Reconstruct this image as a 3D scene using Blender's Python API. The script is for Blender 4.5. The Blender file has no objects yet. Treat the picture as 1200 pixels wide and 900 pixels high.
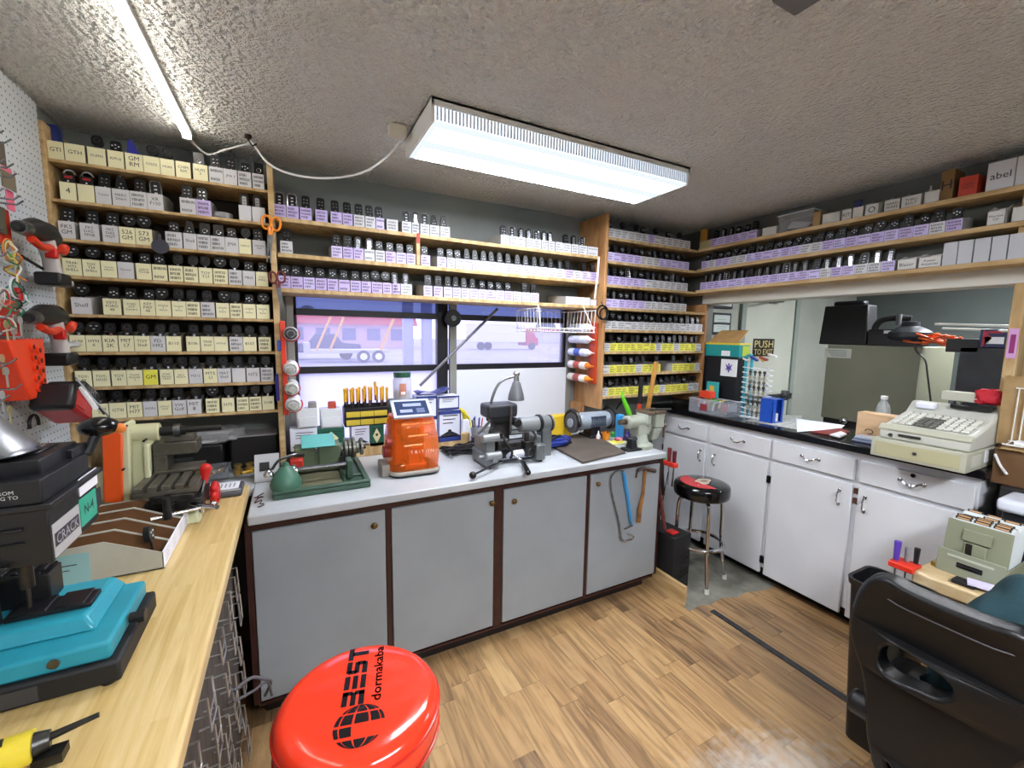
import bpy, math, random
from mathutils import Matrix, Vector
PI = math.pi
SC = bpy.context.scene
COL = SC.collection
rnd = random.Random(7)

# ------------------------------------------------------------------ camera model (calibrated from the room's vanishing points)
CAM_H = 1.6; FOC = 500.0
_y, _p, _r = math.radians(27.53), math.radians(-6.56), math.radians(0.92)
_f = Vector((math.sin(_y)*math.cos(_p), math.cos(_y)*math.cos(_p), math.sin(_p)))
_a = Vector((math.cos(_y), -math.sin(_y), 0)); _b = _a.cross(_f)
RIGHT = math.cos(_r)*_a + math.sin(_r)*_b; UP = -math.sin(_r)*_a + math.cos(_r)*_b
def P(px, py, **k):
    """world point where the sight line of a photo pixel meets the plane x=, y= or z="""
    d = RIGHT*((px-600)/FOC) + UP*(-(py-450)/FOC) + _f
    (ax, v), = k.items(); i = 'xyz'.index(ax); o = Vector((0, 0, CAM_H))
    return o + d*((v-o[i])/d[i])
cam = bpy.data.cameras.new('camera'); camo = bpy.data.objects.new('camera', cam); COL.objects.link(camo)
m = Matrix((RIGHT, UP, -_f)).transposed().to_4x4(); m.translation = (0, 0, CAM_H); camo.matrix_world = m
cam.sensor_width = 36; cam.lens = 36*FOC/1200; cam.clip_start = 0.02; SC.camera = camo

# ------------------------------------------------------------------ materials
def lin(c):
    if isinstance(c, str): c = tuple(int(c[i:i+2], 16) for i in (0, 2, 4))
    return tuple((v/255/12.92 if v/255 <= .04045 else ((v/255+.055)/1.055)**2.4) for v in c) + (1.0,)
_MC = {}
def mat(c, rough=.5, metal=0, c2=None, sc=8, bump=0, bsc=60, stretch=None, spec=.5, coat=0, emis=0, trans=0, alpha=1, ior=1.45, det=4, lo=.35, hi=.65):
    key = (c, rough, metal, c2, sc, bump, bsc, stretch, spec, coat, emis, trans, alpha, ior, det, lo, hi)
    if key in _MC: return _MC[key]
    m = bpy.data.materials.new('mat_%s' % (c,)); m.use_nodes = True
    nt = m.node_tree; N = nt.nodes; L = nt.links; b = N['Principled BSDF']
    b.inputs['Base Color'].default_value = lin(c); b.inputs['Roughness'].default_value = rough
    b.inputs['Metallic'].default_value = metal; b.inputs['Specular IOR Level'].default_value = spec
    b.inputs['Coat Weight'].default_value = coat; b.inputs['IOR'].default_value = ior
    b.inputs['Transmission Weight'].default_value = trans; b.inputs['Alpha'].default_value = alpha
    if emis: b.inputs['Emission Color'].default_value = lin(c); b.inputs['Emission Strength'].default_value = emis
    src = None
    if c2 or bump:
        tc = N.new('ShaderNodeTexCoord'); mp = N.new('ShaderNodeMapping'); L.new(tc.outputs['Object'], mp.inputs[0])
        if stretch: mp.inputs['Scale'].default_value = stretch
        src = mp.outputs[0]
    if c2 is None and not bump and not emis and trans == 0 and alpha == 1 and metal < .5:
        tc = N.new('ShaderNodeTexCoord'); n = N.new('ShaderNodeTexNoise'); n.inputs['Scale'].default_value = 35
        L.new(tc.outputs['Object'], n.inputs['Vector']); mr = N.new('ShaderNodeMapRange')
        mr.inputs[3].default_value = max(0, rough-.06); mr.inputs[4].default_value = min(1, rough+.06)
        L.new(n.outputs['Fac'], mr.inputs[0]); L.new(mr.outputs[0], b.inputs['Roughness'])
    if c2:
        n = N.new('ShaderNodeTexNoise'); n.inputs['Scale'].default_value = sc; n.inputs['Detail'].default_value = det
        cr = N.new('ShaderNodeValToRGB'); cr.color_ramp.elements[0].position = lo; cr.color_ramp.elements[1].position = hi
        cr.color_ramp.elements[0].color = lin(c); cr.color_ramp.elements[1].color = lin(c2)
        L.new(src, n.inputs['Vector']); L.new(n.outputs['Fac'], cr.inputs[0]); L.new(cr.outputs[0], b.inputs['Base Color'])
    if bump:
        n = N.new('ShaderNodeTexNoise'); n.inputs['Scale'].default_value = bsc; n.inputs['Detail'].default_value = 3
        bp = N.new('ShaderNodeBump'); bp.inputs['Strength'].default_value = bump; bp.inputs['Distance'].default_value = .01
        L.new(src, n.inputs['Vector']); L.new(n.outputs['Fac'], bp.inputs['Height']); L.new(bp.outputs[0], b.inputs['Normal'])
    _MC[key] = m; return m
def emit(c, s, name):
    m = bpy.data.materials.new(name); m.use_nodes = True; nt = m.node_tree; nt.nodes.clear()
    e = nt.nodes.new('ShaderNodeEmission'); o = nt.nodes.new('ShaderNodeOutputMaterial')
    e.inputs[0].default_value = lin(c); e.inputs[1].default_value = s; nt.links.new(e.outputs[0], o.inputs[0]); return m
class NT:                                     # tiny node-expression helper
    def __init__(s, name):
        s.m = bpy.data.materials.new(name); s.m.use_nodes = True; s.t = s.m.node_tree; s.b = s.t.nodes['Principled BSDF']
        s.xyz = s.t.nodes.new('ShaderNodeSeparateXYZ'); s.tc = s.t.nodes.new('ShaderNodeTexCoord')
        s.t.links.new(s.tc.outputs['Object'], s.xyz.inputs[0])
    def put(s, sock, v):
        if hasattr(v, 'links') or isinstance(v, bpy.types.NodeSocket): s.t.links.new(v, sock)
        else: sock.default_value = v
    def op(s, o, *a):
        n = s.t.nodes.new('ShaderNodeMath'); n.operation = o
        for i, v in enumerate(a): s.put(n.inputs[i], v)
        return n.outputs[0]
    def vec(s, x, y, z=0.0):
        n = s.t.nodes.new('ShaderNodeCombineXYZ')
        for i, v in enumerate((x, y, z)): s.put(n.inputs[i], v)
        return n.outputs[0]
    def noise(s, v, sc, det=3, dist=0):
        n = s.t.nodes.new('ShaderNodeTexNoise'); s.put(n.inputs['Vector'], v); n.inputs['Scale'].default_value = sc
        n.inputs['Detail'].default_value = det; n.inputs['Distortion'].default_value = dist; return n.outputs['Fac']
    def white(s, v):
        n = s.t.nodes.new('ShaderNodeTexWhiteNoise'); n.noise_dimensions = '3D'; s.put(n.inputs['Vector'], v); return n.outputs['Value']
    def ramp(s, f, stops):
        n = s.t.nodes.new('ShaderNodeValToRGB'); s.put(n.inputs[0], f); e = n.color_ramp.elements
        while len(e) < len(stops): e.new(.5)
        for q, (p, c) in zip(e, stops): q.position = p; q.color = lin(c)
        return n.outputs[0]
    def mix(s, f, a, b, mode='MIX'):
        n = s.t.nodes.new('ShaderNodeMix'); n.data_type = 'RGBA'; n.blend_type = mode; s.put(n.inputs[0], f)
        s.put(n.inputs[6], lin(a) if isinstance(a, (str, tuple)) else a); s.put(n.inputs[7], lin(b) if isinstance(b, (str, tuple)) else b); return n.outputs[2]
    def bump(s, h, st, d=.01):
        n = s.t.nodes.new('ShaderNodeBump'); n.inputs['Strength'].default_value = st; n.inputs['Distance'].default_value = d
        s.put(n.inputs['Height'], h); s.put(s.b.inputs['Normal'], n.outputs[0])

# ------------------------------------------------------------------ geometry collector
class G:
    def __init__(s): s.v = []; s.f = []; s.mi = []; s.M = Matrix()
    def add(s, vs, fs, mi=0):
        o = len(s.v); s.v += [s.M @ Vector(v) for v in vs]
        s.f += [tuple(i+o for i in f) for f in fs]; s.mi += [mi]*len(fs); return s
    def box(s, x0, x1, y0, y1, z0, z1, mi=0):
        vs = [(x, y, z) for z in (z0, z1) for y in (y0, y1) for x in (x0, x1)]
        return s.add(vs, [(0, 2, 3, 1), (4, 5, 7, 6), (0, 1, 5, 4), (2, 6, 7, 3), (0, 4, 6, 2), (1, 3, 7, 5)], mi)
    def cbox(s, c, d, mi=0): return s.box(c[0]-d[0]/2, c[0]+d[0]/2, c[1]-d[1]/2, c[1]+d[1]/2, c[2]-d[2]/2, c[2]+d[2]/2, mi)
    def frust(s, a, z0, b, z1, mi=0):        # a,b = (x0,x1,y0,y1) rectangles at z0,z1
        vs = [(a[0], a[2], z0), (a[1], a[2], z0), (a[1], a[3], z0), (a[0], a[3], z0), (b[0], b[2], z1), (b[1], b[2], z1), (b[1], b[3], z1), (b[0], b[3], z1)]
        return s.add(vs, [(3, 2, 1, 0), (4, 5, 6, 7), (0, 1, 5, 4), (1, 2, 6, 5), (2, 3, 7, 6), (3, 0, 4, 7)], mi)
    def cyl(s, p0, p1, r0, r1=None, n=14, mi=0):
        r1 = r0 if r1 is None else r1; p0 = Vector(p0); p1 = Vector(p1); d = (p1-p0).normalized()
        u = d.orthogonal().normalized(); w = d.cross(u); vs = []
        for p, r in ((p0, r0), (p1, r1)):
            vs += [p+(u*math.cos(2*PI*i/n)+w*math.sin(2*PI*i/n))*r for i in range(n)]
        fs = [(i, (i+1) % n, n+(i+1) % n, n+i) for i in range(n)] + [tuple(range(n-1, -1, -1)), tuple(range(n, 2*n))]
        return s.add(vs, fs, mi)
    def tube(s, pts, r, n=7, mi=0, closed=False):
        pts = [Vector(p) for p in pts]; k = len(pts); vs = []; u = None
        for i, p in enumerate(pts):
            a = pts[i-1] if (i or closed) else p; b = pts[(i+1) % k] if (i < k-1 or closed) else p
            d = (b-a).normalized()
            u = d.orthogonal().normalized() if u is None else (u-d*u.dot(d)).normalized()
            w = d.cross(u); rr = r[i] if isinstance(r, (list, tuple)) else r
            vs += [p+(u*math.cos(2*PI*j/n)+w*math.sin(2*PI*j/n))*rr for j in range(n)]
        fs = []
        for i in range(k if closed else k-1):
            o, q = i*n, ((i+1) % k)*n
            fs += [(o+j, o+(j+1) % n, q+(j+1) % n, q+j) for j in range(n)]
        if not closed: fs += [tuple(range(n-1, -1, -1)), tuple(range((k-1)*n, k*n))]
        return s.add(vs, fs, mi)
    def lathe(s, prof, c=(0, 0, 0), n=28, mi=0, sx=1, sy=1):
        vs = []; k = len(prof)
        for r, z in prof: vs += [(c[0]+r*sx*math.cos(2*PI*i/n), c[1]+r*sy*math.sin(2*PI*i/n), c[2]+z) for i in range(n)]
        fs = [(j*n+i, j*n+(i+1) % n, (j+1)*n+(i+1) % n, (j+1)*n+i) for j in range(k-1) for i in range(n)]
        fs += [tuple(range(n-1, -1, -1)), tuple(range((k-1)*n, k*n))]
        return s.add(vs, fs, mi)
    def sph(s, c, r, mi=0, n=12, k=8):
        r = (r, r, r) if not isinstance(r, (tuple, list)) else r; vs = [(c[0], c[1], c[2]-r[2])]
        for j in range(1, k):
            t = -PI/2+PI*j/k
            vs += [(c[0]+r[0]*math.cos(t)*math.cos(2*PI*i/n), c[1]+r[1]*math.cos(t)*math.sin(2*PI*i/n), c[2]+r[2]*math.sin(t)) for i in range(n)]
        vs.append((c[0], c[1], c[2]+r[2])); e = len(vs)-1
        fs = [(0, 1+(i+1) % n, 1+i) for i in range(n)]
        for j in range(k-2): fs += [(1+j*n+i, 1+j*n+(i+1) % n, 1+(j+1)*n+(i+1) % n, 1+(j+1)*n+i) for i in range(n)]
        fs += [(1+(k-2)*n+i, 1+(k-2)*n+(i+1) % n, e) for i in range(n)]
        return s.add(vs, fs, mi)
    def prism(s, poly, ax, a, b, mi=0):      # polygon in the plane across axis ax, swept a..b
        n = len(poly); mk = {'x': lambda u, w, t: (t, u, w), 'y': lambda u, w, t: (u, t, w), 'z': lambda u, w, t: (u, w, t)}[ax]
        vs = [mk(u, w, a) for u, w in poly] + [mk(u, w, b) for u, w in poly]
        return s.add(vs, [tuple(range(n-1, -1, -1)), tuple(range(n, 2*n))] + [(i, (i+1) % n, n+(i+1) % n, n+i) for i in range(n)], mi)
    def text(s, st, w, h, at=Matrix(), mi=0, fixed=False, shear=0):   # fits the string in w x h, centred, in local XY
        vs, fs = text_geo(st); xs = [v[0] for v in vs]; ys = [v[1] for v in vs]
        x0, x1, y0, y1 = min(xs), max(xs), min(ys), max(ys); k = min(w/max(x1-x0, 1e-6), h/max(y1-y0, 1e-6))
        kx, ky = (w/(x1-x0), h/(y1-y0)) if fixed else (k, k)
        return s.add([at @ Vector(((v[0]-(x0+x1)/2)*kx+shear*(v[1]-(y0+y1)/2)*ky, (v[1]-(y0+y1)/2)*ky, 0)) for v in vs], fs, mi)
    def build(s, name, mats, parent=None, bevel=0, flat=False, seg=2, sub=0, ang=35):
        me = bpy.data.meshes.new(name); me.from_pydata(s.v, [], s.f)
        for mm in (mats if isinstance(mats, (list, tuple)) else [mats]): me.materials.append(mm)
        if any(s.mi): me.polygons.foreach_set('material_index', s.mi)
        import bmesh
        bm = bmesh.new(); bm.from_mesh(me); bmesh.ops.recalc_face_normals(bm, faces=bm.faces); bm.to_mesh(me); bm.free()
        if not flat: me.shade_smooth(); me.set_sharp_from_angle(angle=math.radians(ang))
        o = bpy.data.objects.new(name, me); COL.objects.link(o)
        if parent: o.parent = parent
        if bevel:
            b = o.modifiers.new('bevel', 'BEVEL'); b.width = bevel; b.segments = seg; b.limit_method = 'ANGLE'; b.angle_limit = math.radians(40)
            b.harden_normals = False
        if sub:
            b = o.modifiers.new('sub', 'SUBSURF'); b.levels = sub; b.render_levels = sub
        return o
_TG = {}
def text_geo(st):
    if st in _TG: return _TG[st]
    cu = bpy.data.curves.new('t', 'FONT'); cu.body = st; cu.align_x = 'CENTER'; cu.resolution_u = 2; cu.space_line = .95
    o = bpy.data.objects.new('t', cu); COL.objects.link(o); bpy.context.view_layer.update()
    me = o.evaluated_get(bpy.context.evaluated_depsgraph_get()).to_mesh()
    vs = [tuple(v.co) for v in me.vertices]; fs = [tuple(p.vertices) for p in me.polygons]
    bpy.data.objects.remove(o); bpy.data.curves.remove(cu); _TG[st] = (vs, fs); return vs, fs
def tag(o, label, cat, group=None, kind=None):
    o['label'] = label; o['category'] = cat
    if group: o['group'] = group
    if kind: o['kind'] = kind
    return o
def thing(name, label, cat, loc=(0, 0, 0), rz=0, group=None, rot=None):
    o = bpy.data.objects.new(name, None); COL.objects.link(o); o.location = loc; o.rotation_euler = rot or (0, 0, rz)
    o.empty_display_size = .02; return tag(o, label, cat, group)
def struct(o): o['kind'] = 'structure'; return o
def T(x=0, y=0, z=0): return Matrix.Translation((x, y, z))
def R(a, ax): return Matrix.Rotation(a, 4, ax)
FRONT = R(PI/2, 'X')                          # text reads from -Y
LEFTF = R(-PI/2, 'Z') @ R(PI/2, 'X')          # text reads from -X
def copyt(o, parent=None):
    c = o.copy(); COL.objects.link(c); c.parent = parent
    for ch in list(o.children): copyt(ch, c)
    return c
def arc(c, r, a0, a1, n, pl='xy'):
    out = []
    for i in range(n+1):
        t = math.radians(a0+(a1-a0)*i/n); u, w = r*math.cos(t), r*math.sin(t)
        out.append({'xy': (c[0]+u, c[1]+w, c[2]), 'xz': (c[0]+u, c[1], c[2]+w), 'yz': (c[0], c[1]+u, c[2]+w)}[pl])
    return out
def smooth(pts, k=6):
    pts = [Vector(p) for p in pts]; out = []
    for i in range(len(pts)-1):
        p0 = pts[max(i-1, 0)]; p1 = pts[i]; p2 = pts[i+1]; p3 = pts[min(i+2, len(pts)-1)]
        for j in range(k):
            t = j/k
            out.append(.5*((2*p1)+(-p0+p2)*t+(2*p0-5*p1+4*p2-p3)*t*t+(-p0+3*p1-3*p2+p3)*t**3))
    return out+[pts[-1]]

BLACK = mat('141417', .42); BLACKG = mat('0d0d0f', .18); RUB = mat('1b1b1d', .6, bump=.1, bsc=300)
CHROME = mat('c8c8cc', .12, 1); STEEL = mat('8b8d90', .32, 1, '6d6e70', 30); DSTEEL = mat('4b4a48', .38, .8, '2e2d2c', 25)
WHITE = mat('e4e5e8', .5); WPAPER = mat('e9ebf2', .7); CREAM = mat('e2dfb9', .7); INK = mat('23242e', .6); LILAC = mat('bfb0e0', .7)
YEL = mat('e0dc55', .7); GREY = mat('8a8c90', .5); CARD = mat('a58a62', .8, c2='97794f', sc=14); CARDW = mat('c9c9c4', .75); RED = mat('c31f1c', .35)
PINE = mat('cbb083', .55, c2='a98a5a', sc=5, stretch=(1, 6, 6), bump=.12, bsc=30)
PINEX = mat('cbb083', .55, c2='a98a5a', sc=5, stretch=(6, 6, 1), bump=.12, bsc=30)
PINEY = mat('cbb083', .55, c2='a98a5a', sc=5, stretch=(6, 1, 6), bump=.12, bsc=30)
PLY = mat('b98d5e', .5, c2='8f6238', sc=4, stretch=(3, 3, 1), bump=.05)
# ================================================================== THE SETTING
BY = 2.6; LX = -.82; RX = 2.92; CZ = 2.44
# laminate planks running along Y
n = NT('laminate'); X, Y = n.xyz.outputs[0], n.xyz.outputs[1]
row = n.op('FLOOR', n.op('DIVIDE', X, .098)); off = n.op('MULTIPLY', n.white(n.vec(row, 3.0)), 5.0)
cell = n.op('FLOOR', n.op('ADD', n.op('DIVIDE', Y, .46), off)); cid = n.vec(row, cell)
rv = n.white(cid)
g = n.noise(n.vec(n.op('ADD', n.op('MULTIPLY', X, 22.0), n.op('MULTIPLY', rv, 40.0)), n.op('MULTIPLY', Y, 2.2), rv), 1.0, 5, 1.6)
g2 = n.noise(n.vec(n.op('MULTIPLY', X, 140.0), n.op('MULTIPLY', Y, 5.0), rv), 1.0, 3)
base = n.ramp(rv, [(0, '5f4229'), (.25, '9a7447'), (.5, 'b18c5a'), (.75, '7c5c3a'), (1, 'bf9d6a')])
grain = n.ramp(g, [(.38, '38261a'), (.47, '8a6643'), (.56, 'b08b60'), (.7, 'bb9a72')])
c = n.mix(.43, base, grain); c = n.mix(n.op('MULTIPLY', g2, .18), c, 'd8bf9a')
fx = n.op('FRACT', n.op('DIVIDE', X, .098)); fy = n.op('FRACT', n.op('ADD', n.op('DIVIDE', Y, .46), off))
line = n.op('MAXIMUM', n.op('LESS_THAN', fx, .018), n.op('LESS_THAN', fy, .005)); c = n.mix(n.op('MULTIPLY', line, .55), c, '4a3320')
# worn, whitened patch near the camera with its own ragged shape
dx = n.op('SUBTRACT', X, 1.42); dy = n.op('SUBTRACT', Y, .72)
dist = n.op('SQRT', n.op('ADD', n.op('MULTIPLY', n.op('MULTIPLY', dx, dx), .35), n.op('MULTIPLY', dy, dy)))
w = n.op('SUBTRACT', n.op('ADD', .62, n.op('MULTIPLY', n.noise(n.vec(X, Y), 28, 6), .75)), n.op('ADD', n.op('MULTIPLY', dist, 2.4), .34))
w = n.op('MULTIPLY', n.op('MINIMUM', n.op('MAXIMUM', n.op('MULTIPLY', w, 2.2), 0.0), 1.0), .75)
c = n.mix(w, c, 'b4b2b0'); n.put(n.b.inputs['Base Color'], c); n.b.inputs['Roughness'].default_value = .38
n.put(n.b.inputs['Roughness'], n.op('ADD', .3, n.op('MULTIPLY', g, .2))); n.bump(n.op('SUBTRACT', g2, line), .12, .004)
LAM = n.m
CONC = mat('8f8e84', .8, c2='6c6a60', sc=7, bump=.3, bsc=40, det=8)
g = G(); g.box(LX-.1, 6.0, -2.3, 2.75, -.1, -.006); struct(g.build('floor', CONC))
g = G(); e = [(2.03, 1.585), (2.12, 1.60), (2.2, 1.575), (2.32, 1.59), (2.41, 1.55), (2.52, 1.56), (2.62, 1.525), (2.76, 1.52)]
g.prism([(LX, -2.2), (2.9, -2.2), (2.9, 1.5)] + e[::-1] + [(2.03, BY), (LX, BY)], 'z', -.006, 0); struct(g.build('floor', LAM, flat=True))
# popcorn ceiling
n = NT('popcorn'); v = n.tc.outputs['Object']
h = n.noise(v, 62, 2); h2 = n.noise(v, 28, 2); big = n.noise(v, 2.5, 2)
hh = n.op('ADD', n.op('MULTIPLY', n.op('POWER', h, 1.5), 1.3), n.op('MULTIPLY', h2, .6))
n.put(n.b.inputs['Base Color'], n.mix(n.op('MULTIPLY', big, .5), 'eff0ec', 'dcddd9')); n.b.inputs['Roughness'].default_value = .95
n.bump(hh, 1.0, .045); POP = n.m
g = G(); g.box(LX-.1, 6.0, -2.3, 2.75, CZ, CZ+.08); struct(g.build('ceiling', POP))
WALLM = mat('7b807e', .7, c2='727775', sc=3, bump=.08, bsc=90)
WALLD = mat('565c59', .7, c2='4e5451', sc=3)
# back wall with window opening
WX0, WX1, WZ0, WZ1 = -.01, 1.845, .95, 1.83
DX0, DX1 = 3.78, 4.60
g = G(); g.box(LX-.1, WX0, BY, BY+.12, -.1, CZ); g.box(WX0, WX1, BY, BY+.12, -.1, WZ0); g.box(WX0, WX1, BY, BY+.12, WZ1, CZ)
g.box(WX1, 2.92, BY, BY+.12, -.1, CZ); struct(g.build('wall_back', WALLM))
WALLF = mat('9a9c92', .65, c2='919389', sc=3)
g = G(); g.box(2.92, DX0, BY, BY+.12, -.1, CZ); g.box(DX1, 6.0, BY, BY+.12, -.1, CZ); g.box(DX0, DX1, BY, BY+.12, 2.08, CZ); struct(g.build('wall_front', WALLF))
g = G(); g.box(LX-.12, LX, -2.3, BY, -.1, CZ); struct(g.build('wall_left', WALLM))
g = G(); g.box(LX-.1, 6.0, -2.3, -2.2, -.1, CZ); struct(g.build('wall_near', mat('a9a9a4', .8)))
g = G(); g.box(5.8, 5.9, -2.2, BY, -.1, CZ); struct(g.build('wall_far', WALLD))
# right partition: header, low wall, solid part towards the camera
g = G(); g.box(RX, RX+.1, -2.2, BY, 1.87, CZ); g.box(RX, RX+.1, -2.2, BY, -.1, 1.0); g.box(RX, RX+.1, -2.2, .52, 1.0, 1.87); g.box(RX, RX+.1, 2.33, BY, 1.0, 1.87)
struct(g.build('wall_right', mat('6c6e69', .7, c2='62645f', sc=3)))
g = G(); g.box(RX-.035, RX+.115, .52, 2.33, 1.862, 1.955); struct(g.build('trim_1', mat('c4c2b8', .45), bevel=.004))
pa_, pb_ = P(1198, 380, x=2.85).y, P(1182, 380, x=2.85).y
g = G(); g.box(2.85, RX+.11, pa_, pb_, 1.05, 1.862); struct(g.build('trim_2', PINEX, bevel=.003))
# exit door
DOORM = mat('b0b2a5', .45, c2='a7a99c', sc=2)
g = G(); g.box(DX0+.02, DX1-.02, BY-.02, BY+.02, .01, 2.06); d = struct(g.build('door_1', DOORM, bevel=.003))
g = G(); g.box(DX0-.05, DX0+.015, BY-.035, BY, 0, 2.13); g.box(DX1-.015, DX1+.05, BY-.035, BY, 0, 2.13); g.box(DX0-.05, DX1+.05, BY-.035, BY, 2.06, 2.13)
g.build('door_frame', mat('7d857d', .45), d, bevel=.004)
g = G(); g.box(DX0+.2, DX0+.5, BY-.08, BY-.022, 1.955, 2.01); g.tube([(DX0+.3, BY-.06, 1.95), (DX0+.12, BY-.2, 1.95), (DX0+.02, BY-.05, 1.95)], .008); g.build('door_closer', mat('5a5a50', .4), d)
g = G(); g.box(DX0+.08, DX1-.08, BY-.1, BY-.06, 1.0, 1.06); g.box(DX0+.08, DX0+.14, BY-.07, BY-.02, .98, 1.08); g.box(DX1-.14, DX1-.08, BY-.07, BY-.02, .98, 1.08); g.build('push_bar', STEEL, d, bevel=.004)
# ---- window
FR = mat('17151b', .4); ALU = mat('8f8f8a', .4, .3)
def glassmat(name, c, opac, tl):
    m = bpy.data.materials.new(name); m.use_nodes = True; t = m.node_tree; t.nodes.clear(); A = t.nodes.new
    o = A('ShaderNodeOutputMaterial'); tr = A('ShaderNodeBsdfTransparent'); tr.inputs[0].default_value = lin(c)
    tv = A('ShaderNodeBsdfTranslucent'); tv.inputs[0].default_value = lin(tl); m1 = A('ShaderNodeMixShader')
    ns = A('ShaderNodeTexNoise'); ns.inputs['Scale'].default_value = 2.5; mr = A('ShaderNodeMapRange'); mr.inputs[3].default_value = opac-.05; mr.inputs[4].default_value = opac+.05
    tcn = A('ShaderNodeTexCoord'); t.links.new(tcn.outputs['Object'], ns.inputs['Vector']); t.links.new(ns.outputs['Fac'], mr.inputs[0]); t.links.new(mr.outputs[0], m1.inputs[0])
    t.links.new(tr.outputs[0], m1.inputs[1]); t.links.new(tv.outputs[0], m1.inputs[2])
    gl = A('ShaderNodeBsdfGlossy'); gl.inputs['Roughness'].default_value = .03; m2 = A('ShaderNodeMixShader'); m2.inputs[0].default_value = .05
    t.links.new(m1.outputs[0], m2.inputs[1]); t.links.new(gl.outputs[0], m2.inputs[2]); t.links.new(m2.outputs[0], o.inputs[0]); return m
def zy(py, x, y=2.63): return P(x, py, y=y).z
zt = zy(368, 430); zm = zy(432, 430)
win = struct(G().box(WX0, WX0+.035, BY-.004, BY+.1, WZ0, WZ1).box(WX1-.04, WX1, BY-.004, BY+.1, WZ0, WZ1).box(WX0+.035, WX1-.04, BY+.02, BY+.1, WZ1-.03, WZ1).box(WX0+.035, WX1-.04, BY+.0, BY+.1, WZ0, WZ0+.03).build('window_1', ALU, bevel=.002))
MX0, MX1 = P(512, 400, y=2.63).x, P(524, 400, y=2.63).x
g = G(); g.box(WX0+.035, MX0, BY+.02, BY+.06, zt-.018, zt+.018); g.box(MX1, WX1-.04, BY+.02, BY+.06, zt-.018, zt+.018)
g.box(WX0+.035, MX0, BY+.02, BY+.06, zm-.02, zm+.018); g.box(MX1, WX1-.04, BY+.02, BY+.06, zm-.02, zm+.018)
g.box(MX0, MX1, BY+.015, BY+.065, WZ0+.03, WZ1-.03); g.box(WX1-.06, WX1-.04, BY+.02, BY+.06, zm, WZ1-.03); g.box(WX0+.035, WX0+.05, BY+.02, BY+.06, WZ0+.03, WZ1-.03); g.build('window_frame', FR, win, bevel=.002)
g = G(); g.box(MX1+.004, MX1+.05, BY-.012, BY+.014, WZ0+.03, WZ1-.03); g.build('mullion', ALU, win, bevel=.002)
GLA = glassmat('view_haze_glass', 'e6e6fc', .14, 'e8e7fc'); GLB = glassmat('tinted_strip', '8a92b4', .2, '8d92b4'); GLC = glassmat('frosted_film', 'd6d4fc', .93, 'e2e1fa')  # GLA carries the washed-out haze of the outdoor view in its tint
g = G(); g.box(WX0+.05, MX0, BY+.038, BY+.041, zm+.018, zt-.018); g.box(MX1, WX1-.06, BY+.038, BY+.041, zm+.018, zt-.018); g.build('pane', GLA, win)
g = G(); g.box(WX0+.05, MX0, BY+.038, BY+.041, zt+.018, WZ1-.03); g.box(MX1, WX1-.06, BY+.038, BY+.041, zt+.018, WZ1-.03); g.build('top_pane', GLB, win)
g = G(); g.box(WX0+.05, MX0, BY+.038, BY+.041, WZ0+.03, zm-.02); g.build('lower_pane', GLC, win)
g = G(); g.box(MX1+.05, WX1-.04, BY+.004, BY+.016, WZ0+.03, zm-.02); g.build('white_board', mat('d3d6de', .4), win)
# diagonal brace & small round sensor on the mullion, strap
a = P(492, 452, y=2.52); b = P(583, 362, y=2.52)
tag(G().cyl(a, b, .009, n=10).build('strut', mat('77767a', .4, .6)), 'thin grey metal prop rod slanting across the window', 'rod')
c0 = P(530, 373, y=2.56); r_ = thing('hanging_disc', 'round black disc hanging at the top of the window mullion', 'disc', c0)
G().cyl((0, .0, 0), (0, -.025, 0), .052, n=28).build('disc', BLACK, r_, bevel=.004); G().cyl((0, -.025, 0), (0, -.032, 0), .016, n=16).tube(arc((0, -.033, 0), .008, 0, 300, 10, 'xz'), .002).build('hub', STEEL, r_)
# ---- ceiling lamp
LAMP = 36
lampc = (1.14, 1.77)
lp = thing('ceiling_light', 'rectangular fluorescent ceiling fixture with ribbed diffuser, switched on', 'ceiling light', (lampc[0], lampc[1], CZ))
lw, ld = .66, .195; HOUS = mat('d9dad8', .4)
g = G(); g.box(-lw, lw, -ld, ld, -.012, 0); g.box(-lw, -lw+.012, -ld, ld, -.085, 0); g.box(lw-.012, lw, -ld, ld, -.085, 0); g.box(-lw, lw, -ld, -ld+.004, -.03, 0); g.box(-lw, lw, ld-.004, ld, -.03, 0); g.build('housing', HOUS, lp, bevel=.003)
ET = emit('f4f8ff', LAMP, 'tube_glow'); EA = emit('e2ecfa', 1.0, 'acrylic_glow'); ES = emit('dde8f6', 1.6, 'acrylic_side_glow')
g = G(); g.prism([(-ld+.006, -.03), (-ld+.012, -.078), (-ld+.03, -.085), (ld-.03, -.085), (ld-.012, -.078), (ld-.006, -.03)], 'x', -lw+.013, lw-.013)
me = g.build('diffuser', [EA, ES], lp); 
for p in me.data.polygons:
    if abs(p.normal.z) < .6: p.material_index = 1
g = G(); g.box(-lw+.03, lw-.03, -.155, -.035, -.0875, -.0855); g.box(-lw+.03, lw-.03, .035, .155, -.0875, -.0855); g.build('lit_tube_band', ET, lp)
g = G()
for i in range(92): g.box(-lw+.02+i*.0142, -lw+.026+i*.0142, -ld+.001, -ld+.007, -.075, -.032)
g.build('diffuser_rib', mat('dde4ee', .3), lp)
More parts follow.
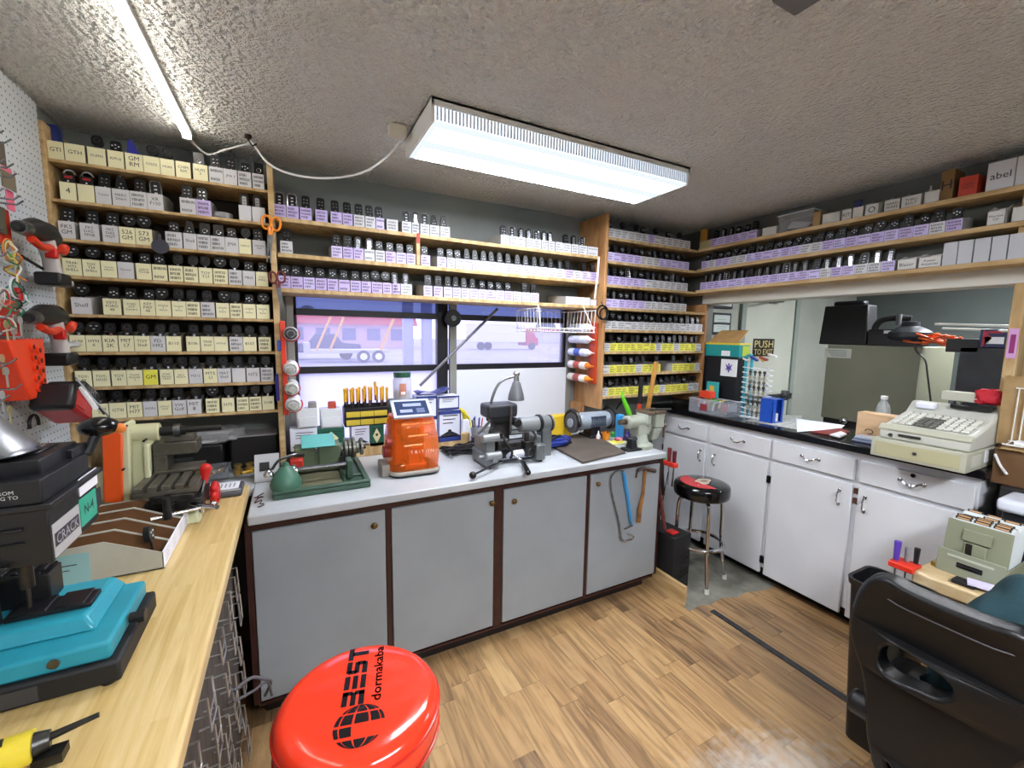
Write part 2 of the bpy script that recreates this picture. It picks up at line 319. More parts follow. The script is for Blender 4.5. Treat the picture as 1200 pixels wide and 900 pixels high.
# ---- led tube
tb = thing('led_tube', 'long slim led tube light along the ceiling at the left', 'tube light', (-.35, 1.5, CZ))
G().box(-.016, .016, -.85, .84, -.018, 0).build('channel', HOUS, tb); G().cyl((0, -.84, -.028), (0, .825, -.028), .0135, n=14).build('tube', emit('fff8ec', 18, 'led_glow'), tb)
G().box(-.017, .017, .825, .845, -.042, -.0).build('end_cap', WHITE, tb, bevel=.002)
pts = smooth([(-.35, 2.346, 2.41), P(243, 181, y=2.4), P(262, 176, y=2.38), P(290, 169, y=2.36), P(296, 168, y=2.3), P(315, 192, y=2.25), P(345, 205, y=2.2), P(385, 209, y=2.1), P(425, 202, y=2.0), P(455, 182, y=1.95), P(474, 158, z=2.43)], 6)
tag(G().tube(pts, .0045).build('power_cord', WHITE), 'white flex drooping from the led tube across to the fluorescent fixture', 'cord')
h_ = P(291, 164, z=2.42); tag(G().tube([(h_.x, h_.y, CZ), h_, (h_.x+.015, h_.y-.01, 2.395), (h_.x+.03, h_.y, 2.41)], .004).cyl((h_.x, h_.y, CZ-.012), (h_.x, h_.y, CZ), .014).build('ceiling_hook', mat('3a3530', .4, .6)), 'small dark ceiling hook holding up the white flex', 'hook')
o_ = P(474, 150, z=2.435); tag(G().cbox((o_.x-.03, o_.y, 2.415), (.07, .05, .045)).build('socket_box', mat('cfcabc', .5), bevel=.006), 'small off-white plug adaptor at the end of the ceiling fixture', 'socket')
v_ = P(918, 2, z=CZ); tag(G().box(v_.x-.05, v_.x+.05, v_.y-.12, v_.y, CZ-.02, CZ).build('ceiling_vent', mat('6a6a6c', .6), bevel=.006), 'grey flat box on the ceiling at the top of the photo', 'vent_box')  # small grey vent box at the ceiling
# further lamps
def area(name, loc, sx, sy, en, rot=(0, 0, 0), col=(1, 1, 1)):
    l = bpy.data.lights.new(name, 'AREA'); l.shape = 'RECTANGLE'; l.size = sx; l.size_y = sy; l.energy = en; l.color = col
    o = bpy.data.objects.new(name, l); COL.objects.link(o); o.location = loc; o.rotation_euler = rot; return o
# a second fixture behind the camera, and an added one in the shop beyond
FILL = emit('f4f8ff', 98, 'fill_tube_glow')  # stronger than the visible fixture's tubes, as fill light
def relamp(o):
    for c in o.children:
        if c.name.startswith('lit_tube_band'): c.data = c.data.copy(); c.data.materials[0] = FILL
lp2 = copyt(lp); relamp(lp2); lp2.location = (1.0, -.75, CZ); lp2['label'] = 'fluorescent ceiling fixture nearer the door, behind the viewer'
lp3 = copyt(lp); relamp(lp3); lp3.location = (4.35, .9, CZ); lp3['label'] = 'added unseen ceiling fixture lighting the shop beyond the counter'  # unseen lamp added to brighten the far room
# ---- outdoors
W = bpy.data.worlds.new('world'); SC.world = W; W.use_nodes = True; nt = W.node_tree
bg = nt.nodes['Background']; bg.inputs[0].default_value = (.9, .91, 1, 1); bg.inputs[1].default_value = 3.5
sky = nt.nodes.new('ShaderNodeTexSky'); sky.sky_type = 'HOSEK_WILKIE'; sky.turbidity = 9; sky.sun_direction = (-.4, .5, .75); sky.ground_albedo = .5
mx = nt.nodes.new('ShaderNodeMix'); mx.data_type = 'RGBA'; mx.inputs[0].default_value = .25; mx.inputs[6].default_value = (.9, .91, 1, 1)
nt.links.new(sky.outputs[0], mx.inputs[7]); nt.links.new(mx.outputs[2], bg.inputs[0])
g = G(); g.box(-90, 160, BY+.13, 140, -.25, -.15); struct(g.build('ground', mat('a9a8b2', .9, c2='96959f', sc=.5)))
def veh(name, label, cat, x, y, rz=0): return thing(name, label, cat, (x, y, -.15), rz)
# pickup with trailer
t_ = P(372, 392, y=13); s_ = 1
tr = veh('pickup_truck', 'dark pickup truck parked outside, seen through the left window pane', 'pickup truck', P(372, 400, y=30).x, 30)
G().prism([(-2.6, .45), (-2.6, 1.0), (-1.0, 1.05), (-.6, 1.05), (-.2, 1.65), (1.0, 1.65), (1.4, 1.1), (2.5, 1.0), (2.6, .5)], 'y', -.85, .85).build('body', mat('50506a', .3), tr, bevel=.06)
for xx in (-1.7, 1.6): G().cyl((xx, -.9, .38), (xx, -.65, .38), .38, n=20).build('wheel', mat('2a2a33', .6), tr)
tl = veh('flatbed_trailer', 'white twin axle trailer with yellow ramps behind the pickup', 'trailer', P(425, 400, y=27).x, 27)
G().box(-3.2, 1.4, -.9, .9, .55, .75).box(-3.2, -2.9, -.9, .9, .75, 1.15).build('deck', mat('b8b8d0', .5), tl, bevel=.02)
for xx in (-.1, .75): G().cyl((xx, -.98, .36), (xx, -.78, .36), .36, n=20).cyl((xx, -1.0, .36), (xx, -.98, .36), .2, n=16, mi=1).build('wheel', [mat('3a3a48', .6), WHITE], tl)
for xx in (-2.6, -1.9, .9):
    G().tube([(xx, -.9, .7), (xx+.8, -.9, 2.6)], .05).tube([(xx+.0, -.5, .7), (xx+.8, -.5, 2.6)], .05).build('ramp', mat('d7a54a', .5), tl)
bl = thing('roadside_building', 'low red roofed building across the road', 'building', (P(410, 385, y=50).x, 50, -.15))
G().box(-7, 7, 0, 6, 0, 3.2).build('wall', mat('c5a7b2', .8), bl); G().prism([(-7.4, 2.6), (7.4, 2.6), (7, 3.9), (-7, 3.9)], 'y', -.5, 6).build('roof', mat('c3494f', .7), bl)
for k in range(5): G().box(-6+k*2.6, -4.6+k*2.6, -.05, .02, .9, 2.2).build('window', mat('6a6a8a', .2), bl)
bl = thing('warehouse', 'long pale building with red trim seen through the right pane', 'building', (P(640, 385, y=80).x, 80, -.15))
G().box(-9, 13, 0, 6, 0, 3.1).build('wall', mat('c2c2d6', .8), bl); G().box(-9, 13, -.1, 6, 2.5, 3.3).build('fascia', mat('b5606a', .7), bl)
tk = veh('box_truck', 'white box truck with red cab parked beyond the right pane', 'truck', P(592, 392, y=46).x, 46)
G().box(-4.6, 2.2, -1.1, 1.1, .9, 3.0).build('cargo_box', mat('dcdcec', .5), tk, bevel=.03); G().prism([(2.3, .5), (2.3, 2.5), (3.2, 2.5), (3.7, 1.5), (4.0, 1.4), (4.0, .5)], 'y', -1.05, 1.05).build('cab', mat('b83038', .4), tk, bevel=.05)
for xx in (-3.6, -2.7, 3.1): G().cyl((xx, -1.15, .45), (xx, -.9, .45), .45, n=20).build('wheel', mat('33333c', .6), tk)
for px_ in (478, 500):
    q = P(px_, 400, y=20); tag(G().box(q.x-.22, q.x+.22, 19.8, 20.2, -.15, 6.5).build('square_pillar', mat('9a9cba', .6), bevel=.02), 'square grey pillar outside the left window pane, %s of the two' % ('left' if px_ < 490 else 'right'), 'pillar')
for px_, yy in ((345, 75), (640, 110)):
    q = P(px_, 380, y=yy); g = G()
    for k in range(9): g.sph((q.x+rnd.uniform(-2, 2), yy+rnd.uniform(-1, 1), 3.6+rnd.uniform(-1, 1.2)), rnd.uniform(1, 1.7))
    t0 = thing('tree', 'round tree beyond the buildings, seen %s' % ('at the left edge of the window' if px_ < 400 else 'through the right pane'), 'tree', (0, 0, 0)); g.build('crown', mat('5c6b60', .9, bump=1, bsc=3), t0); G().cyl((q.x, yy, -.15), (q.x, yy, 3), .3).build('trunk', mat('5a4a40', .9), t0)
# ================================================================== BENCHES AND CABINETS
# grey back bench
GT = mat('b4b8bd', .3, c2='a9adb2', sc=4); GD = mat('949a9f', .42, c2='8c9297', sc=3); MAH = mat('2f1614', .4, c2='3c1f1b', sc=20)
bx0, bx1, by0 = -.165, 2.0, 1.8
bt = tag(G().box(bx0, bx1, by0, BY-.002, .872, .91).box(LX+.02, bx0, 2.143, BY-.002, .872, .91).build('worktop', GT, bevel=.006), 'pale grey laminate worktop under the window', 'worktop')
bn = thing('bench_cabinet', 'grey bench cabinet with four flush doors and dark mahogany trim', 'cabinet', (0, 0, 0))
g = G(); g.box(bx0, bx1-.02, by0+.06, BY-.01, .1, .868); g.build('carcass', MAH, bn)
g = G(); g.box(bx0+.02, bx1-.02, by0+.12, BY-.02, .0, .1); g.build('toe_kick', mat('15100f', .6), bn)
fy = by0+.05
dv = [P(p, 640, y=fy).x for p in (291, 455.5, 583.5, 686.5, 769)]
for k, xx in enumerate(dv):
    wd = (.024 if k == 2 else .011)
    G().box(xx-wd, xx+wd, fy-.002, fy+.012, .1, .868).build('stile', MAH, bn, bevel=.002)
G().box(bx0, bx1-.01, fy-.004, fy+.012, .835, .870).build('top_rail', MAH, bn, bevel=.002); G().box(bx0, bx1-.01, fy-.002, fy+.012, .088, .1).build('bottom_rail', MAH, bn)
G().box(bx1-.02, bx1-.01, fy, BY-.01, .1, .87).build('end_panel', mat('3a1a16', .4), bn)
BRASS = mat('7a5f34', .3, .9)
knob = [P(438, 614, y=fy), P(575, 588, y=fy), P(601, 586, y=fy), P(699, 566, y=fy)]
for k in range(4):
    a, b = dv[k]+(.024 if k == 2 else .011)+.003, dv[k+1]-(.024 if k == 1 else .011)-.003
    d = G().box(a, b, fy-.006, fy+.01, .112, .828).build('door', GD, bn, bevel=.0025)
    q = knob[k]; G().cyl((q.x, fy-.006, q.z), (q.x, fy-.016, q.z), .007).sph((q.x, fy-.022, q.z), (.014, .009, .014), n=18).build('knob', BRASS, d)
# board set on the floor at the bench end
tag(G().box(2.03, 2.052, 1.63, 2.05, 0, .125).build('kick_board', PINEY, bevel=.002), 'plain wooden board on edge on the floor at the end of the grey bench', 'board')
tag(G().box(2.135, 2.172, .62, 1.53, .0005, .006).build('floor_strip', mat('26272b', .5, c2='35373b', sc=50), bevel=.002), 'long dark strip stuck to the wood floor', 'floor strip')
# yellow butcher block bench
n = NT('butcher'); X, Y = n.xyz.outputs[0], n.xyz.outputs[1]
row = n.op('FLOOR', n.op('DIVIDE', X, .042)); off = n.op('MULTIPLY', n.white(n.vec(row, 5.0)), 3.0); cell = n.op('FLOOR', n.op('ADD', n.op('DIVIDE', Y, .7), off))
rv = n.white(n.vec(row, cell)); g1 = n.noise(n.vec(n.op('ADD', n.op('MULTIPLY', X, 45.0), n.op('MULTIPLY', rv, 30.0)), n.op('MULTIPLY', Y, 2.5), rv), 1, 4, 1.0)
g3 = n.noise(n.vec(n.op('MULTIPLY', X, 300.0), n.op('MULTIPLY', Y, 30.0)), 1, 2)
c = n.mix(.5, n.ramp(rv, [(0, 'c2a465'), (.5, 'd2b67c'), (1, 'dfc794')]), n.ramp(g1, [(.3, 'b8975a'), (.5, 'dbc187'), (.7, 'ebd8a8')])); c = n.mix(n.op('MULTIPLY', g3, .25), c, 'a8813f')
n.put(n.b.inputs['Base Color'], c); n.b.inputs['Roughness'].default_value = .33; n.bump(g3, .08, .003); BUT = n.m
yb = thing('butcher_block_bench', 'yellow laminated wood bench along the pegboard wall', 'bench', (0, 0, 0))
G().box(LX+.003, -.18, -1.2, 2.14, .888, .93).build('benchtop', BUT, yb, bevel=.008, seg=3)
DKW = mat('241d1a', .6)
for yy in (-1.1, .4, 2.05): G().box(-.31, -.25, yy, yy+.06, 0, .888).box(LX+.02, LX+.08, yy, yy+.06, 0, .888).build('leg', DKW, yb)
G().box(-.33, -.30, -1.1, 2.1, .8, .888).build('apron', DKW, yb)
# dark slatted panel with wire hooks below it
n = NT('slats'); Y, Z = n.xyz.outputs[1], n.xyz.outputs[2]
fy_ = n.op('FRACT', n.op('DIVIDE', Y, .07)); r1 = n.noise(n.vec(n.op('MULTIPLY', Y, 30.0), n.op('MULTIPLY', Z, 4.0)), 1, 4)
n.put(n.b.inputs['Base Color'], n.mix(n.op('LESS_THAN', fy_, .07), n.ramp(r1, [(.3, '3b3430'), (.7, '5b514b')]), '161312')); n.b.inputs['Roughness'].default_value = .6
pn = tag(G().box(-.245, -.225, .3, 1.84, .02, .86).build('hook_panel', n.m), 'dark brown boarded panel below the yellow bench hung with wire hooks', 'panel')
WIRE = mat('c9c9c9', .3, .9)
def wire_loop(y, z, w, h, tilt):
    g = G(); x = -.223
    g.tube([(x, y-w/2, z), (x+.03, y-w/2, z+.004), (x+.034, y-w/2, z-h), (x+.034, y+w/2, z-h), (x+.03, y+w/2, z+.004), (x, y+w/2, z)], .003, n=5)
    g.tube([(x+.034, y-w/2, z-h*.5), (x+.034, y+w/2, z-h*.5)], .0018, n=5); g.tube([(x, y-w*.2, z-h*.7), (x+.034, y-w*.2, z-h*.7)], .0018, n=5)
    o = g.build('wire_hook', WIRE); o.location.z = 0; return o
rs = random.Random(3); k = 0
for r_i, zz in enumerate((.79, .66, .53, .40, .27, .14)):
    for c_i in range(6):
        yy = .76+c_i*.175+(.05 if r_i % 2 else 0)+rs.uniform(-.012, .012); o = wire_loop(yy, zz+rs.uniform(-.01, .01), rs.uniform(.045, .07), rs.uniform(.06, .10), 0)
        tag(o, 'bent wire hook on the dark panel, %s row down, %s along from the viewer' % (('first', 'second', 'third', 'fourth', 'fifth', 'sixth', 'seventh')[r_i], ('first', 'second', 'third', 'fourth', 'fifth', 'sixth', 'seventh', 'eighth', 'ninth')[c_i]), 'hook', 'wire hooks on the dark panel')
q = P(280, 770, x=-.15); tag(G().tube(smooth([(-.19, 1.42, .52), (-.15, 1.48, .5), (-.12, 1.5, .47), (-.1, 1.54, .42), (-.12, 1.56, .36)]), .005).tube(smooth([(-.19, 1.40, .50), (-.14, 1.46, .47), (-.11, 1.52, .44), (-.1, 1.55, .36)]), .004).build('loose_cable', mat('5d5b60', .5)), 'grey cable looped off the end of the dark hook panel', 'cable')
# ---- white counter cabinets on the right
CW = mat('d6d8dc', .38, c2='ced0d5', sc=3); CT = mat('0e0e12', .16)
CY0, CTZ, CFX = .64, 1.045, 2.70
tag(G().box(2.665, RX+.2, CY0, BY-.003, CTZ-.042, CTZ).build('countertop', CT, bevel=.006), 'glossy black countertop running through the opening above white cabinets', 'countertop')
cb = thing('counter_cabinet', 'white painted counter cabinet with drawers over doors', 'cabinet', (0, 0, 0))
G().box(CFX, RX-.004, CY0+.02, BY-.01, .11, CTZ-.044).build('carcass', CW, cb); G().box(CFX+.08, RX-.004, CY0+.05, BY-.02, 0, .11).build('toe_kick', mat('101012', .7), cb)
yd = [P(p, q, x=CFX-.02).y for p, q in ((778, 500), (828, 510), (832, 510), (902, 530), (905, 530), (1001, 560), (1006, 560), (1141, 600))]
dz0, dz1 = .845, .965; drb = .075
def pull(parent, y, z, vert, s=.045):
    g = G(); x = CFX-.022; pts = [(-1, .0), (-.75, -.018), (-.3, -.026), (0, -.024), (.3, -.026), (.75, -.018), (1, 0)]
    if vert: g.tube(smooth([(x+d, y, z+t*s) for t, d in pts], 4), .0045, n=6)
    else: g.tube(smooth([(x+d, y+t*s, z-(.012 if abs(t) < .5 else 0)) for t, d in pts], 4), .0045, n=6)
    for t in (-1, 1): g.sph((x-.002, y+(0 if vert else t*s), z+(t*s if vert else 0)), (.005, .011, .011) if not vert else (.005, .009, .013), n=10, k=6)
    g.build('handle', CHROME, parent)
for k in range(4):
    ya, yb_ = yd[2*k+1], yd[2*k]
    z0_ = P((828, 902, 1001, 1141)[k], (534, 548, 569, 600)[k], x=CFX-.02).z
    d = G().box(CFX-.02, CFX-.001, ya+.002, yb_-.002, dz0, dz1).build('drawer', CW, cb, bevel=.005); pull(d, (ya+yb_)/2, .915, False)
    if k == 3: G().cyl((CFX-.022, (ya+yb_)/2+.0, .948), (CFX-.019, (ya+yb_)/2, .948), .01).build('lock', BLACKG, d)
dd = [(2.5, yd[0]+.1), (yd[2]+.0, yd[3]), (yd[4], yd[5]), (yd[6], yd[7])]
dd = [(yd[0], yd[1]), (yd[2], yd[3]), (yd[4], yd[5]), (yd[6], yd[7])]
for k, (yb_, ya) in enumerate(dd):
    d = G().box(CFX-.02, CFX-.001, ya+.004, yb_-.004, drb, .825).build('door', CW, cb, bevel=.005)
    hy = {0: ya+.04, 1: yb_-.05, 2: ya+.06, 3: yb_-.04}[k]; pull(d, hy, .735, True, .038)
    for hz in (.71, .17):
        yy = {0: yb_, 1: ya, 2: yb_, 3: ya}[k]; G().cbox((CFX-.014, yy, hz), (.018, .012, .045)).build('hinge', mat('1a1614', .4, .5), d, bevel=.002)
for zz in (.79, .735): G().cbox((CFX-.004, (yd[5]+yd[6])/2, zz), (.01, .02, .03)).build('catch_plate', mat('4a2a1c', .6), cb)

# ================================================================== SHELF RACKS
ORD = ['first', 'second', 'third', 'fourth', 'fifth', 'sixth', 'seventh', 'eighth', 'ninth', 'tenth', 'eleventh', 'twelfth', 'thirteenth', 'fourteenth', 'fifteenth', 'sixteenth', 'seventeenth', 'eighteenth', 'nineteenth', 'twentieth', 'twenty-first', 'twenty-second', 'twenty-third', 'twenty-fourth', 'twenty-fifth', 'twenty-sixth', 'twenty-seventh', 'twenty-eighth', 'twenty-ninth', 'thirtieth', 'thirty-first', 'thirty-second', 'thirty-third', 'thirty-fourth']
SHB = .018
BACKM = mat('3b3129', .7)
# left rack
LZ = [2.243, 2.096, 1.948, 1.806, 1.655, 1.503, 1.358, 1.22]; LF = 2.34
rk = thing('key_rack', 'tall pine rack of eight shelves of key bins beside the pegboard', 'shelf', (0, 0, 0))
for xx, zb, zt_ in ((-.815, .93, 2.372), (-.062, .945, 2.36)): G().box(xx, xx+.024, LF-.012, BY-.01, zb, zt_).build('side_panel', PINE, rk, bevel=.002)
for z in LZ: G().box(-.791, -.062, LF, BY-.01, z-.012, z).build('shelf', PINEX, rk, bevel=.002)
G().box(-.791, -.062, BY-.012, BY-.004, 1.2, 2.34).build('back_panel', BACKM, rk)
# window rack
WZ = [2.132, 1.968, 1.805]; WF = 2.34
rk = thing('window_shelf', 'three long pine shelves of key bins mounted above the window', 'shelf', (0, 0, 0))
for z in WZ: G().box(-.034, 1.872, WF, BY-.008, z-.02, z).build('shelf', PINEX, rk, bevel=.002)
dvx = P(490, 290, y=WF).x
G().box(dvx-.009, dvx+.011, WF, WF+.22, WZ[1]+.002, WZ[0]-.022).build('divider', PINE, rk, bevel=.002)
G().box(dvx-.007, dvx+.009, WF-.004, WF+.001, WZ[0]-.05, WZ[0]+.002).build('red_tape', mat('c02a20', .5), rk)
# corner rack
RZ = [P(712, y, y=2.3).z for y in (277, 305, 333, 360, 386, 412, 438, 464.5)]; RF = 2.3
rk = thing('corner_rack', 'plywood corner rack of eight crowded key bin shelves', 'shelf', (0, 0, 0))
G().box(1.875, 1.897, RF-.01, BY-.01, 1.10, 2.405).build('side_panel', PLY, rk, bevel=.002)
G().box(1.84, 1.874, 2.46, BY-.01, .93, 1.12).build('foot', PLY, rk, bevel=.002)
G().box(2.892, 2.912, RF-.005, BY-.01, 1.09, 1.86).build('side_panel', PLY, rk, bevel=.002)
for i, z in enumerate(RZ): G().box(1.897, 2.912 if i < 4 else 2.892, RF, BY-.01, z-.018, z).build('shelf', PINEX, rk, bevel=.002)
G().box(1.897, 2.892, BY-.012, BY-.004, 1.17, 2.35).build('back_panel', BACKM, rk)
# counter-side rack
SZ = [P(1000, 257, x=2.75).z+.0, P(1000, 291, x=2.75).z, P(1000, 323, x=2.75).z]
SZ = [2.262, 2.112, 1.957]; SX = 2.75
rk = thing('counter_shelf', 'three long pine shelves mounted above the counter opening', 'shelf', (0, 0, 0))
for z in SZ: G().box(SX, RX-.002, .25, RF-.012, z-.022, z).build('shelf', PINEY, rk, bevel=.002)
for yy in (.66,): G().box(SX+.02, RX-.002, yy, yy+.018, SZ[2]+.001, SZ[0]-.023).build('divider', PINEY, rk)

# ---- bins and fobs
PAP = {'y': CREAM, 'w': mat('c9cace', .7), 'l': LILAC, 'k': YEL, 'v': mat('c7bde8', .7)}
PNAME = {'y': 'cream', 'w': 'white', 'l': 'lilac', 'k': 'yellow', 'v': 'pale lilac'}
BOXM = mat('8f8a78', .85); BOXW = mat('a6a5a2', .8)  # card toned darker to stand for the shade inside the bins
_bm = {}; _lm = {}
def bin_mesh(w, h, dep, m):
    key = (round(w, 3), h, dep, m.name)
    if key in _bm: return _bm[key]
    g = G(); t = .0018; bh = h*1.25; W2 = w/2-.0012
    g.box(-W2, W2, 0, dep, 0, t); g.box(-W2, W2, 0, t, t, h); g.box(-W2, W2, dep-t, dep, t, bh)
    for s in (-1, 1):
        a, b = sorted((s*W2, s*(W2-t))); g.prism([(t, t), (dep-t, t), (dep-t, bh), (dep*.55, bh), (t, h)], 'x', a, b)
    o = g.build('key_bin', m, flat=True); _bm[key] = o.data; bpy.data.objects.remove(o); return _bm[key]
def label_mesh(w, h, c, txt, var=0):
    key = (round(w, 3), h, c, txt, var)
    if key in _lm: return _lm[key]
    g = G(); g.box(-w/2+.0005, w/2-.0005, -.0022, -.0012, .0015, h+.001)
    if txt is None:
        q = random.Random(var); nl = 2 if h < .05 else 3
        for li in range(nl):
            if q.random() < .12 and li: continue
            z = h*(.78-.27*li); x = -w*.38; end = w*q.uniform(.1, .4)
            while x < end:
                sw = w*q.uniform(.05, .11); hh = h*.085; z1 = z+q.uniform(-hh, hh); z2 = z+q.uniform(-hh, hh); k = .0011
                g.add([(x, -.0026, z1-k), (x+sw*.7, -.0026, z2-k), (x+sw*.7, -.0026, z2+k), (x, -.0026, z1+k)], [(0, 1, 2, 3)], 1)
                g.add([(x, -.0026, z-hh), (x+.0018, -.0026, z-hh), (x+.0018, -.0026, z+hh), (x, -.0026, z+hh)], [(0, 1, 2, 3)], 1)
                x += sw
    elif txt:
        g.text(txt, w*.66, h*(.3 if '\n' not in txt else .6), T(0, -.0026, h*(.56)) @ FRONT, 1)
    o = g.build('label_card', [PAP[c], INK], flat=True); _lm[key] = o.data; bpy.data.objects.remove(o); return _lm[key]
def put_bin(loc, rz, w, h, dep, c, txt, label, group, box=None, var=0):
    o = bpy.data.objects.new('key_bin', bin_mesh(w, h, dep, box or (BOXM if c == 'y' else BOXW))); COL.objects.link(o); o.location = loc; o.rotation_euler = (0, 0, rz)
    l = bpy.data.objects.new('label_card', label_mesh(w, h, c, txt, var)); COL.objects.link(l); l.parent = o
    tag(o, label, 'bin', group); return o
FB = mat('0c0c0e', .38); FB2 = mat('1c1c20', .4); FSIL = mat('b9bac0', .2, .9); FBT = mat('c9ccd4', .4); FDK = mat('3a3b42', .4); FRD = mat('b01c28', .4); FBL = mat('3a3aa8', .35)
def rrect(w, h, r, n=4):
    out = []
    for cx, cz, a in ((w/2-r, -h/2+r, -90), (w/2-r, h/2-r, 0), (-w/2+r, h/2-r, 90), (-w/2+r, -h/2+r, 180)):
        out += [(cx+r*math.cos(math.radians(a+90*i/n)), cz+r*math.sin(math.radians(a+90*i/n))) for i in range(n+1)]
    return out
def fob_proto(kind):
    """upright fob, base at z=0, faces -Y"""
    g = G(); b = G(); H = .086; bd = FB; extra = [FSIL]
    if kind == 'smart':
        g.prism([(x, z+H/2) for x, z in rrect(.036, H, .010)], 'y', -.007, .007)
        for x, z in ((-.007, .066), (.007, .066), (-.007, .051), (.007, .051), (.003, .034)): b.cbox((x, -.0085, z), (.006, .002, .004))
    elif kind == 'chrome':
        g.prism([(x, z+H/2) for x, z in rrect(.036, H, .012)], 'y', -.007, .007)
        b.tube([(x*1.03, -.0062, z*1.01+H/2) for x, z in rrect(.036, H, .012)], .0022, n=5, closed=True)
        for z in (.065, .05, .035): b.cbox((0, -.0085, z), (.010, .002, .005), 1)
    elif kind == 'round':
        g.cyl((0, -.007, .062), (0, .007, .062), .0235, n=22); g.box(-.004, .004, -.0015, .0015, 0, .042)
        for x, z in ((-.009, .068), (.009, .068), (0, .055)): b.cbox((x, -.0085, z), (.007, .002, .004), 1)
    elif kind == 'silver':
        g.prism([(x, z+H/2) for x, z in rrect(.032, H, .013)], 'y', -.007, .007); b.prism([(x, z+H/2+.004) for x, z in rrect(.017, H*.62, .005)], 'y', -.0092, -.0072)
        for z in (.062, .05, .038): b.cbox((0, -.0096, z), (.010, .001, .002), 2)
    elif kind == 'panic':
        g.prism([(x, z+.032) for x, z in rrect(.038, .062, .008)], 'y', -.012, -.002); b.prism([(x, z+.052) for x, z in rrect(.024, .008, .003)], 'y', -.0135, -.0118, 3)
        for z in (.037, .024): b.cyl((0, -.0138, z), (0, -.0118, z), .0032, n=8, mi=1)
        b.tube(arc((0, 0, .068), .017, 0, 180, 12, 'xz'), .004, n=6)
    elif kind == 'taper':
        g.prism([(-.018, .0), (.018, 0), (.019, .03), (.013, .078), (.007, .088), (-.007, .088), (-.013, .078), (-.019, .03)], 'y', -.006, .007)
        for x, z in ((-.006, .04), (.006, .04), (0, .055)): b.cbox((x, -.0075, z), (.005, .002, .003), 1)
        b.cyl((0, -.0065, .08), (0, .0, .09), .0045, n=8)
    elif kind == 'key':
        g.prism([(x, z+.062) for x, z in rrect(.036, .042, .014)], 'y', -.005, .005); b.box(-.0045, .0045, -.0012, .0012, 0, .044); b.tube(arc((0, -.0052, .066), .009, 0, 360, 12, 'xz')[:-1], .0014, n=5, closed=True, mi=2)
    elif kind == 'square':
        g.prism([(x, z+.056) for x, z in rrect(.038, .056, .005)], 'y', -.007, .006); b.tube([(x, -.0072, z+.05) for x, z in arc2(.009, 12)], .0017, n=5, closed=True)
    elif kind == 'small':
        g.prism([(x, z+.05) for x, z in rrect(.034, .05, .008)], 'y', -.006, .006)
        for x in (-.008, .002, .012): b.cbox((x-.002, -.0072, .06-abs(x)*.6), (.005, .002, .005), 1)
        b.cbox((0, -.0072, .045), (.006, .002, .004), 1)
    o = g.build('key_fob', bd, bevel=.0); k = b.build('buttons', [FSIL, FBT, FDK, FRD]); k.parent = o; return o
def arc2(r, n): return [(r*math.cos(2*PI*i/n), r*math.sin(2*PI*i/n)) for i in range(n)]
_fp = {}
FDESC = {'smart': 'black smart fob', 'chrome': 'chrome edged black fob', 'round': 'round black remote fob', 'silver': 'silver faced black fob', 'panic': 'black remote with red button', 'taper': 'tapered black key fob', 'key': 'black headed car key', 'square': 'square black fob', 'small': 'short black fob'}
def put_fob(kind, loc, rz, where, group, tilt=-.12, roll=0):
    if kind not in _fp: o = _fp[kind] = fob_proto(kind)
    else: o = copyt(_fp[kind])
    o.location = loc; o.rotation_euler = (tilt, roll, rz); tag(o, FDESC[kind]+', '+where, 'key fob', group); return o

def mark_of(t):
    t = (t or '').replace('\n', ' ')
    return '' if not t or any(w in t.lower() for w in ('toy', 'merc', 'ford', 'honda', 'nissan', 'lexus', 'mazda', 'kia', 'hyn', 'vw', 'gm', 'camaro', 'tacoma', 'f150', 'jma', 'mit', 'hon', 'fd ', 'golf', '17')) else ', marked '+' '.join(t.split()[:2])
def row(items, z, rackname, shelfname, axis, front, h, dep, fobs, groupn, py):
    """items: (px0, px1, colour, text or None); fobs: kinds per bin"""
    i = 0
    for it, fk in zip(items, fobs):
        a, b, c, txt = it
        if axis == 'y': x0, x1 = P(a, py+(a-items[0][0])*0, y=front).x, P(b, py, y=front).x; cx, w = (x0+x1)/2, x1-x0; loc = (cx, front+.012, z+.0005); rz = 0
        else: x0, x1 = a, b; cx, w = (x0+x1)/2, x1-x0; loc = (front+.012, cx, z+.0005); rz = -PI/2
        where = 'in %s bin from left, %s' % (ORD[i], shelfname)
        o = put_bin(loc, rz, w-.001, h, dep, c, txt, '%s key bin, %s from left, %s%s' % (PNAME[c], ORD[i], shelfname, mark_of(txt)), 'key bins on the '+rackname, var=(i*7+int(z*100)) % 9)
        if fk and fk != '-':
            q = random.Random(i*13+int(z*1000)); dx = q.uniform(-.004, .004)
            if axis == 'y': f = (cx+dx, loc[1]+.020, z+h*.58)
            else: f = (loc[0]+.020, cx+dx, z+h*.58)
            put_fob(fk, f, rz, where, 'key fobs on the '+rackname, tilt=q.uniform(-.14, -.06), roll=q.uniform(-.06, .06))
        i += 1
SHN = ['top shelf', 'second shelf', 'third shelf', 'fourth shelf', 'fifth shelf', 'sixth shelf', 'seventh shelf', 'bottom shelf']
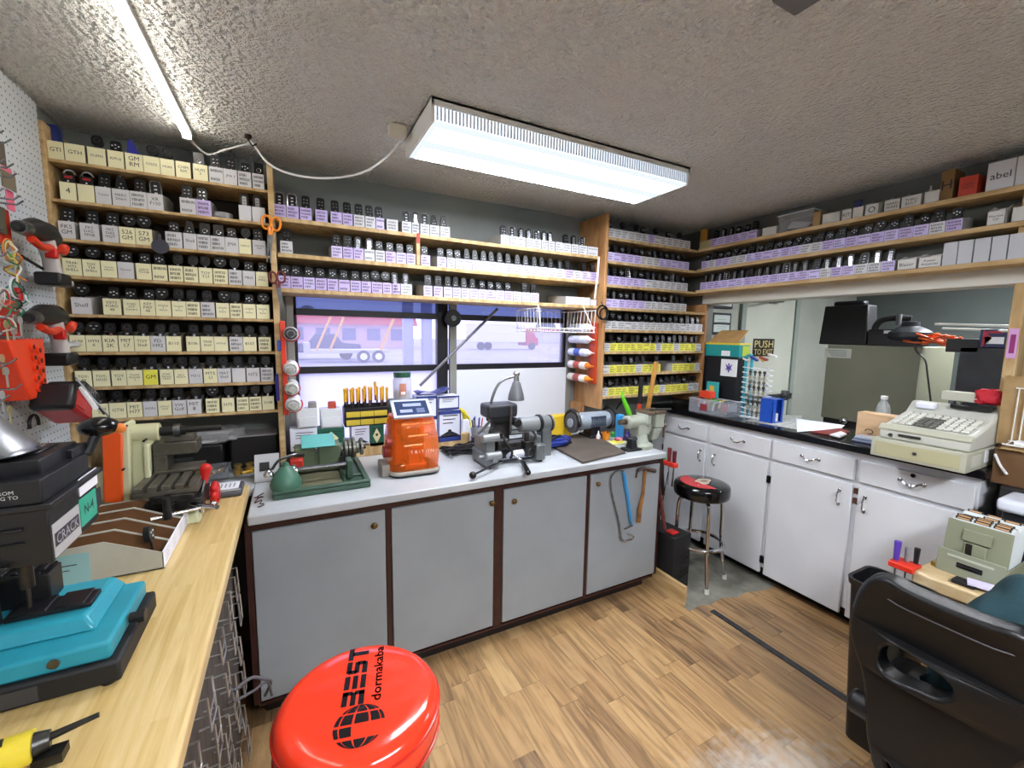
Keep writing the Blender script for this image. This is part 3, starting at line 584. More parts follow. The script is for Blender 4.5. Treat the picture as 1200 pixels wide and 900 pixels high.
Lrows = [
 ([(54, 74, 'y', 'GTI'), (74.5, 99, 'y', 'GTH'), (101, 123, 'y', 'DLEEN'), (124.5, 144, 'y', 'KM16'), (145, 166, 'y', 'GM\nRM'), (166, 186, 'y', 'OG32'), (186, 203, 'y', 'HU66'), (204, 222, 'y', 'CHM\nRM'), (224, 242, 'y', 'HU92\n2'), (243, 260, 'w', None), (260, 276.5, 'w', 'JMA 3'), (277, 293, 'w', None), (294, 308, 'w', None)],
  '- - key small - key key - square smart smart small square', 182),
 ([(70, 90, 'y', '4'), (91, 111, 'y', ''), (111.5, 130.5, 'w', 'Toyota'), (131, 152, 'w', 'MERC\nSmart'), (152, 172, 'w', None), (172, 191, 'w', 'XR\nF150'), (210, 229, 'w', None), (229, 247, 'l', None), (279, 294, 'w', ''), (294.5, 310, 'w', '')],
  'panic panic smart taper smart chrome smart smart silver silver', 240),
 ([(68, 88, 'w', 'FKS\nGM'), (93, 116, 'w', 'FKS\nDAS-\nPP5B'), (119, 138.5, 'w', 'FKS\nDAS\nHQT'), (139, 158, 'y', '526\nGM'), (158, 178, 'y', '573\nGM'), (193, 213, 'w', None), (214, 230, 'w', 'Shell'), (230, 246, 'w', None), (246, 263, 'w', None), (263, 279, 'w', 'JMA'), (279, 294, 'y', 'NSN14'), (295, 311, 'w', 'NISSAN\nShell')],
  'smart smart smart round round small taper square square small key smart', 280),
 ([(73, 96, 'y', 'TR44-\nH72\nSHELL'), (96.5, 117.5, 'y', 'TOY\nT24\nSHELL'), (118, 137, 'y', 'TOY43\n4 Button'), (137.5, 157, 'w', 'Tacoma'), (159, 177.5, 'y', 'LEXUS\nTOY48'), (178, 196, 'y', None), (197, 214.5, 'y', None), (215, 232, 'y', None), (232.5, 249, 'y', 'TOY\nT17'), (249.5, 267, 'y', None), (267.5, 283.5, 'w', None), (284, 299, 'w', 'MB25'), (299.5, 314, 'y', 'TOY\nSHELL')],
  'round round small small small small key key key round key small small', 325),
 ([(83, 107, 'w', 'Shell'), (120, 142, 'y', 'KEYS\nFORD\n4B'), (144, 164, 'y', 'FORD\nH75\nCamaro'), (164, 182, 'y', 'KEY\nPAD\n4B'), (182, 200.5, 'y', 'HONDA\n4\nButton'), (201, 218, 'y', 'HONDA\n3\nButton'), (218, 234.5, 'y', None), (235, 252, 'w', None), (253, 269, 'y', 'HONDA\n2\nButton'), (269.5, 284, 'y', None), (284.5, 300, 'y', 'HONDA\n3\nButton'), (300.5, 316, 'y', 'HONDA\n4\nButton')],
  'round small small small round key key key round key small round', 368),
 ([(81, 100, 'y', 'HU98\nELG'), (100, 119, 'y', 'HYN\n6'), (119.5, 138, 'y', 'KIA\n2K'), (138.5, 157, 'y', 'MIT\n17'), (157, 176, 'y', 'TOY\nShell'), (176, 194, 'w', 'FD\nH92'), (194.5, 212.5, 'y', 'B110'), (218, 234.5, 'y', 'B106'), (235, 251, 'y', 'TR00\nShell'), (251, 267.5, 'y', 'HYN-6'), (269, 285, 'w', None), (285, 301, 'y', 'B107'), (303, 318, 'y', None)],
  'key round key key key key key key key key key key key', 410),
 ([(87, 107, 'y', 'TOY-\n44'), (108, 128.5, 'y', 'TOY-\nHOD'), (130, 148, 'y', 'TOY\n43'), (148, 167, 'y', 'Toyota\nRemote\n2'), (167.5, 185, 'k', 'GM'), (187, 203.5, 'y', 'FORD\nRemote\nHEAD'), (204, 220.5, 'y', 'MZ13\nMAZDA'), (221, 237.5, 'w', 'MZ12'), (238.5, 255, 'y', 'MT5\nLI'), (255, 271, 'w', 'MAT\nShell'), (272, 288, 'w', ''), (289, 305, 'w', 'H72'), (306, 321, 'w', None)],
  'key key key key key key key key key key key key key', 448),
 ([(106, 126.5, 'y', 'HON\nTS'), (127, 147.5, 'y', 'GTIII'), (148, 166.5, 'y', 'MIT\nH77'), (167, 184, 'w', 'HON'), (184.5, 201, 'y', 'HYN-C\nShell'), (201.5, 218.5, 'w', 'VW\nGolf'), (219, 236, 'w', 'MIT\n8'), (241, 257.5, 'y', None), (260, 275, 'y', 'H75'), (277.5, 292, 'y', None), (292.5, 307, 'y', None), (307.5, 322, 'y', 'S108')],
  'key key key key key key key round key key key key', 482)]
for k, (items, f, py) in enumerate(Lrows):
    row(items, LZ[k], 'left rack', SHN[k]+' of left rack', 'y', LF, .066, .2, f.split(), '', py)
Wr = [
 ([(321, 336, 'l'), (336.5, 351, 'l'), (352, 366, 'l'), (370, 384.5, 'l'), (388, 401.5, 'l'), (402, 414, 'l'), (415, 428, 'w'), (428.5, 440.5, 'w'), (441, 451, 'v'), (453.5, 467, 'w'), (471.5, 483, 'w'), (483.5, 492, 'w'), (493, 504, 'w'), (504.5, 516, 'w'), (516.5, 528, 'w'), (588, 598, 'w'), (598.5, 608, 'w'), (608.5, 617.5, 'w'), (618, 627, 'w'), (627.5, 636, 'w'), (636.5, 644, 'w'), (644.5, 652, 'w'), (653, 661.5, 'w'), (662, 671, 'w'), (671.5, 680, 'w'), (680.5, 690, 'w'), (690.5, 703, 'w')],
  'chrome chrome smart smart smart smart smart smart smart - chrome silver chrome taper taper smart chrome silver silver chrome silver silver - smart silver chrome -'),
 ([(329, 344, 'w'), (389, 402, 'v'), (402.5, 414.5, 'l'), (415, 427, 'l'), (427.5, 440, 'w'), (440.5, 452, 'w'), (452.5, 464.5, 'l'), (465, 476.5, 'v'), (477, 488, 'l'), (494, 505, 'l'), (513, 524, 'l')]+[(524.5+9.95*i, 534.2+9.95*i, 'wwvvwvwvvvwvwwlwvl'[i]) for i in range(18)],
  'smart smart smart silver silver small small small small small small small small taper taper taper taper taper taper taper taper taper taper taper silver smart - smart smart'),
 ([(327, 341, 'l'), (341.5, 355.5, 'l'), (356, 369.5, 'v'), (370, 383.5, 'l'), (384, 397, 'l'), (397.5, 410.5, 'l'), (411, 423.5, 'l'), (424, 435.5, 'l'), (436, 448.5, 'l'), (449, 460, 'l'), (460.5, 470, 'l'), (470.5, 483.5, 'w'), (497, 507.5, 'v'), (509, 519.5, 'l')]+[(521+10.2*i, 530.8+10.2*i, 'vvvvvlvlvwv'[i]) for i in range(11)],
  'small small small small small small small small round round silver silver smart smart taper taper taper taper small small small small - smart smart')]
wtexts = [{0: None}, {}, {}]
for k, (items, f) in enumerate(Wr):
    items = [(a, b, c, None) for a, b, c in items]
    row(items, WZ[k], 'window shelves', ['top', 'middle', 'lowest'][k]+' shelf above window', 'y', WF, .056, .17, f.split(), '', (265, 310, 340)[k])
# corner rack rows by world position
def wrow(y0, x1, step, cols, kinds, z, rack, sh, axis, front, h, dep, skip=()):
    items = []; fk = []; i = 0; x = y0
    while (x+step <= x1+1e-6) if step > 0 else (x+step >= x1-1e-6):
        if i not in skip: items.append((x, x+step)); fk.append(i)
        x += step; i += 1
    j = 0
    for (a, b), i in zip(items, fk):
        c = cols[i % len(cols)]; cx = (a+b)/2; w = abs(b-a)-.001
        if axis == 'y': loc = (cx, front+.01, z+.0005); rz = 0
        else: loc = (front+.01, cx, z+.0005); rz = -PI/2
        put_bin(loc, rz, w, h, dep, c, None, '%s key bin, %s from left, %s' % (PNAME[c], ORD[j], sh), 'key bins on the '+rack, var=(i*5+int(z*100)) % 9)
        kd = kinds[i % len(kinds)]
        if kd != '-':
            q = random.Random(i*17+int(z*1000)); u = q.uniform(-.004, .004)
            f = (cx+u, loc[1]+.02, z+h*.62) if axis == 'y' else (loc[0]+.02, cx+u, z+h*.6)
            put_fob(kd, f, rz, 'in %s bin from left, %s' % (ORD[j], sh), 'key fobs on the '+rack, tilt=q.uniform(-.14, -.05), roll=q.uniform(-.06, .06))
        j += 1
RC = ['wwwwwwlwwwwwww', 'vllllwwwvvvvvwl', 'lllllvwwwwwwwww', 'lvllllwwwwwwwww', 'wwwwwwwwwwwwwww', 'wkkkkkkkwkkwkkk', 'wkkkkwkkkkkkkkk', 'wkkkkkkkkwkkkkw']
RKD = ['small - key - key small - key -', 'small smart small key smart small small silver smart', 'silver smart small chrome smart small smart', 'smart silver small small silver smart', 'small round small smart small', 'key key small key', 'key key - key small', 'key small key key']
for k in range(8):
    wrow(1.90, 2.74 if k < 4 else 2.885, .0605 if k < 4 else .0612, RC[k], RKD[k].split(), RZ[k], 'corner rack', SHN[k]+' of corner rack', 'y', RF, .056, .16, skip=(9, 10) if k == 6 else ())
a = 2.285; st = -.0585
SC_ = ['', 'lwllwwvllvlvwwlvlvlvlvwlvlwvwwlvl', 'lllvlvllllvllvwlvwwvwwwwwwww']
wrow(2.19, 1.83, st, 'lvllvl', 'smart silver silver small small smart'.split(), SZ[0], 'counter shelves', 'top shelf above the counter', 'x', SX, .052, .11)
wrow(a-.03, .78, st, SC_[1], 'small smart small small round small smart'.split(), SZ[1], 'counter shelves', 'middle shelf above the counter', 'x', SX, .052, .12, skip=(24,))
wrow(a-.03, 1.03, st, SC_[2], 'silver silver silver chrome silver silver smart'.split(), SZ[2], 'counter shelves', 'lowest shelf above the counter', 'x', SX, .052, .12)
# ================================================================== THINGS
def kit(name, label, cat, loc, group=None):
    o = thing(name, label, cat, loc, 0, group); iv = T(*[-c for c in loc])
    def g():
        q = G(); q.M = iv.copy(); return q
    return o, g
TEAL = mat('2f9aac', .35, c2='2a8ea1', sc=8); TEAL2 = mat('3fb3c4', .35); ORG = mat('e2541a', .4); CRM = mat('c9c9a4', .4, c2='bfbf98', sc=6); GREEN = mat('3f5a4a', .4, c2='384f42', sc=10, spec=.4)
# ---- teal key cutting machine with its black drill head
o, g = kit('key_cutting_machine', 'teal key cutting machine on a black base with big black drill head', 'machine', (-.57, 1.12, .93))
g().box(-.80, -.308, .995, 1.245, .935, .978).build('base', RUB, o, bevel=.006)
for x in (-.78, -.33):
    for y in (1.01, 1.225): g().cyl((x, y, .931), (x, y, .94), .012).build('foot', BLACK, o)
g().box(-.79, -.322, 1.005, 1.235, .978, 1.014).build('bed', TEAL, o, bevel=.007, seg=3)
g().frust((-.79, -.355, 1.055, 1.235), 1.014, (-.79, -.375, 1.07, 1.225), 1.042).build('table', TEAL, o, bevel=.006)
g().box(-.79, -.42, .993, .996, .942, .970).build('tray_lip', mat('3a3a3c', .5), o)
for x, m_ in ((-.40, STEEL), (-.60, BLACK)): g().cyl((x, 1.006, .997), (x, 1.002, .997), .009).build('screw', m_, o)
g().cyl((-.318, 1.10, 1.0), (-.300, 1.10, 1.0), .010).cyl((-.304, 1.10, 1.0), (-.292, 1.10, 1.0), .014).build('stop_knob', BLACK, o)
q = g(); q.box(-.50, -.375, 1.10, 1.155, 1.042, 1.052).box(-.49, -.44, 1.098, 1.157, 1.052, 1.056).box(-.43, -.385, 1.098, 1.157, 1.052, 1.056); q.build('carriage', BLACK, o, bevel=.002)
for k, (x0, x1, y0, z0, z1) in enumerate(((-.66, -.50, 1.05, 1.044, 1.088), (-.56, -.45, 1.15, 1.044, 1.105))):
    q = g(); q.box(x0, x1, y0, y0+.055, z0, z1).box(x0+.01, x1-.01, y0-.005, y0+.06, z1, z1+.008)
    for j in range(5): q.box(x0+.015+j*.02, x0+.025+j*.02, y0, y0+.05, z1+.008, z1+.013)
    q.build('vise_jaw', BLACK, o, bevel=.003)
q = g(); q.cyl((-.56, 1.045, 1.068), (-.56, 1.01, 1.068), .009, mi=1).cyl((-.575, 1.02, 1.066), (-.58, .965, 1.06), .024, .02, mi=0); q.build('clamp_knob', [BLACKG, CHROME], o, bevel=.003)
g().cyl((-.505, 1.20, 1.13), (-.505, 1.225, 1.13), .032, n=24).cyl((-.505, 1.19, 1.13), (-.505, 1.20, 1.13), .012).box(-.52, -.49, 1.2, 1.22, 1.04, 1.12).build('dial', BLACK, o, bevel=.003)
g().cyl((-.745, 1.17, .978), (-.745, 1.17, 1.3), .032, n=24).build('column', mat('5f6062', .35, .6), o)
_g = g
def g(f=_g):
    q = f(); q.M = T(0, 0, -.02) @ q.M; return q
hx = -.372; HY0, HY1 = .968, 1.17
q = g(); q.box(-.80, hx, HY0, HY1, 1.222, 1.318); q.box(-.79, hx-.03, HY0-.006, HY0, 1.285, 1.29).box(-.79, hx-.03, HY0-.006, HY0, 1.262, 1.266); q.build('gear_head', mat('161618', .42), o, bevel=.006)
q = g(); q.box(-.81, hx+.008, HY0-.008, HY1+.012, 1.318, 1.328); q.box(-.80, hx-.004, HY0, HY1-.02, 1.328, 1.368); q.box(-.80, hx-.02, HY0+.045, HY1-.01, 1.366, 1.392); q.box(hx-.075, hx-.01, HY1-.06, HY1+.005, 1.328, 1.385); q.box(-.62, hx-.04, HY0+.09, HY1-.03, 1.392, 1.396, ); q.build('head_cover', mat('18181c', .38), o, bevel=.006)
q = g(); q.box(-.61, hx-.05, HY0+.1, HY1-.05, 1.3965, 1.3975); q.build('top_plate', mat('77746a', .5), o)
q = g(); yf = HY0-.0012
for j, (s_, w_) in enumerate((('WARNING', .05), ('CORRECT POWER CORD FROM', .14), ('OUTLET BEFORE ATTEMPTING TO', .15), ('OPEN GUARD', .06))): q.text(s_, w_, .006 if j else .008, T(-.47-(0 if j else .0), yf, 1.360-j*.0085) @ FRONT, 0)
q.build('warning_text', mat('d0d0d0', .6), o, flat=True)
q = g(); q.box(hx, hx+.0015, HY0+.008, HY0+.11, 1.226, 1.285, 0).box(hx, hx+.0017, HY0+.01, HY0+.105, 1.244, 1.268, 1).box(hx, hx+.0018, HY0+.115, HY0+.19, 1.236, 1.29, 2).box(hx, hx+.0019, HY0+.19, HY0+.215, 1.246, 1.285, 1)
RIGHTF = R(PI/2, 'Z') @ FRONT
q.text('CRACK', .085, .018, T(hx+.0022, HY0+.058, 1.256) @ RIGHTF, 3).text('N-4', .05, .02, T(hx+.0022, HY0+.152, 1.265) @ RIGHTF, 1); q.build('badge', [mat('b3b3b3', .4), mat('303036', .4), mat('3aa98d', .4), mat('b8b8c4', .3)], o, flat=True)
q = g(); q.box(hx, hx+.0015, HY0+.12, HY0+.205, 1.296, 1.33); q.M = q.M; q.build('paper_label', WPAPER, o)
g().cyl((-.47, HY0-.002, 1.245), (-.47, HY0-.02, 1.245), .018, n=20).box(-.52, -.42, HY0-.014, HY0-.002, 1.226, 1.232).build('switch_knob', BLACK, o, bevel=.003)
g().cyl((-.44, 1.05, 1.15), (-.44, 1.05, 1.222), .010).cyl((-.44, 1.05, 1.11), (-.44, 1.05, 1.15), .003).build('spindle', DSTEEL, o)
ka = Vector((hx-.01, HY1+.0, 1.36)); kb = P(116, 500, y=1.2)+Vector((0, 0, .02))
q = g(); q.tube([ka, kb], .009, n=10).build('lever', BLACK, o)
q = g(); q.sph((kb.x, kb.y, kb.z), (.034, .03, .021), n=20, k=12).sph((kb.x+.034, kb.y, kb.z-.006), .011, mi=1); q.build('lever_knob', [BLACKG, mat('d2762e', .4)], o)
# cone shade standing on the head
q = P(-42, 520, y=1.06); o, g = kit('lamp_shade', 'bare steel cone lamp shade above the black drill head at the left edge', 'lamp shade', (q.x, 1.06, 1.378))
g().lathe([(.085, .006), (.083, .014), (.062, .04), (.040, .07), (.028, .09), (.024, .11), (.012, .112)], (q.x, 1.06, 1.378), 32).build('cone', mat('8a8a8c', .35, .8), o); g().lathe([(.086, .001), (.088, .004), (.086, .008)], (q.x, 1.06, 1.378), 32).build('rim', STEEL, o)
# ---- cardboard bins lying along the bench
xF = -.338; BRN = mat('76502f', .8, c2='684427', sc=20); KR = mat('b9b7aa', .75, c2='adab9e', sc=10)
for k in range(4):
    y0 = 1.455+k*.085; y1 = y0+.083; o, g = kit('cardboard_bin', 'long open cardboard bin facing the bench edge, %s of four from the viewer' % ORD[k], 'bin', (-.48, (y0+y1)/2, .93), 'open cardboard bins on the yellow bench')
    pr = [(xF, .932), (xF, .978), (-.46, 1.035), (-.56, 1.03), (-.70, 1.01), (-.70, .932)]
    q = g(); q.prism(pr, 'y', y0, y0+.0025, 0).prism(pr, 'y', y1-.0025, y1, 0); q.box(-.70, xF, y0, y1, .932, .9345, 0).box(-.70, -.6975, y0, y1, .932, 1.01, 0)
    b_ = q.build('tray', [KR], o, flat=True)
    q = g(); q.prism([(xF-.003, .935), (xF-.003, .976), (-.46, 1.032), (-.56, 1.027), (-.697, 1.007), (-.697, .935)], 'y', y1-.0036, y1-.0028); q.build('lining', BRN, o, flat=True)
    q = g(); q.box(xF-.002, xF+.001, y0, y1, .932, .98); 
    for j in range(3): q.text('I L H J T L I', y1-y0-.015, .009, T(xF+.0016, (y0+y1)/2, .945+j*.012) @ RIGHTF, 1)
    q.build('front_flap', [WPAPER, mat('6d4f9a', .6)], o, flat=True)
    if k == 0: q = g(); q.box(-.70, -.49, y0-.001, y0, .934, 1.015); q.box(-.64, -.515, y0-.0016, y0-.001, .985, .9875, 1).box(-.66, -.53, y0-.0016, y0-.001, .972, .9742, 1).box(-.62, -.55, y0-.0016, y0-.001, 1.0, 1.006, 1); q.build('side_label', [mat('8fb9bd', .6), INK], o, flat=True)
put_fob('round', (-.372, 1.51, .955), -PI/2+PI, 'standing in the nearest cardboard bin on the yellow bench', 'fobs in the cardboard bins'); put_fob('smart', (-.372, 1.75, .965), PI/2, 'standing in the farthest cardboard bin on the yellow bench', 'fobs in the cardboard bins')
# ---- yellow handled tool at the near edge
o, g = kit('flush_cutter', 'yellow bodied power tool with black tip at the near left corner of the yellow bench', 'tool', (-.42, .86, .93))
q = g(); q.tube([(-.62, .80, .962), (-.45, .84, .962), (-.372, .855, .962)], [.022, .028, .024], n=16); q.build('body', mat('d8c23a', .35), o)
g().cyl((-.372, .855, .962), (-.355, .859, .962), .018, .014).cyl((-.357, .858, .966), (-.30, .868, .972), .006, .004).box(-.37, -.335, .835, .86, .935, .95).build('tip', DSTEEL, o); g().tube([(-.6, .79, .983), (-.45, .835, .988), (-.40, .847, .986)], .007).build('grip_band', BLACK, o)
# ---- orange and cream belt machine
o, g = kit('belt_sander', 'cream cast iron bench machine with a flat orange belt guard', 'machine', (-.52, 1.93, .93))
yb0 = 1.90
g().box(-.62, -.44, 1.86, 2.02, .932, .955).build('base', CRM, o, bevel=.006)
def px_(x, y, yy=yb0): q = P(x, y, y=yy); return (q.x, q.z)
q = g(); q.prism([px_(123, 507), px_(128, 503), px_(142, 503), px_(146, 507), px_(147, 583), px_(145, 586), px_(127, 586), px_(125, 583)], 'y', 1.87, 1.93); q.build('belt_guard', ORG, o, bevel=.004)
q = g(); q.prism([px_(141, 500), px_(148, 494), px_(153, 497), px_(156, 590), px_(148, 596), px_(146, 590)], 'y', 1.88, 1.96); q.prism([px_(150, 505), px_(177, 503), px_(180, 510), px_(179, 520), px_(172, 525), px_(176, 590), px_(153, 595)], 'y', 1.91, 1.97); q.prism([px_(169, 520), px_(176, 520), px_(178, 592), px_(172, 592)], 'y', 1.885, 1.915); q.build('column', CRM, o, bevel=.005)
a_ = P(166, 509, y=1.9); q = g(); q.cyl((a_.x-.035, 1.93, a_.z), (a_.x+.045, 1.93, a_.z), .032, n=22); q.build('bearing_boss', CRM, o, bevel=.004)
q = g(); q.cyl((a_.x+.045, 1.93, a_.z), (a_.x+.12, 1.93, a_.z), .016, n=16).cyl((a_.x+.085, 1.93, a_.z), (a_.x+.105, 1.93, a_.z), .024, n=16, mi=1).cyl((a_.x+.11, 1.93, a_.z), (a_.x+.23, 1.93, a_.z), .011, mi=0); q.build('spindle', [BLACK, STEEL], o)
q = g(); q.cyl((-.66, 1.99, 1.03), (-.58, 1.99, 1.03), .062, n=26).box(-.65, -.6, 1.95, 2.02, .94, .99); q.build('motor', mat('b4b896', .4), o, bevel=.004)
for x, y in ((171, 515), (147, 548), (150, 498)): a2 = px_(x, y, 1.895); g().cyl((a2[0], 1.9, a2[1]), (a2[0], 1.868, a2[1]), .004).build('bolt', BLACK, o)
# ---- milling vise with slotted table
o, g = kit('milling_vise', 'dark steel cross slide vise with slotted table and black crank handle', 'vise', (-.38, 1.83, .93))
q = g(); q.frust((-.44, -.30, 1.76, 1.92), .932, (-.42, -.32, 1.80, 1.9), .985); q.build('foot', CRM, o, bevel=.006)
q = g(); q.box(-.45, -.29, 1.77, 1.93, .985, 1.02).box(-.43, -.31, 1.75, 1.95, 1.02, 1.045); q.build('saddle', DSTEEL, o, bevel=.003)
VS = mat('6e6a60', .38, .5, '5a564c', 20)
q = g(); q.box(-.475, -.30, 1.76, 1.96, 1.045, 1.06)
for j in range(5): q.box(-.475+j*.037, -.475+j*.037+.025, 1.76, 1.96, 1.06, 1.078)
q.build('slotted_table', VS, o, bevel=.002)
q = g(); q.box(-.45, -.31, 1.91, 2.01, 1.078, 1.09).box(-.45, -.41, 1.91, 2.01, 1.09, 1.145).box(-.45, -.32, 1.91, 2.01, 1.145, 1.19).box(-.42, -.33, 1.93, 1.99, 1.19, 1.215); q.build('vise_block', VS, o, bevel=.003)
q = g(); q.cyl((-.33, 1.78, 1.0), (-.24, 1.70, 1.0), .008, mi=1).cyl((-.42, 1.70, .99), (-.26, 1.76, .99), .007, mi=1).sph((-.26, 1.76, .99), .014, mi=1); q.cyl((-.375, 1.70, .985), (-.375, 1.70, 1.055), .012, .011, mi=0); q.build('crank', [BLACK, CHROME], o)
o, g = kit('lever_clamp', 'lever with a red grip standing on a chrome rod beside the slotted vise', 'lever', (-.29, 1.80, .93))
a2, b2 = P(232, 595, y=1.82), P(240, 562, y=1.84)
q = g(); q.cyl((a2.x, 1.82, .932), (a2.x, 1.82, a2.z), .016, .012); q.cyl(a2, b2, .005, mi=0); q.build('rod', CHROME, o); c2_ = P(241, 549, y=1.86); b2 = P(239, 566, y=1.86); q = g(); q.cyl(b2, c2_, .011, .019, n=14).sph(c2_, .019); q.build('grip', RED, o)
a2 = P(252, 578, y=1.9); o, g = kit('hand_wheel', 'round red star wheel on a silver shaft at the end of the slotted vise', 'knob', (a2.x, 1.9, a2.z))
q = g(); q.cyl((a2.x-.075, 1.9, a2.z), (a2.x-.012, 1.9, a2.z), .006, mi=1)
for j in range(6): t = j*PI/3; q.sph((a2.x, 1.9+.028*math.cos(t), a2.z+.028*math.sin(t)), (.014, .019, .019), n=10, k=6)
q.cyl((a2.x-.014, 1.9, a2.z), (a2.x+.014, 1.9, a2.z), .031, n=18); q.build('wheel', [RED, CHROME], o)
# ---- clutter under the left rack
CLR = mat('d9dde2', .12, trans=.85, ior=1.15, alpha=.8); BAG = mat('c2c4c8', .25, alpha=.55, bump=1.0, bsc=25)
def bag(c, s, name, label, cat, m, seed, parent=None):
    q = random.Random(seed); g = G(); n, k = 22, 12; vs = []
    for j in range(k+1):
        for i in range(n):
            t = -PI/2+PI*j/k; r = 1+q.uniform(-.14, .14); e = lambda v: math.copysign(abs(v)**.6, v)
            vs.append((s[0]*r*e(math.cos(t))*e(math.cos(2*PI*i/n)), s[1]*r*e(math.cos(t))*e(math.sin(2*PI*i/n)), max(-s[2], s[2]*r*e(math.sin(t)))))
    fs = [(j*n+i, j*n+(i+1) % n, (j+1)*n+(i+1) % n, (j+1)*n+i) for j in range(k) for i in range(n)]; g.add(vs, fs)
    o = g.build(name, m, parent); o.location = c
    return tag(o, label, cat) if label else o
bag((-.36, 2.46, 1.10), (.14, .08, .035), 'plastic_bag', 'crumpled clear plastic bag lying on the black cases under the left rack', 'bag', BAG, 3)
o, g = kit('tool_case', 'closed black plastic tool case under the left rack, wider of the two', 'case', (-.48, 2.48, .93)); g().box(-.62, -.30, 2.42, 2.57, .931, 1.06).build('body', BLACK, o, bevel=.012); g().box(-.5, -.42, 2.405, 2.42, .99, 1.01).build('handle', RUB, o, bevel=.004)
o, g = kit('tool_case', 'black box wrapped in clear film beside the rack post under the left rack', 'case', (-.17, 2.45, .93)); g().box(-.27, -.075, 2.40, 2.56, .931, 1.085).build('body', BLACK, o, bevel=.006); g().box(-.272, -.073, 2.395, 2.562, 1.086, 1.092).build('film', BAG, o)
o, g = kit('parts_tray', 'small clear tray of brass bits under the left rack', 'tray', (-.33, 2.33, .93)); q = g(); q.box(-.42, -.27, 2.27, 2.38, .931, .934).box(-.42, -.417, 2.27, 2.38, .934, .975).box(-.273, -.27, 2.27, 2.38, .934, .975).box(-.42, -.27, 2.27, 2.273, .934, .975).box(-.42, -.27, 2.377, 2.38, .934, .975); q.build('shell', CLR, o)
q = g()
for j in range(14): q.cyl((rnd.uniform(-.41, -.285), rnd.uniform(2.28, 2.365), .936), (rnd.uniform(-.41, -.285), rnd.uniform(2.28, 2.365), .96), .006, mi=j % 2)
q.build('bits', [mat('b08a3a', .3, .9), STEEL], o)
for x, y, lb in ((-.235, 2.30, 'left'), (-.19, 2.31, 'right')): tag(G().lathe([(.02, 0), (.02, .025), (.012, .03), (.012, .04), (.017, .042), (.017, .05)], (x, y, .931), 18).build('lock_cylinder', mat('b79a5a', .3, .9)), 'brass lock cylinder standing under the left rack, %s of two' % lb, 'lock cylinder')
q = G()
for s in (-1, 1): q.tube(smooth([(-.12+s*.004, 2.335, .948), (-.15+s*.012, 2.30, .948), (-.20+s*.016, 2.262, .948)], 4), .006)
tag(q.cyl((-.12, 2.335, .946), (-.085, 2.36, .946), .007, .003, mi=1).build('pliers', [mat('d4aa3c', .4), STEEL]), 'yellow handled pliers lying under the left rack near its post', 'pliers')
o, g = kit('bagged_part', 'clear bag with a white printed label at the far end of the yellow bench', 'package', (-.27, 2.08, .93)); q = g(); q.box(-.335, -.195, 1.99, 2.12, .931, .955); q.build('bag', mat('4a4c55', .3), o, bevel=.008); q = g(); q.box(-.32, -.21, 2.02, 2.11, .956, .958)
for j in range(6): q.box(-.305+j*.015, -.300+j*.015, 2.04, 2.09, .958, .9585, 1)
q.build('label', [WPAPER, GREY], o); g().box(-.33, -.20, 1.992, 2.0, .956, .962).build('seal', BAG, o)
o, g = kit('blister_pack', 'grey blister card with a black window leaning by the left rack post', 'package', (-.115, 2.2, .91)); q = g(); q.M = q.M @ T(-.115, 2.2, .912) @ R(-.5, 'X'); q.box(-.05, .05, -.002, .002, 0, .13).box(-.03, .01, -.006, -.002, .05, .09, 1); q.build('card', [mat('a9aaae', .4), BLACK], o)
# ---- pegboard with hooks
n = NT('pegboard'); Y, Z = n.xyz.outputs[1], n.xyz.outputs[2]
fa = n.op('SUBTRACT', n.op('FRACT', n.op('DIVIDE', Y, .0254)), .5); fb = n.op('SUBTRACT', n.op('FRACT', n.op('DIVIDE', Z, .0254)), .5)
rr = n.op('SQRT', n.op('ADD', n.op('MULTIPLY', fa, fa), n.op('MULTIPLY', fb, fb))); n.put(n.b.inputs['Base Color'], n.mix(n.op('LESS_THAN', rr, .13), 'c3c9cf', '17171a')); n.b.inputs['Roughness'].default_value = .45
PX = LX+.018; tag(G().box(LX+.004, PX, -1.2, 2.325, .94, CZ-.01).build('pegboard', n.m), 'white perforated pegboard covering the left wall', 'pegboard')
HK = mat('9a9a9e', .2, 1)
hooks = [(5, 158), (14, 168), (6, 192), (16, 197), (4, 226), (20, 208), (24, 234), (28, 240), (3, 272), (10, 300), (6, 345), (14, 372), (5, 395), (20, 425), (26, 455), (10, 430), (12, 468)]
for i, (a_, b_) in enumerate(hooks):
    q = P(a_, b_, x=PX+.1); L_ = .10
    t = G().tube([(PX, q.y, q.z+.012), (PX+.006, q.y, q.z), (PX+L_*.85, q.y, q.z-.002), (PX+L_, q.y, q.z+.012)], .0028, n=6).tube([(PX, q.y-.008, q.z-.014), (PX+.004, q.y, q.z)], .0025, n=5).build('peg_hook', HK)
    tag(t, 'long wire pegboard hook, %s from the top of those at the left edge' % ORD[i], 'hook', 'wire hooks on the pegboard')
def hang(px, py, w, h, d, m, name, label, cat, x=None, bv=.003):
    q = P(px, py, x=(x or PX+.05)); return tag(G().cbox((q.x, q.y, q.z), (d, w, h)).build(name, m, bevel=bv), label, cat)
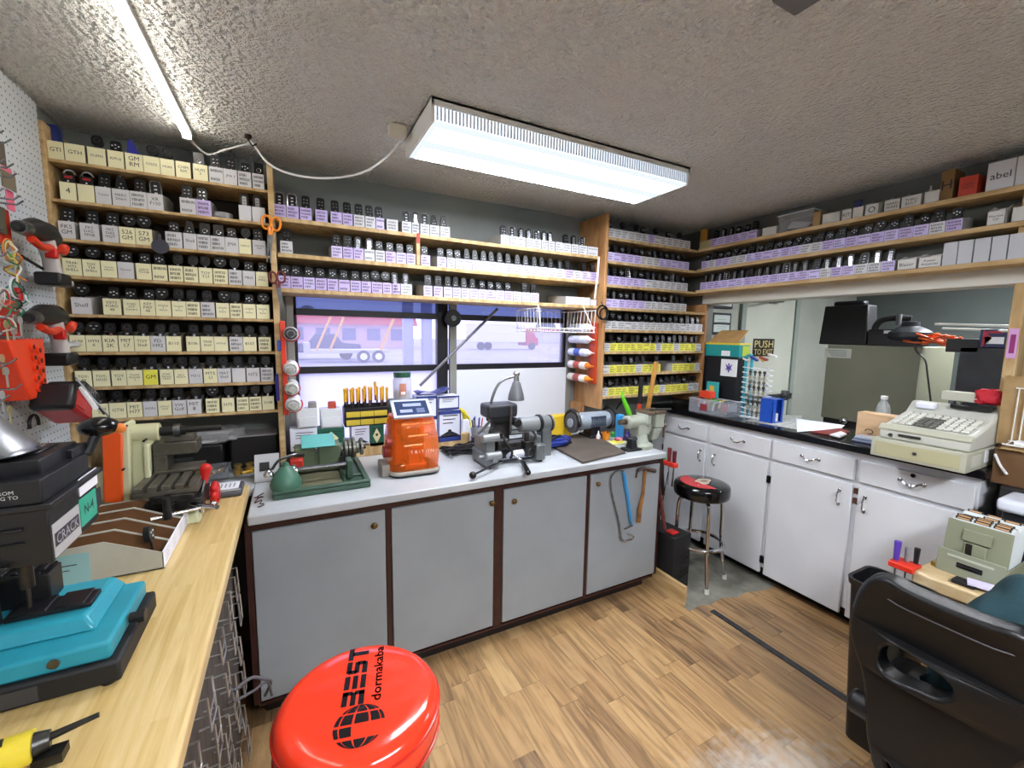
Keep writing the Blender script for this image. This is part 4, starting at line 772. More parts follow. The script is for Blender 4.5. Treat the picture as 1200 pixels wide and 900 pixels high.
for (a_, b_, w, h, m, nm, lb, ct) in ((2, 180, .035, .07, mat('50483a', .6), 'key_blank_card', 'dark olive card of blanks on an upper pegboard hook', 'card'), (10, 212, .075, .05, mat('6d6250', .7), 'key_blank_card', 'brown card of blanks hung over the pink tag', 'card'), (12, 235, .04, .06, mat('d9617e', .5), 'pink_tag', 'pink plastic tag hanging on the pegboard', 'tag'), (8, 202, .05, .03, mat('d9617e', .5), 'pink_tag', 'pink plastic tag showing above the brown card', 'tag'), (2, 258, .04, .08, mat('54503f', .6), 'key_blank_card', 'dark olive card of blanks at the left edge below the pink tag', 'card')):
    hang(a_, b_, w, h, .004, m, nm, lb, ct, x=PX+.05+.01*(b_ % 3))
# wires and small keys hanging
def wires(px, py, cols, label, seed):
    q0 = P(px, py, x=PX+.07); q = random.Random(seed); o = thing('wire_bundle', label, 'wires', q0)
    for c_ in cols:
        z = 0; g = G(); pts = [Vector((0, 0, 0))]; y = 0
        for j in range(6): y += q.uniform(-.013, .013); z -= q.uniform(.008, .026); pts.append(Vector((q.uniform(-.02, .02), y, z)))
        g.tube(smooth(pts, 5), .0024, n=5).tube(arc((0, 0, -.02), .025+q.uniform(-.008, .008), 0, 350, 14, 'yz'), .003, n=5); g.build('wire', mat(c_, .4), o)
wires(10, 285, ['c9b33a', '2f7a4a', 'd3782c', 'e2e0da', '8a5a2c'], 'tangle of yellow, green and orange wires looped on a pegboard hook', 2)
wires(18, 330, ['2f7f62', 'dcdcdc', '1f1f22', '2f7f62'], 'green and white leads hanging below the wire tangle', 5)
wires(4, 340, ['b93a2c', '3a7a50', 'c8c8c0'], 'red tipped leads at the far left below the green ones', 8)
q_ = P(22, 345, x=PX+.07); tag(G().cyl((q_.x, q_.y, q_.z+.02), (q_.x, q_.y, q_.z-.02), .009).cyl((q_.x, q_.y, q_.z-.02), (q_.x, q_.y, q_.z-.045), .004).build('alligator_clip', RED), 'red clip hanging among the leads on the pegboard', 'clip')
for j, (a_, b_) in enumerate(((8, 385), (16, 392), (24, 380), (3, 425), (8, 440), (3, 468), (12, 485), (18, 378))):
    q = P(a_, b_, x=PX+.06+.008*(j % 3)); g = G(); g.prism([(q.y+u, q.z+w+.012) for u, w in arc2(.013, 10)], 'x', q.x-.001, q.x+.001).box(q.x-.001, q.x+.001, q.y-.004, q.y+.004, q.z-.035, q.z+.003)
    tag(g.build('key_blank', mat(('d6cf9a', 'b9b9b4', 'd8d8d6')[j % 3], .3, .7)), '%s key blank hanging on the pegboard, %s from the top' % (('pale brass', 'dull steel', 'bright steel')[j % 3], ORD[j]), 'key', 'key blanks on the pegboard')
# drills in their holders
def drill(px, py, label, s=1.0):
    q = P(px, py, x=PX+.075); o = thing('cordless_drill', label, 'drill', q)
    def g():
        a = G(); a.M = Matrix.Diagonal((s, s, s, 1)); return a
    g().tube([(0, -.10, .0), (0, -.04, .012), (0, .03, .012), (0, .075, 0)], [.024, .034, .036, .028], n=18).build('motor_housing', BLACK, o)
    g().cyl((0, -.10, 0), (0, -.135, -.002), .024, .020, n=18).cyl((0, -.135, -.002), (0, -.15, -.002), .016, .012, n=18, mi=1).build('chuck', [STEEL, DSTEEL], o)
    a = g(); a.tube(smooth([(.012, -.10, -.03), (.014, -.04, -.045), (.012, .02, -.035), (.008, .04, -.02)]), .012, n=10).tube(smooth([(.012, .08, -.03), (.01, .12, -.035), (.01, .14, -.015)]), .014, n=10); a.build('bumper', mat('d23a1e', .4), o)
    a = g(); a.tube([(0, .02, -.01), (0, .05, -.07), (0, .06, -.12)], [.026, .022, .024], n=14); a.build('grip', mat('b9b2ae', .4), o); g().cbox((.012, .028, -.055), (.03, .022, .035)).build('trigger', RED, o, bevel=.004)
    g().box(-.035, .035, .01, .10, -.165, -.12).build('battery', BLACK, o, bevel=.008); g().box(-.055, -.03, -.16, -.10, -.06, .05).build('holder', mat('c9331c', .4), o, bevel=.003)
drill(48, 275, 'upper red and black cordless drill held on the pegboard beside the rack post'); drill(58, 373, 'lower red and black cordless drill held on the pegboard beside the rack post')
for j, (a0, a1, lb) in enumerate((((40, 320), (80, 334), 'upper'), ((58, 398), (88, 404), 'lower'))):
    q0 = P(*a0, x=PX+.02); q1 = P(*a1, x=PX+.05); tag(G().box(PX, PX+.07, q0.y, q1.y, q0.z-.03, q0.z-.008).build('tool_holder', mat('c6c6c4', .4), bevel=.008), 'grey plastic holder bracket under the %s drill' % lb, 'holder')
q0, q1 = P(25, 300, x=PX+.06), P(62, 322, x=PX+.05); tag(G().tube([q0, q1], .005).build('rod_tool', BLACK), 'thin black rod tool clipped across the pegboard under the upper drill', 'rod')
# orange tool block
a_, b_ = P(10, 402, x=PX+.075), P(56, 458, x=PX+.075); o, g = kit('tool_rack', 'orange plastic tool rack with two rows of round holes on the pegboard', 'rack', (PX, (a_.y+b_.y)/2, (a_.z+b_.z)/2))
OR2 = mat('e2401c', .4); q = g(); zz0, zz1 = P(56, 462, x=PX+.075).z, P(50, 398, x=PX+.075).z; y0, y1 = a_.y+.02, b_.y
q.prism([(y0-.02, zz1), (y1+.012, zz1+.004), (y1, zz0), (y0+.06, zz0-.005)], 'x', PX+.002, PX+.075).box(PX+.002, PX+.03, y1, y1+.025, zz0-.012, zz0+.02); q.build('block', OR2, o, bevel=.004)
for j in range(5):
    for i in range(2):
        zc = zz1-.022-j*(zz1-zz0-.03)/4.6-i*.012; yc = y1-.075+i*.035+.003*j
        g().cyl((PX+.0745, yc, zc), (PX+.082, yc, zc), .0125, n=16).cyl((PX+.0822, yc, zc), (PX+.0828, yc, zc), .008, n=14, mi=1).build('socket', [OR2, mat('5a1408', .7)], o)
# red and black charger body
q0 = P(78, 470, x=PX+.11); o = thing('job_site_radio', 'dark red and black battery tool hanging at the foot of the rack post', 'tool', q0)
def g():
    a = G(); a.M = R(-.5, 'X'); return a
g().box(-.055, .045, -.085, .085, -.055, .025).build('body', mat('b01a22', .35), o, bevel=.012)
a = g()
for j in range(6): a.box(.045, .048, -.055+j*.012, -.049+j*.012, -.035, -.0)
a.build('vent', mat('c04a4a', .4), o); g().box(-.055, .05, -.1, -.06, -.06, .03).build('end_cap', BLACK, o, bevel=.012); g().box(-.05, .05, -.02, .12, .025, .07).build('battery', BLACK, o, bevel=.01)
a = g(); a.text('UHT', .07, .028, T(.0505, .045, .047) @ RIGHTF, 0); a.build('logo_mark', mat('a8a8b0', .4), o, flat=True)
for j, (a0, a1, m, lb) in enumerate((((88, 442), (133, 495), STEEL, 'thin bright steel rod'), ((95, 455), (112, 478), WHITE, 'white handled probe'), ((104, 462), (122, 485), DSTEEL, 'short dark steel rod'))):
    p0, p1 = P(*a0, x=-.60), P(*a1, x=-.52); tag(G().cyl(p0, p1, (.0025, .007, .003)[j], n=8).build('antenna', m), lb+' sticking out beside the black lever knob', 'rod')
q0 = P(35, 497, x=PX+.02); tag(G().tube(arc((PX+.03, q0.y, q0.z), .03, -20, 200, 12, 'yz'), .005).build('cable_loop', BLACK), 'black loop of cable below the red battery tool on the pegboard', 'cable')
# scissors on the rack post
def scissors(px, py, col, label, s, a):
    q = P(px, py, y=2.315); o = thing('scissors', label, 'scissors', q, rot=(0, a, 0))
    for k, sg in enumerate((-1, 1)):
        G().tube([(sg*.017*s+x*s, 0, .035*s+z*s) for x, z in [(.016*math.cos(t*PI/7), .026*math.sin(t*PI/7)) for t in range(14)]], .0045*s, n=7, closed=True).tube([(sg*.006*s, 0, .015*s), (sg*.002*s, 0, -.012*s)], .006*s).build('handle', col, o)
        G().prism([(sg*.004*s-.006*s, -.005*s), (sg*.004*s+.006*s, -.005*s), (sg*.006*s+.002*s, -.12*s), (sg*.006*s-.001*s, -.12*s)], 'y', -.0015+k*.002, .0+k*.002).build('blade', STEEL, o)
scissors(317, 272, mat('e8881c', .35), 'orange handled scissors hanging at the top of the rack post', 1.15, .1); scissors(326, 334, mat('6a2322', .4), 'dark red handled scissors hanging lower on the rack post', 1.0, -.1)
# red rack strip with paint cans seen end-on
z0, z1 = P(330, 487, y=2.3).z, P(330, 376, y=2.3).z
tag(G().box(-.036, -.016, 2.30, 2.335, z0, z1).build('can_rack', mat('d2371d', .45), bevel=.003), 'red wall strip holding spray cans beside the left rack post', 'rack')
for k, (a_, b_, r, c_, lb) in enumerate(((341, 391, .037, 'a9aab0', 'grey-rimmed spray can lying end-on, top of four by the left rack'), (341, 433, .037, 'dfe0e6', 'white spray can lying end-on, second of four by the left rack'), (342, 457, .036, 'c9ccc4', 'white spray can lying end-on, third of four by the left rack'), (344, 476, .040, 'dcdce2', 'white spray can lying end-on, lowest of four by the left rack'))):
    q = P(a_, b_, y=2.24); o, g = kit('spray_can', lb, 'spray can', (q.x, 2.4, q.z)); g().cyl((q.x, 2.29, q.z), (q.x, 2.45, q.z), r*.9, n=24).cyl((q.x, 2.27, q.z), (q.x, 2.29, q.z), r*.7, r*.9, n=24).build('can', mat(c_, .3), o); g().cyl((q.x, 2.235, q.z), (q.x, 2.27, q.z), r*.35, n=16).tube(arc((q.x, 2.268, q.z), r*.62, 0, 350, 16, 'xz'), .004).build('valve', mat('3a3a3c' if k == 0 else 'a7a9a2', .35), o)
    g().tube(arc((q.x, 2.30, q.z), r*.96, 150, 390, 16, 'xz'), .004).build('clip', mat('c23a2a', .4), o)
q = P(328, 405, y=2.32); tag(G().cbox((q.x, 2.318, q.z), (.022, .02, .05)).build('lighter', mat('3a5fc0', .3), bevel=.004), 'small blue lighter stuck to the rack post', 'lighter')
q = P(325, 455, y=2.32); tag(G().cyl((q.x, 2.318, q.z-.06), (q.x, 2.318, q.z+.045), .008, n=12).cyl((q.x, 2.318, q.z+.045), (q.x, 2.318, q.z+.07), .0085, .006, n=12).build('marker_pen', mat('2e2a80', .35)), 'dark blue marker pen clipped low on the rack post', 'pen')
# bottles on the side of the corner rack
tag(G().box(1.852, 1.872, 2.33, 2.40, P(697, 450, y=2.33).z, P(697, 378, y=2.33).z).build('can_rack', mat('b8401f', .45), bevel=.003), 'red strip of clips holding bottles on the side of the corner rack', 'rack')
for k, (b_, m1, m2, lb) in enumerate(((384, 'dfe3e8', 'e8e8ea', 'white bottle with a pointed nozzle, top of five'), (398, 'e2e4ea', 'd8d8da', 'plain white tube, second of five'), (413, 'cfd3e6', 'e6e6e6', 'blue and white tube, third of five'), (428, 'd8d3cc', 'e07a2a', 'white bottle with orange nozzle, fourth of five'), (443, 'd5d0ca', 'e8902a', 'white bottle with orange nozzle, lowest of five'))):
    z = P(686, b_, y=2.42).z; xx = 1.815; o, g = kit('bottle', lb+' on the side of the corner rack', 'bottle', (xx, 2.45, z), 'bottles clipped beside the corner rack'); g().cyl((xx, 2.37, z), (xx, 2.57, z), .027, n=20).build('body', mat(m1, .3), o, bevel=.006); g().cyl((xx, 2.37, z), (xx, 2.335, z), .022, .012, n=16).cyl((xx, 2.335, z), (xx+.004, 2.30, z), .008, .003, n=12).build('nozzle', mat(m2, .35), o)
    g().cyl((xx, 2.43, z), (xx, 2.50, z), .0274, n=20).build('label', mat(('c9cdd6', 'd6d8dc', '4a5fb0', 'b04a3a', 'a8524a')[k], .5), o)
# wire basket
o, g = kit('wire_basket', 'white wire basket hung under the window shelf at the right', 'basket', (1.6, 2.3, 1.7)); WW = mat('e2e0dc', .35); xa, xb = P(634, 380, y=2.2).x, P(697, 380, y=2.2).x; zb, zt2 = P(660, 389, y=2.2).z, P(660, 364, y=2.35).z
xa -= 0; q = g(); rr_ = .0028
for z in (zb, zb+.022): q.tube([(xa, 2.2, z), (xb, 2.2, z), (xb-.02, 2.5, z), (xa, 2.5, z)], rr_, n=6, closed=True)
q.tube([(xa-.01, 2.2, zt2), (xa-.01, 2.5, zt2), (xb, 2.5, zt2), (xb+.005, 2.2, zt2)], rr_, n=6)
for j in range(9): y = 2.2+j*.0375; q.tube([(xa-.01, y, zt2), (xa, y, zb)], .0018, n=5).tube([(xb+.004, y, zt2), (xb-.01, y, zb)], .0018, n=5).tube([(xa, y, zb), (xb-.01, y, zb)], .0015, n=5)
for j in range(13): x = xa+(xb-xa)*j/12; q.tube([(x, 2.2, zb+.022), (x, 2.2, zb), (x, 2.5, zb), (x, 2.5, zt2)], .0015, n=5)
q.tube([(xa, 2.2, zb), (xa, 2.24, 1.783)], .003, n=6).tube([(xb, 2.2, zb), (xb, 2.33, 1.80)], .003, n=6); q.build('frame', WW, o)
q = P(706, 366, y=2.28); tag(G().tube(arc((q.x, 2.28, q.z), .045, 0, 350, 20, 'xz'), .006).tube(arc((q.x+.01, 2.275, q.z-.01), .036, 0, 350, 20, 'xz'), .005).tube([(q.x, 2.28, q.z+.04), (q.x, 2.295, q.z+.07)], .004).build('cord_coil', BLACK), 'coiled black cord hanging on the edge of the corner rack', 'cord')
tag(G().tube([P(702, 302, y=2.29), P(700, 325, y=2.285), P(697, 350, y=2.285)], .006, n=6).build('light_strip', mat('d8d8d4', .4)), 'thin white strip hanging on the edge of the corner rack', 'strip')
BZ = .911
# ---- red stool
sc = (.112, .945); SZT = .775; o, g = kit('bar_stool', 'round red vinyl bar stool with black globe logo', 'stool', (sc[0], sc[1], 0))
VIN = mat('ec3a20', .16, coat=.4, spec=.6); q = g(); q.lathe([(.10, -.105), (.160, -.105), (.173, -.095), (.178, -.07), (.179, -.035), (.175, -.016), (.164, -.005), (.148, -.0008), (.125, 0), (.0005, 0)], (sc[0], sc[1], SZT), 64); q.build('seat', VIN, o, ang=60)
q = g(); q.tube([(sc[0]+.1785*math.cos(t), sc[1]+.1785*math.sin(t), SZT-.030) for t in [2*PI*i/64 for i in range(64)]], .0032, n=8, closed=True); q.tube([(sc[0]+.178*math.cos(t), sc[1]+.178*math.sin(t), SZT-.085) for t in [2*PI*i/64 for i in range(64)]], .003, n=8, closed=True); q.build('piping', mat('c22418', .2), o)
ua = (P(434, 757, z=SZT)-P(431, 878, z=SZT)); ang = math.atan2(ua.y, ua.x)       # reading direction of the logo
BLK = mat('120d10', .25)
def sat(px, py): v = P(px, py, z=SZT); return T(v.x, v.y, SZT+.0009)
L0 = P(414, 821, z=SZT); L1 = P(436, 758, z=SZT)
mid = (P(405, 792, z=SZT)+P(443, 785, z=SZT))/2; wtxt = (P(427, 757, z=SZT)-P(423, 822, z=SZT)).length; htxt = (P(405, 795, z=SZT)-P(431, 790, z=SZT)).length
rd = (P(427, 757, z=SZT)-P(419, 822, z=SZT)); ang = math.atan2(rd.y, rd.x)
c_ = (P(405, 792, z=SZT)+P(430, 790, z=SZT))/2
q = g(); q.M = q.M @ T(c_.x, c_.y, SZT+.0008) @ R(ang, 'Z')
# BEST in heavy block letters cut from bars
H_, W_ = htxt*.95, wtxt; lw_ = W_*.225; st = H_*.2
def bars(x0, segs):
    for a, b, c, d in segs: q.add([(x0+a*lw_, (b-.5)*H_, 0), (x0+c*lw_, (b-.5)*H_, 0), (x0+c*lw_, (d-.5)*H_, 0), (x0+a*lw_, (d-.5)*H_, 0)], [(0, 1, 2, 3)])
x0 = -W_/2
bars(x0, [(0, 0, .95, .25), (.0, .38, .9, .62), (0, .75, .95, 1), (.72, 0, 1, .45), (.72, .55, 1, 1)]); bars(x0+W_*.26, [(0, 0, 1, .25), (0, .38, 1, .62), (0, .75, 1, 1)])
bars(x0+W_*.52, [(0, 0, .9, .25), (.05, .38, .95, .62), (.1, .75, 1, 1), (.7, .1, 1, .5), (0, .5, .3, .9)]); bars(x0+W_*.78, [(0, .75, 1, 1), (.35, 0, .68, .8)])
q.build('logo_word', BLK, o, flat=True)
c2 = (P(434, 765, z=SZT)+P(440, 815, z=SZT))/2; w2 = (P(439, 757, z=SZT)-P(437, 815, z=SZT)).length
q = g(); dm = P(443, 787, z=SZT)
for ex, ey in ((-.0006, 0), (.0006, 0), (0, .0006), (0, -.0006)): q.text('dormakaba', w2*1.05, H_*.42, T(dm.x+ex, dm.y+ey, SZT+.0008) @ R(ang, 'Z'), fixed=True)
q.build('logo_text', BLK, o, flat=True)
gc = P(421, 850, z=SZT); rg = (P(391, 856, z=SZT)-P(452, 845, z=SZT)).length/2
q = g(); q.M = q.M @ T(gc.x, gc.y, SZT+.0008) @ R(ang, 'Z')
def cellpoly(u0, u1, v0, v1):
    pts = []; nn = 8
    for i in range(nn+1): pts.append((u0+(u1-u0)*i/nn, v0))
    for i in range(nn+1): pts.append((u1, v0+(v1-v0)*i/nn))
    for i in range(nn+1): pts.append((u1-(u1-u0)*i/nn, v1))
    for i in range(nn+1): pts.append((u0, v1-(v1-v0)*i/nn))
    out = []
    for u, v in pts:
        lo, la = u*PI/2*.98, v*PI/2*.98; out.append((rg*math.sin(la), -rg*math.cos(la)*math.sin(lo), 0))
    q.add(out, [tuple(range(len(out)))])
us = [(-.98, -.62), (-.56, -.2), (-.14, .24), (.3, .62), (.67, .98)]; vs_ = [(-.98, -.42), (-.3, .0), (.07, .4), (.46, .98)]
for iu, (u0, u1) in enumerate(us):
    for iv, (v0, v1) in enumerate(vs_):
        if (iv == 1 and iu >= 2) : continue
        cellpoly(u0, u1, v0, v1)
q.build('logo_globe', BLK, o, flat=True)
def stool_frame(g, o, c, zs, r0, r1, ringz):
    g().cyl((c[0], c[1], zs-.012), (c[0], c[1], zs), .11, n=28).build('seat_plate', BLACK, o)
    for k in range(4):
        t = PI/4+k*PI/2+.25; ca, sa = math.cos(t), math.sin(t)
        g().tube(smooth([(c[0]+ca*.02, c[1]+sa*.02, zs-.02), (c[0]+ca*(r0-.03), c[1]+sa*(r0-.03), zs-.02), (c[0]+ca*r0, c[1]+sa*r0, zs-.06), (c[0]+ca*(r0+.01), c[1]+sa*(r0+.01), ringz), (c[0]+ca*r1, c[1]+sa*r1, .02)], 6), .0115, n=10).cyl((c[0]+ca*(r1+.001), c[1]+sa*(r1+.001), .03), (c[0]+ca*(r1+.003), c[1]+sa*(r1+.003), 0), .014, .016, n=12, mi=1).build('leg', [CHROME, mat('c9c6bd', .5)], o)
    R0 = r0+.012; g().tube([(c[0]+R0*math.cos(2*PI*i/40), c[1]+R0*math.sin(2*PI*i/40), ringz) for i in range(40)], .0125, n=10, closed=True).build('foot_ring', CHROME, o)
stool_frame(g, o, sc, SZT-.105, .15, .20, .27)
# ---- black and red stool
c = (2.365, 1.82); zt = .665; o, g = kit('bar_stool', 'chrome legged stool with glossy black seat and red and white printed top', 'stool', (c[0], c[1], 0))
g().lathe([(.10, -.09), (.158, -.09), (.170, -.08), (.173, -.06), (.172, -.025), (.166, -.01), (.14, -.001), (.0005, 0)], (c[0], c[1], zt), 48).build('seat', mat('0e0e10', .12, coat=.3), o, ang=60)
q = g(); n_ = 24; q.add([(c[0]+.135*math.cos(t), c[1]+.135*math.sin(t), zt+.0006) for t in [math.radians(85+i*170/n_) for i in range(n_+1)]], [tuple(range(n_+1))], 0)
q.add([(c[0]+.01+.06*math.cos(t)*(1+.25*math.cos(3*t)), c[1]+.045*math.sin(t)*(1+.25*math.sin(2*t)), zt+.0012) for t in [2*PI*i/24 for i in range(24)]], [tuple(range(24))], 1); q.add([(c[0]+.02+.03*math.cos(t), c[1]+.02*math.sin(t), zt+.0018) for t in [2*PI*i/16 for i in range(16)]], [tuple(range(16))], 2); q.build('seat_print', [mat('c2262a', .25), mat('c9b9a4', .35), mat('8a6a5a', .3)], o, flat=True)
stool_frame(g, o, c, zt-.09, .14, .185, .26)
# ---- tool case, long tools
o, g = kit('tool_case', 'upright black plastic tool case with a red latch on the floor by the chrome stool', 'case', (2.13, 1.93, 0))
q = g(); q.M = q.M @ T(2.145, 1.865, 0) @ R(.08, 'Z'); q.box(-.085, .08, -.10, .16, 0, .36)
for j in range(5): q.box(-.01, .07, -.106, -.10, .08+j*.035, .09+j*.035)
q.build('shell', mat('1b1c1f', .5), o, bevel=.022, seg=3)
q = g(); q.M = q.M @ T(2.145, 1.865, 0) @ R(.08, 'Z'); q.box(-.045, .015, -.06, .0, .355, .368); q.build('latch', RED, o, bevel=.003)
def pole(p0, p1, name, label, cat, segs):
    o = thing(name, label, cat, p0); d = Vector(p1)-Vector(p0)
    for nm, a, b, r0, r1, m in segs: G().cyl(d*a, d*b, r0, r1, n=14).build(nm, m, o)
pole((2.13, 2.27, .02), P(769, 424, y=2.22), 'long_handle', 'tall plain wooden handle standing behind the vise', 'handle', [('shaft', 0, 1, .016, .016, mat('c8924a', .45, c2='b07c3a', sc=8, stretch=(8, 8, 1)))])
pole((2.10, 2.2, .02), P(752, 442, y=2.18), 'bolt_cutter', 'red and black long handle standing left of the wooden handle', 'cutter', [('arm', 0, .62, .012, .012, DSTEEL), ('red_sleeve', .62, .86, .017, .015, mat('b8371f', .4)), ('grip', .86, 1, .017, .015, BLACK)])
q0, q1 = P(741, 494, y=2.2), P(729, 464, y=2.2); o = thing('scrub_brush', 'bright green brush handle hanging behind the vise', 'brush', q0); d = q1-q0; G().tube([d*0, d*.4, d*.85, d*1.0], [.010, .018, .014, .010], n=12).build('handle', mat('6fd42c', .4), o)
G().tube([(d.x+.012*math.cos(t)*.7, 0, d.z+.014+.014*math.sin(t)) for t in [2*PI*i/12 for i in range(12)]], .004, n=6, closed=True).build('hang_loop', mat('6fd42c', .4), o)
q0, q1 = P(713, 492, y=2.45), P(735, 462, y=2.5); tag(G().cyl(q0, q1, .006).build('rod_tool', BLACK), 'thin black rod leaning on the wall behind the bench grinder', 'rod')
# tools hanging on the last bench door
fyd = 1.843
def hp(x, y): q = P(x, y, y=fyd-.02); return Vector((q.x, fyd-.016, q.z))
o, g = kit('hacksaw', 'hacksaw with bright blue blade guard hanging on the last grey door', 'saw', tuple(hp(727, 570)))
g().tube(smooth([hp(731, 552), hp(724, 552), hp(717, 560), hp(717, 575), hp(725, 608), hp(729, 632)], 5), .0055, n=8).build('frame', STEEL, o); g().tube([hp(731, 553), hp(732, 557), hp(740, 610), hp(741, 615)], [.004, .012, .010, .004], n=8).build('blade_guard', mat('3a8ec8', .35), o)
g().tube(smooth([hp(727, 630), hp(733, 634), hp(741, 632), hp(742, 628), hp(736, 626)], 5), .006, n=8).tube([hp(732, 620), hp(742, 616)], .006).build('handle', CHROME, o)
o, g = kit('hammer', 'claw hammer with a worn wooden handle hanging on the last grey door', 'hammer', tuple(hp(756, 552)))
g().tube(smooth([hp(746, 560), hp(748, 552), hp(754, 549), hp(760, 550), hp(768, 552)], 5), [.005]*5+[.010]*10+[.014]*6, n=10).build('head', mat('6a5c55', .35, .8), o); g().tube([hp(757, 552), hp(754, 580), hp(750, 598), hp(749, 612)], [.009, .010, .014, .013], n=10).build('handle', mat('6a4424', .45, c2='a8743a', sc=9), o)
# tools hanging at the bench end
xe = 2.03
for k, (a0, a1, r, m, lb) in enumerate((((771, 560), (779, 620), .012, mat('5a2420', .4), 'dark red pipe handle'), ((783, 553), (772, 612), .003, DSTEEL, 'thin steel rod'), ((775, 535), (777, 580), .012, BLACK, 'black rubber handle'), ((790, 545), (787, 570), .004, DSTEEL, 'short steel screwdriver'))):
    p0, p1 = P(*a0, x=xe+.02*k), P(*a1, x=xe+.02*k); tag(G().cyl(p0, p1, r, n=10).build('hanging_tool', m), lb+' hanging at the end of the grey bench', 'tool')
q = P(784, 543, x=xe+.06); o = thing('tool_holder', 'red plastic tool holder clipped to the bench end under the vise', 'holder', q); G().cbox((0, 0, 0), (.035, .12, .03)).build('rack', mat('c9352a', .4), o, bevel=.005)
for k, (dy, dz, m, h) in enumerate(((-.04, .05, mat('5a1a22', .35), .06), (-.0, .055, mat('6a2a2e', .35), .07), (.04, .02, mat('2f9a4a', .4), .04))):
    t = thing('screwdriver', ('maroon handled', 'dark red handled', 'green handled')[k]+' driver in the red holder at the bench end', 'screwdriver', (q.x, q.y+dy, q.z+.002)); G().cyl((0, 0, .014), (0, 0, dz+h*.6), .011, .013, n=12).build('handle', m, t); G().cyl((0, 0, -.14), (0, 0, .014), .003).build('shaft', STEEL, t)

# ---- riser shelf and display boxes at the back of the bench
tag(G().box(.02, .98, 2.44, 2.585, BZ, BZ+.075).build('wood_riser', PINEX, bevel=.003), 'low wooden riser board along the back of the grey worktop', 'riser')
BYF = 2.44
def bxz(px0, px1, py0, py1, y=BYF): a = P(px0, (py0+py1)/2, y=y); b = P(px1, (py0+py1)/2, y=y); c = P((px0+px1)/2, py0, y=y); d = P((px0+px1)/2, py1, y=y); return a.x, b.x, d.z, c.z
def display(px0, px1, py0, py1, label, m, wave=True, d=.10, extra=None, y=BYF, stripe=None):
    x0, x1, z0, z1 = bxz(px0, px1, py0, py1, y); o = thing('display_box', label, 'box', ((x0+x1)/2, y+d/2, z0))
    W2, H = (x1-x0)/2, z1-z0; G().box(-W2, W2, -d/2, d/2, 0, H).build('carton', m, o, bevel=.002)
    q = G(); yf = -d/2-.0012
    if wave: pts = [(-W2*.9, H*.18), (-W2*.3, H*.3), (0, H*.34), (W2*.3, H*.3), (W2*.9, H*.18), (W2*.5, H*.16), (0, H*.2), (-W2*.5, H*.16)]; q.prism(pts, 'y', yf-.001, yf, 0); q.add([(.012*math.cos(t), yf-.0015, H*.34+.010*math.sin(t)) for t in [2*PI*i/12 for i in range(12)]], [tuple(range(12))], 0)
    for j in range(3): q.box(-W2*.6, W2*(.7-.2*j), yf-.0004, yf, H*(.82-.12*j), H*(.85-.12*j), 0)
    if extra: q.prism([(0, H*.85), (W2*.55, H*.5), (0, H*.15), (-W2*.55, H*.5)], 'y', yf-.001, yf, 1); q.cyl((0, yf-.001, H*.55), (0, yf-.002, H*.55), W2*.2, n=12, mi=2)
    if stripe: q.box(-W2, W2, yf-.0003, yf, 0, H*.14, 3).box(-W2, W2, yf-.0003, yf, H*.88, H, 3).box(-W2, -W2*.9, yf-.0003, yf, 0, H, 3).box(W2*.9, W2, yf-.0003, yf, 0, H, 3)
    q.build('printed_front', [INK, mat('d9d4a8', .6), mat('2c4a3c', .6), mat('2b3a7c', .5)], o, flat=True); return o
WB = mat('d6d9e8', .6); GB = mat('1f5a47', .5)
zb = BZ+.076
display(340, 372, 503, 528, 'white display carton with a black arc, leftmost of the cartons on the riser', WB)
display(372, 404, 502, 526, 'green and cream carton beside the leftmost white carton', GB, False, extra=True)
display(412, 433, 499, 523, 'white display carton with a dark arc under the screwdriver rack', WB)
display(433, 450, 498, 523, 'green carton with a white emblem left of the orange machine', GB, False, extra=True)
for px0, px1, lb in ((347, 373, 'left'), (375, 402, 'right')):
    x0, x1, z0, z1 = bxz(px0, px1, 480, 502); o = thing('flip_top_bin', 'blank white flip front bin, %s of the two under the window' % lb, 'bin', ((x0+x1)/2, BYF+.05, z0)); W2 = (x1-x0)/2-.003
    q = G(); q.prism([(-.045, 0), (.05, 0), (.05, z1-z0), (-.03, z1-z0)], 'x', -W2, W2); q.build('body', mat('c9cdd0', .4), o, bevel=.004); G().box(-W2+.008, W2-.008, -.05, -.046, .006, (z1-z0)*.6).build('front', mat('d8dbe0', .35), o, bevel=.003)
for px0, lb, m, rz in ((366, 'small grey sprayed block standing on the left white bin', mat('8f8c88', .6), .3), (389, 'small grey and red packet standing on the right white bin', mat('b5472f', .5), -.5)):
    a = P(px0, 474, y=2.5); tag(G().cbox((a.x, 2.5, a.z-.008), (.04, .04, .05)).build('packet', m, bevel=.006), lb, 'packet')
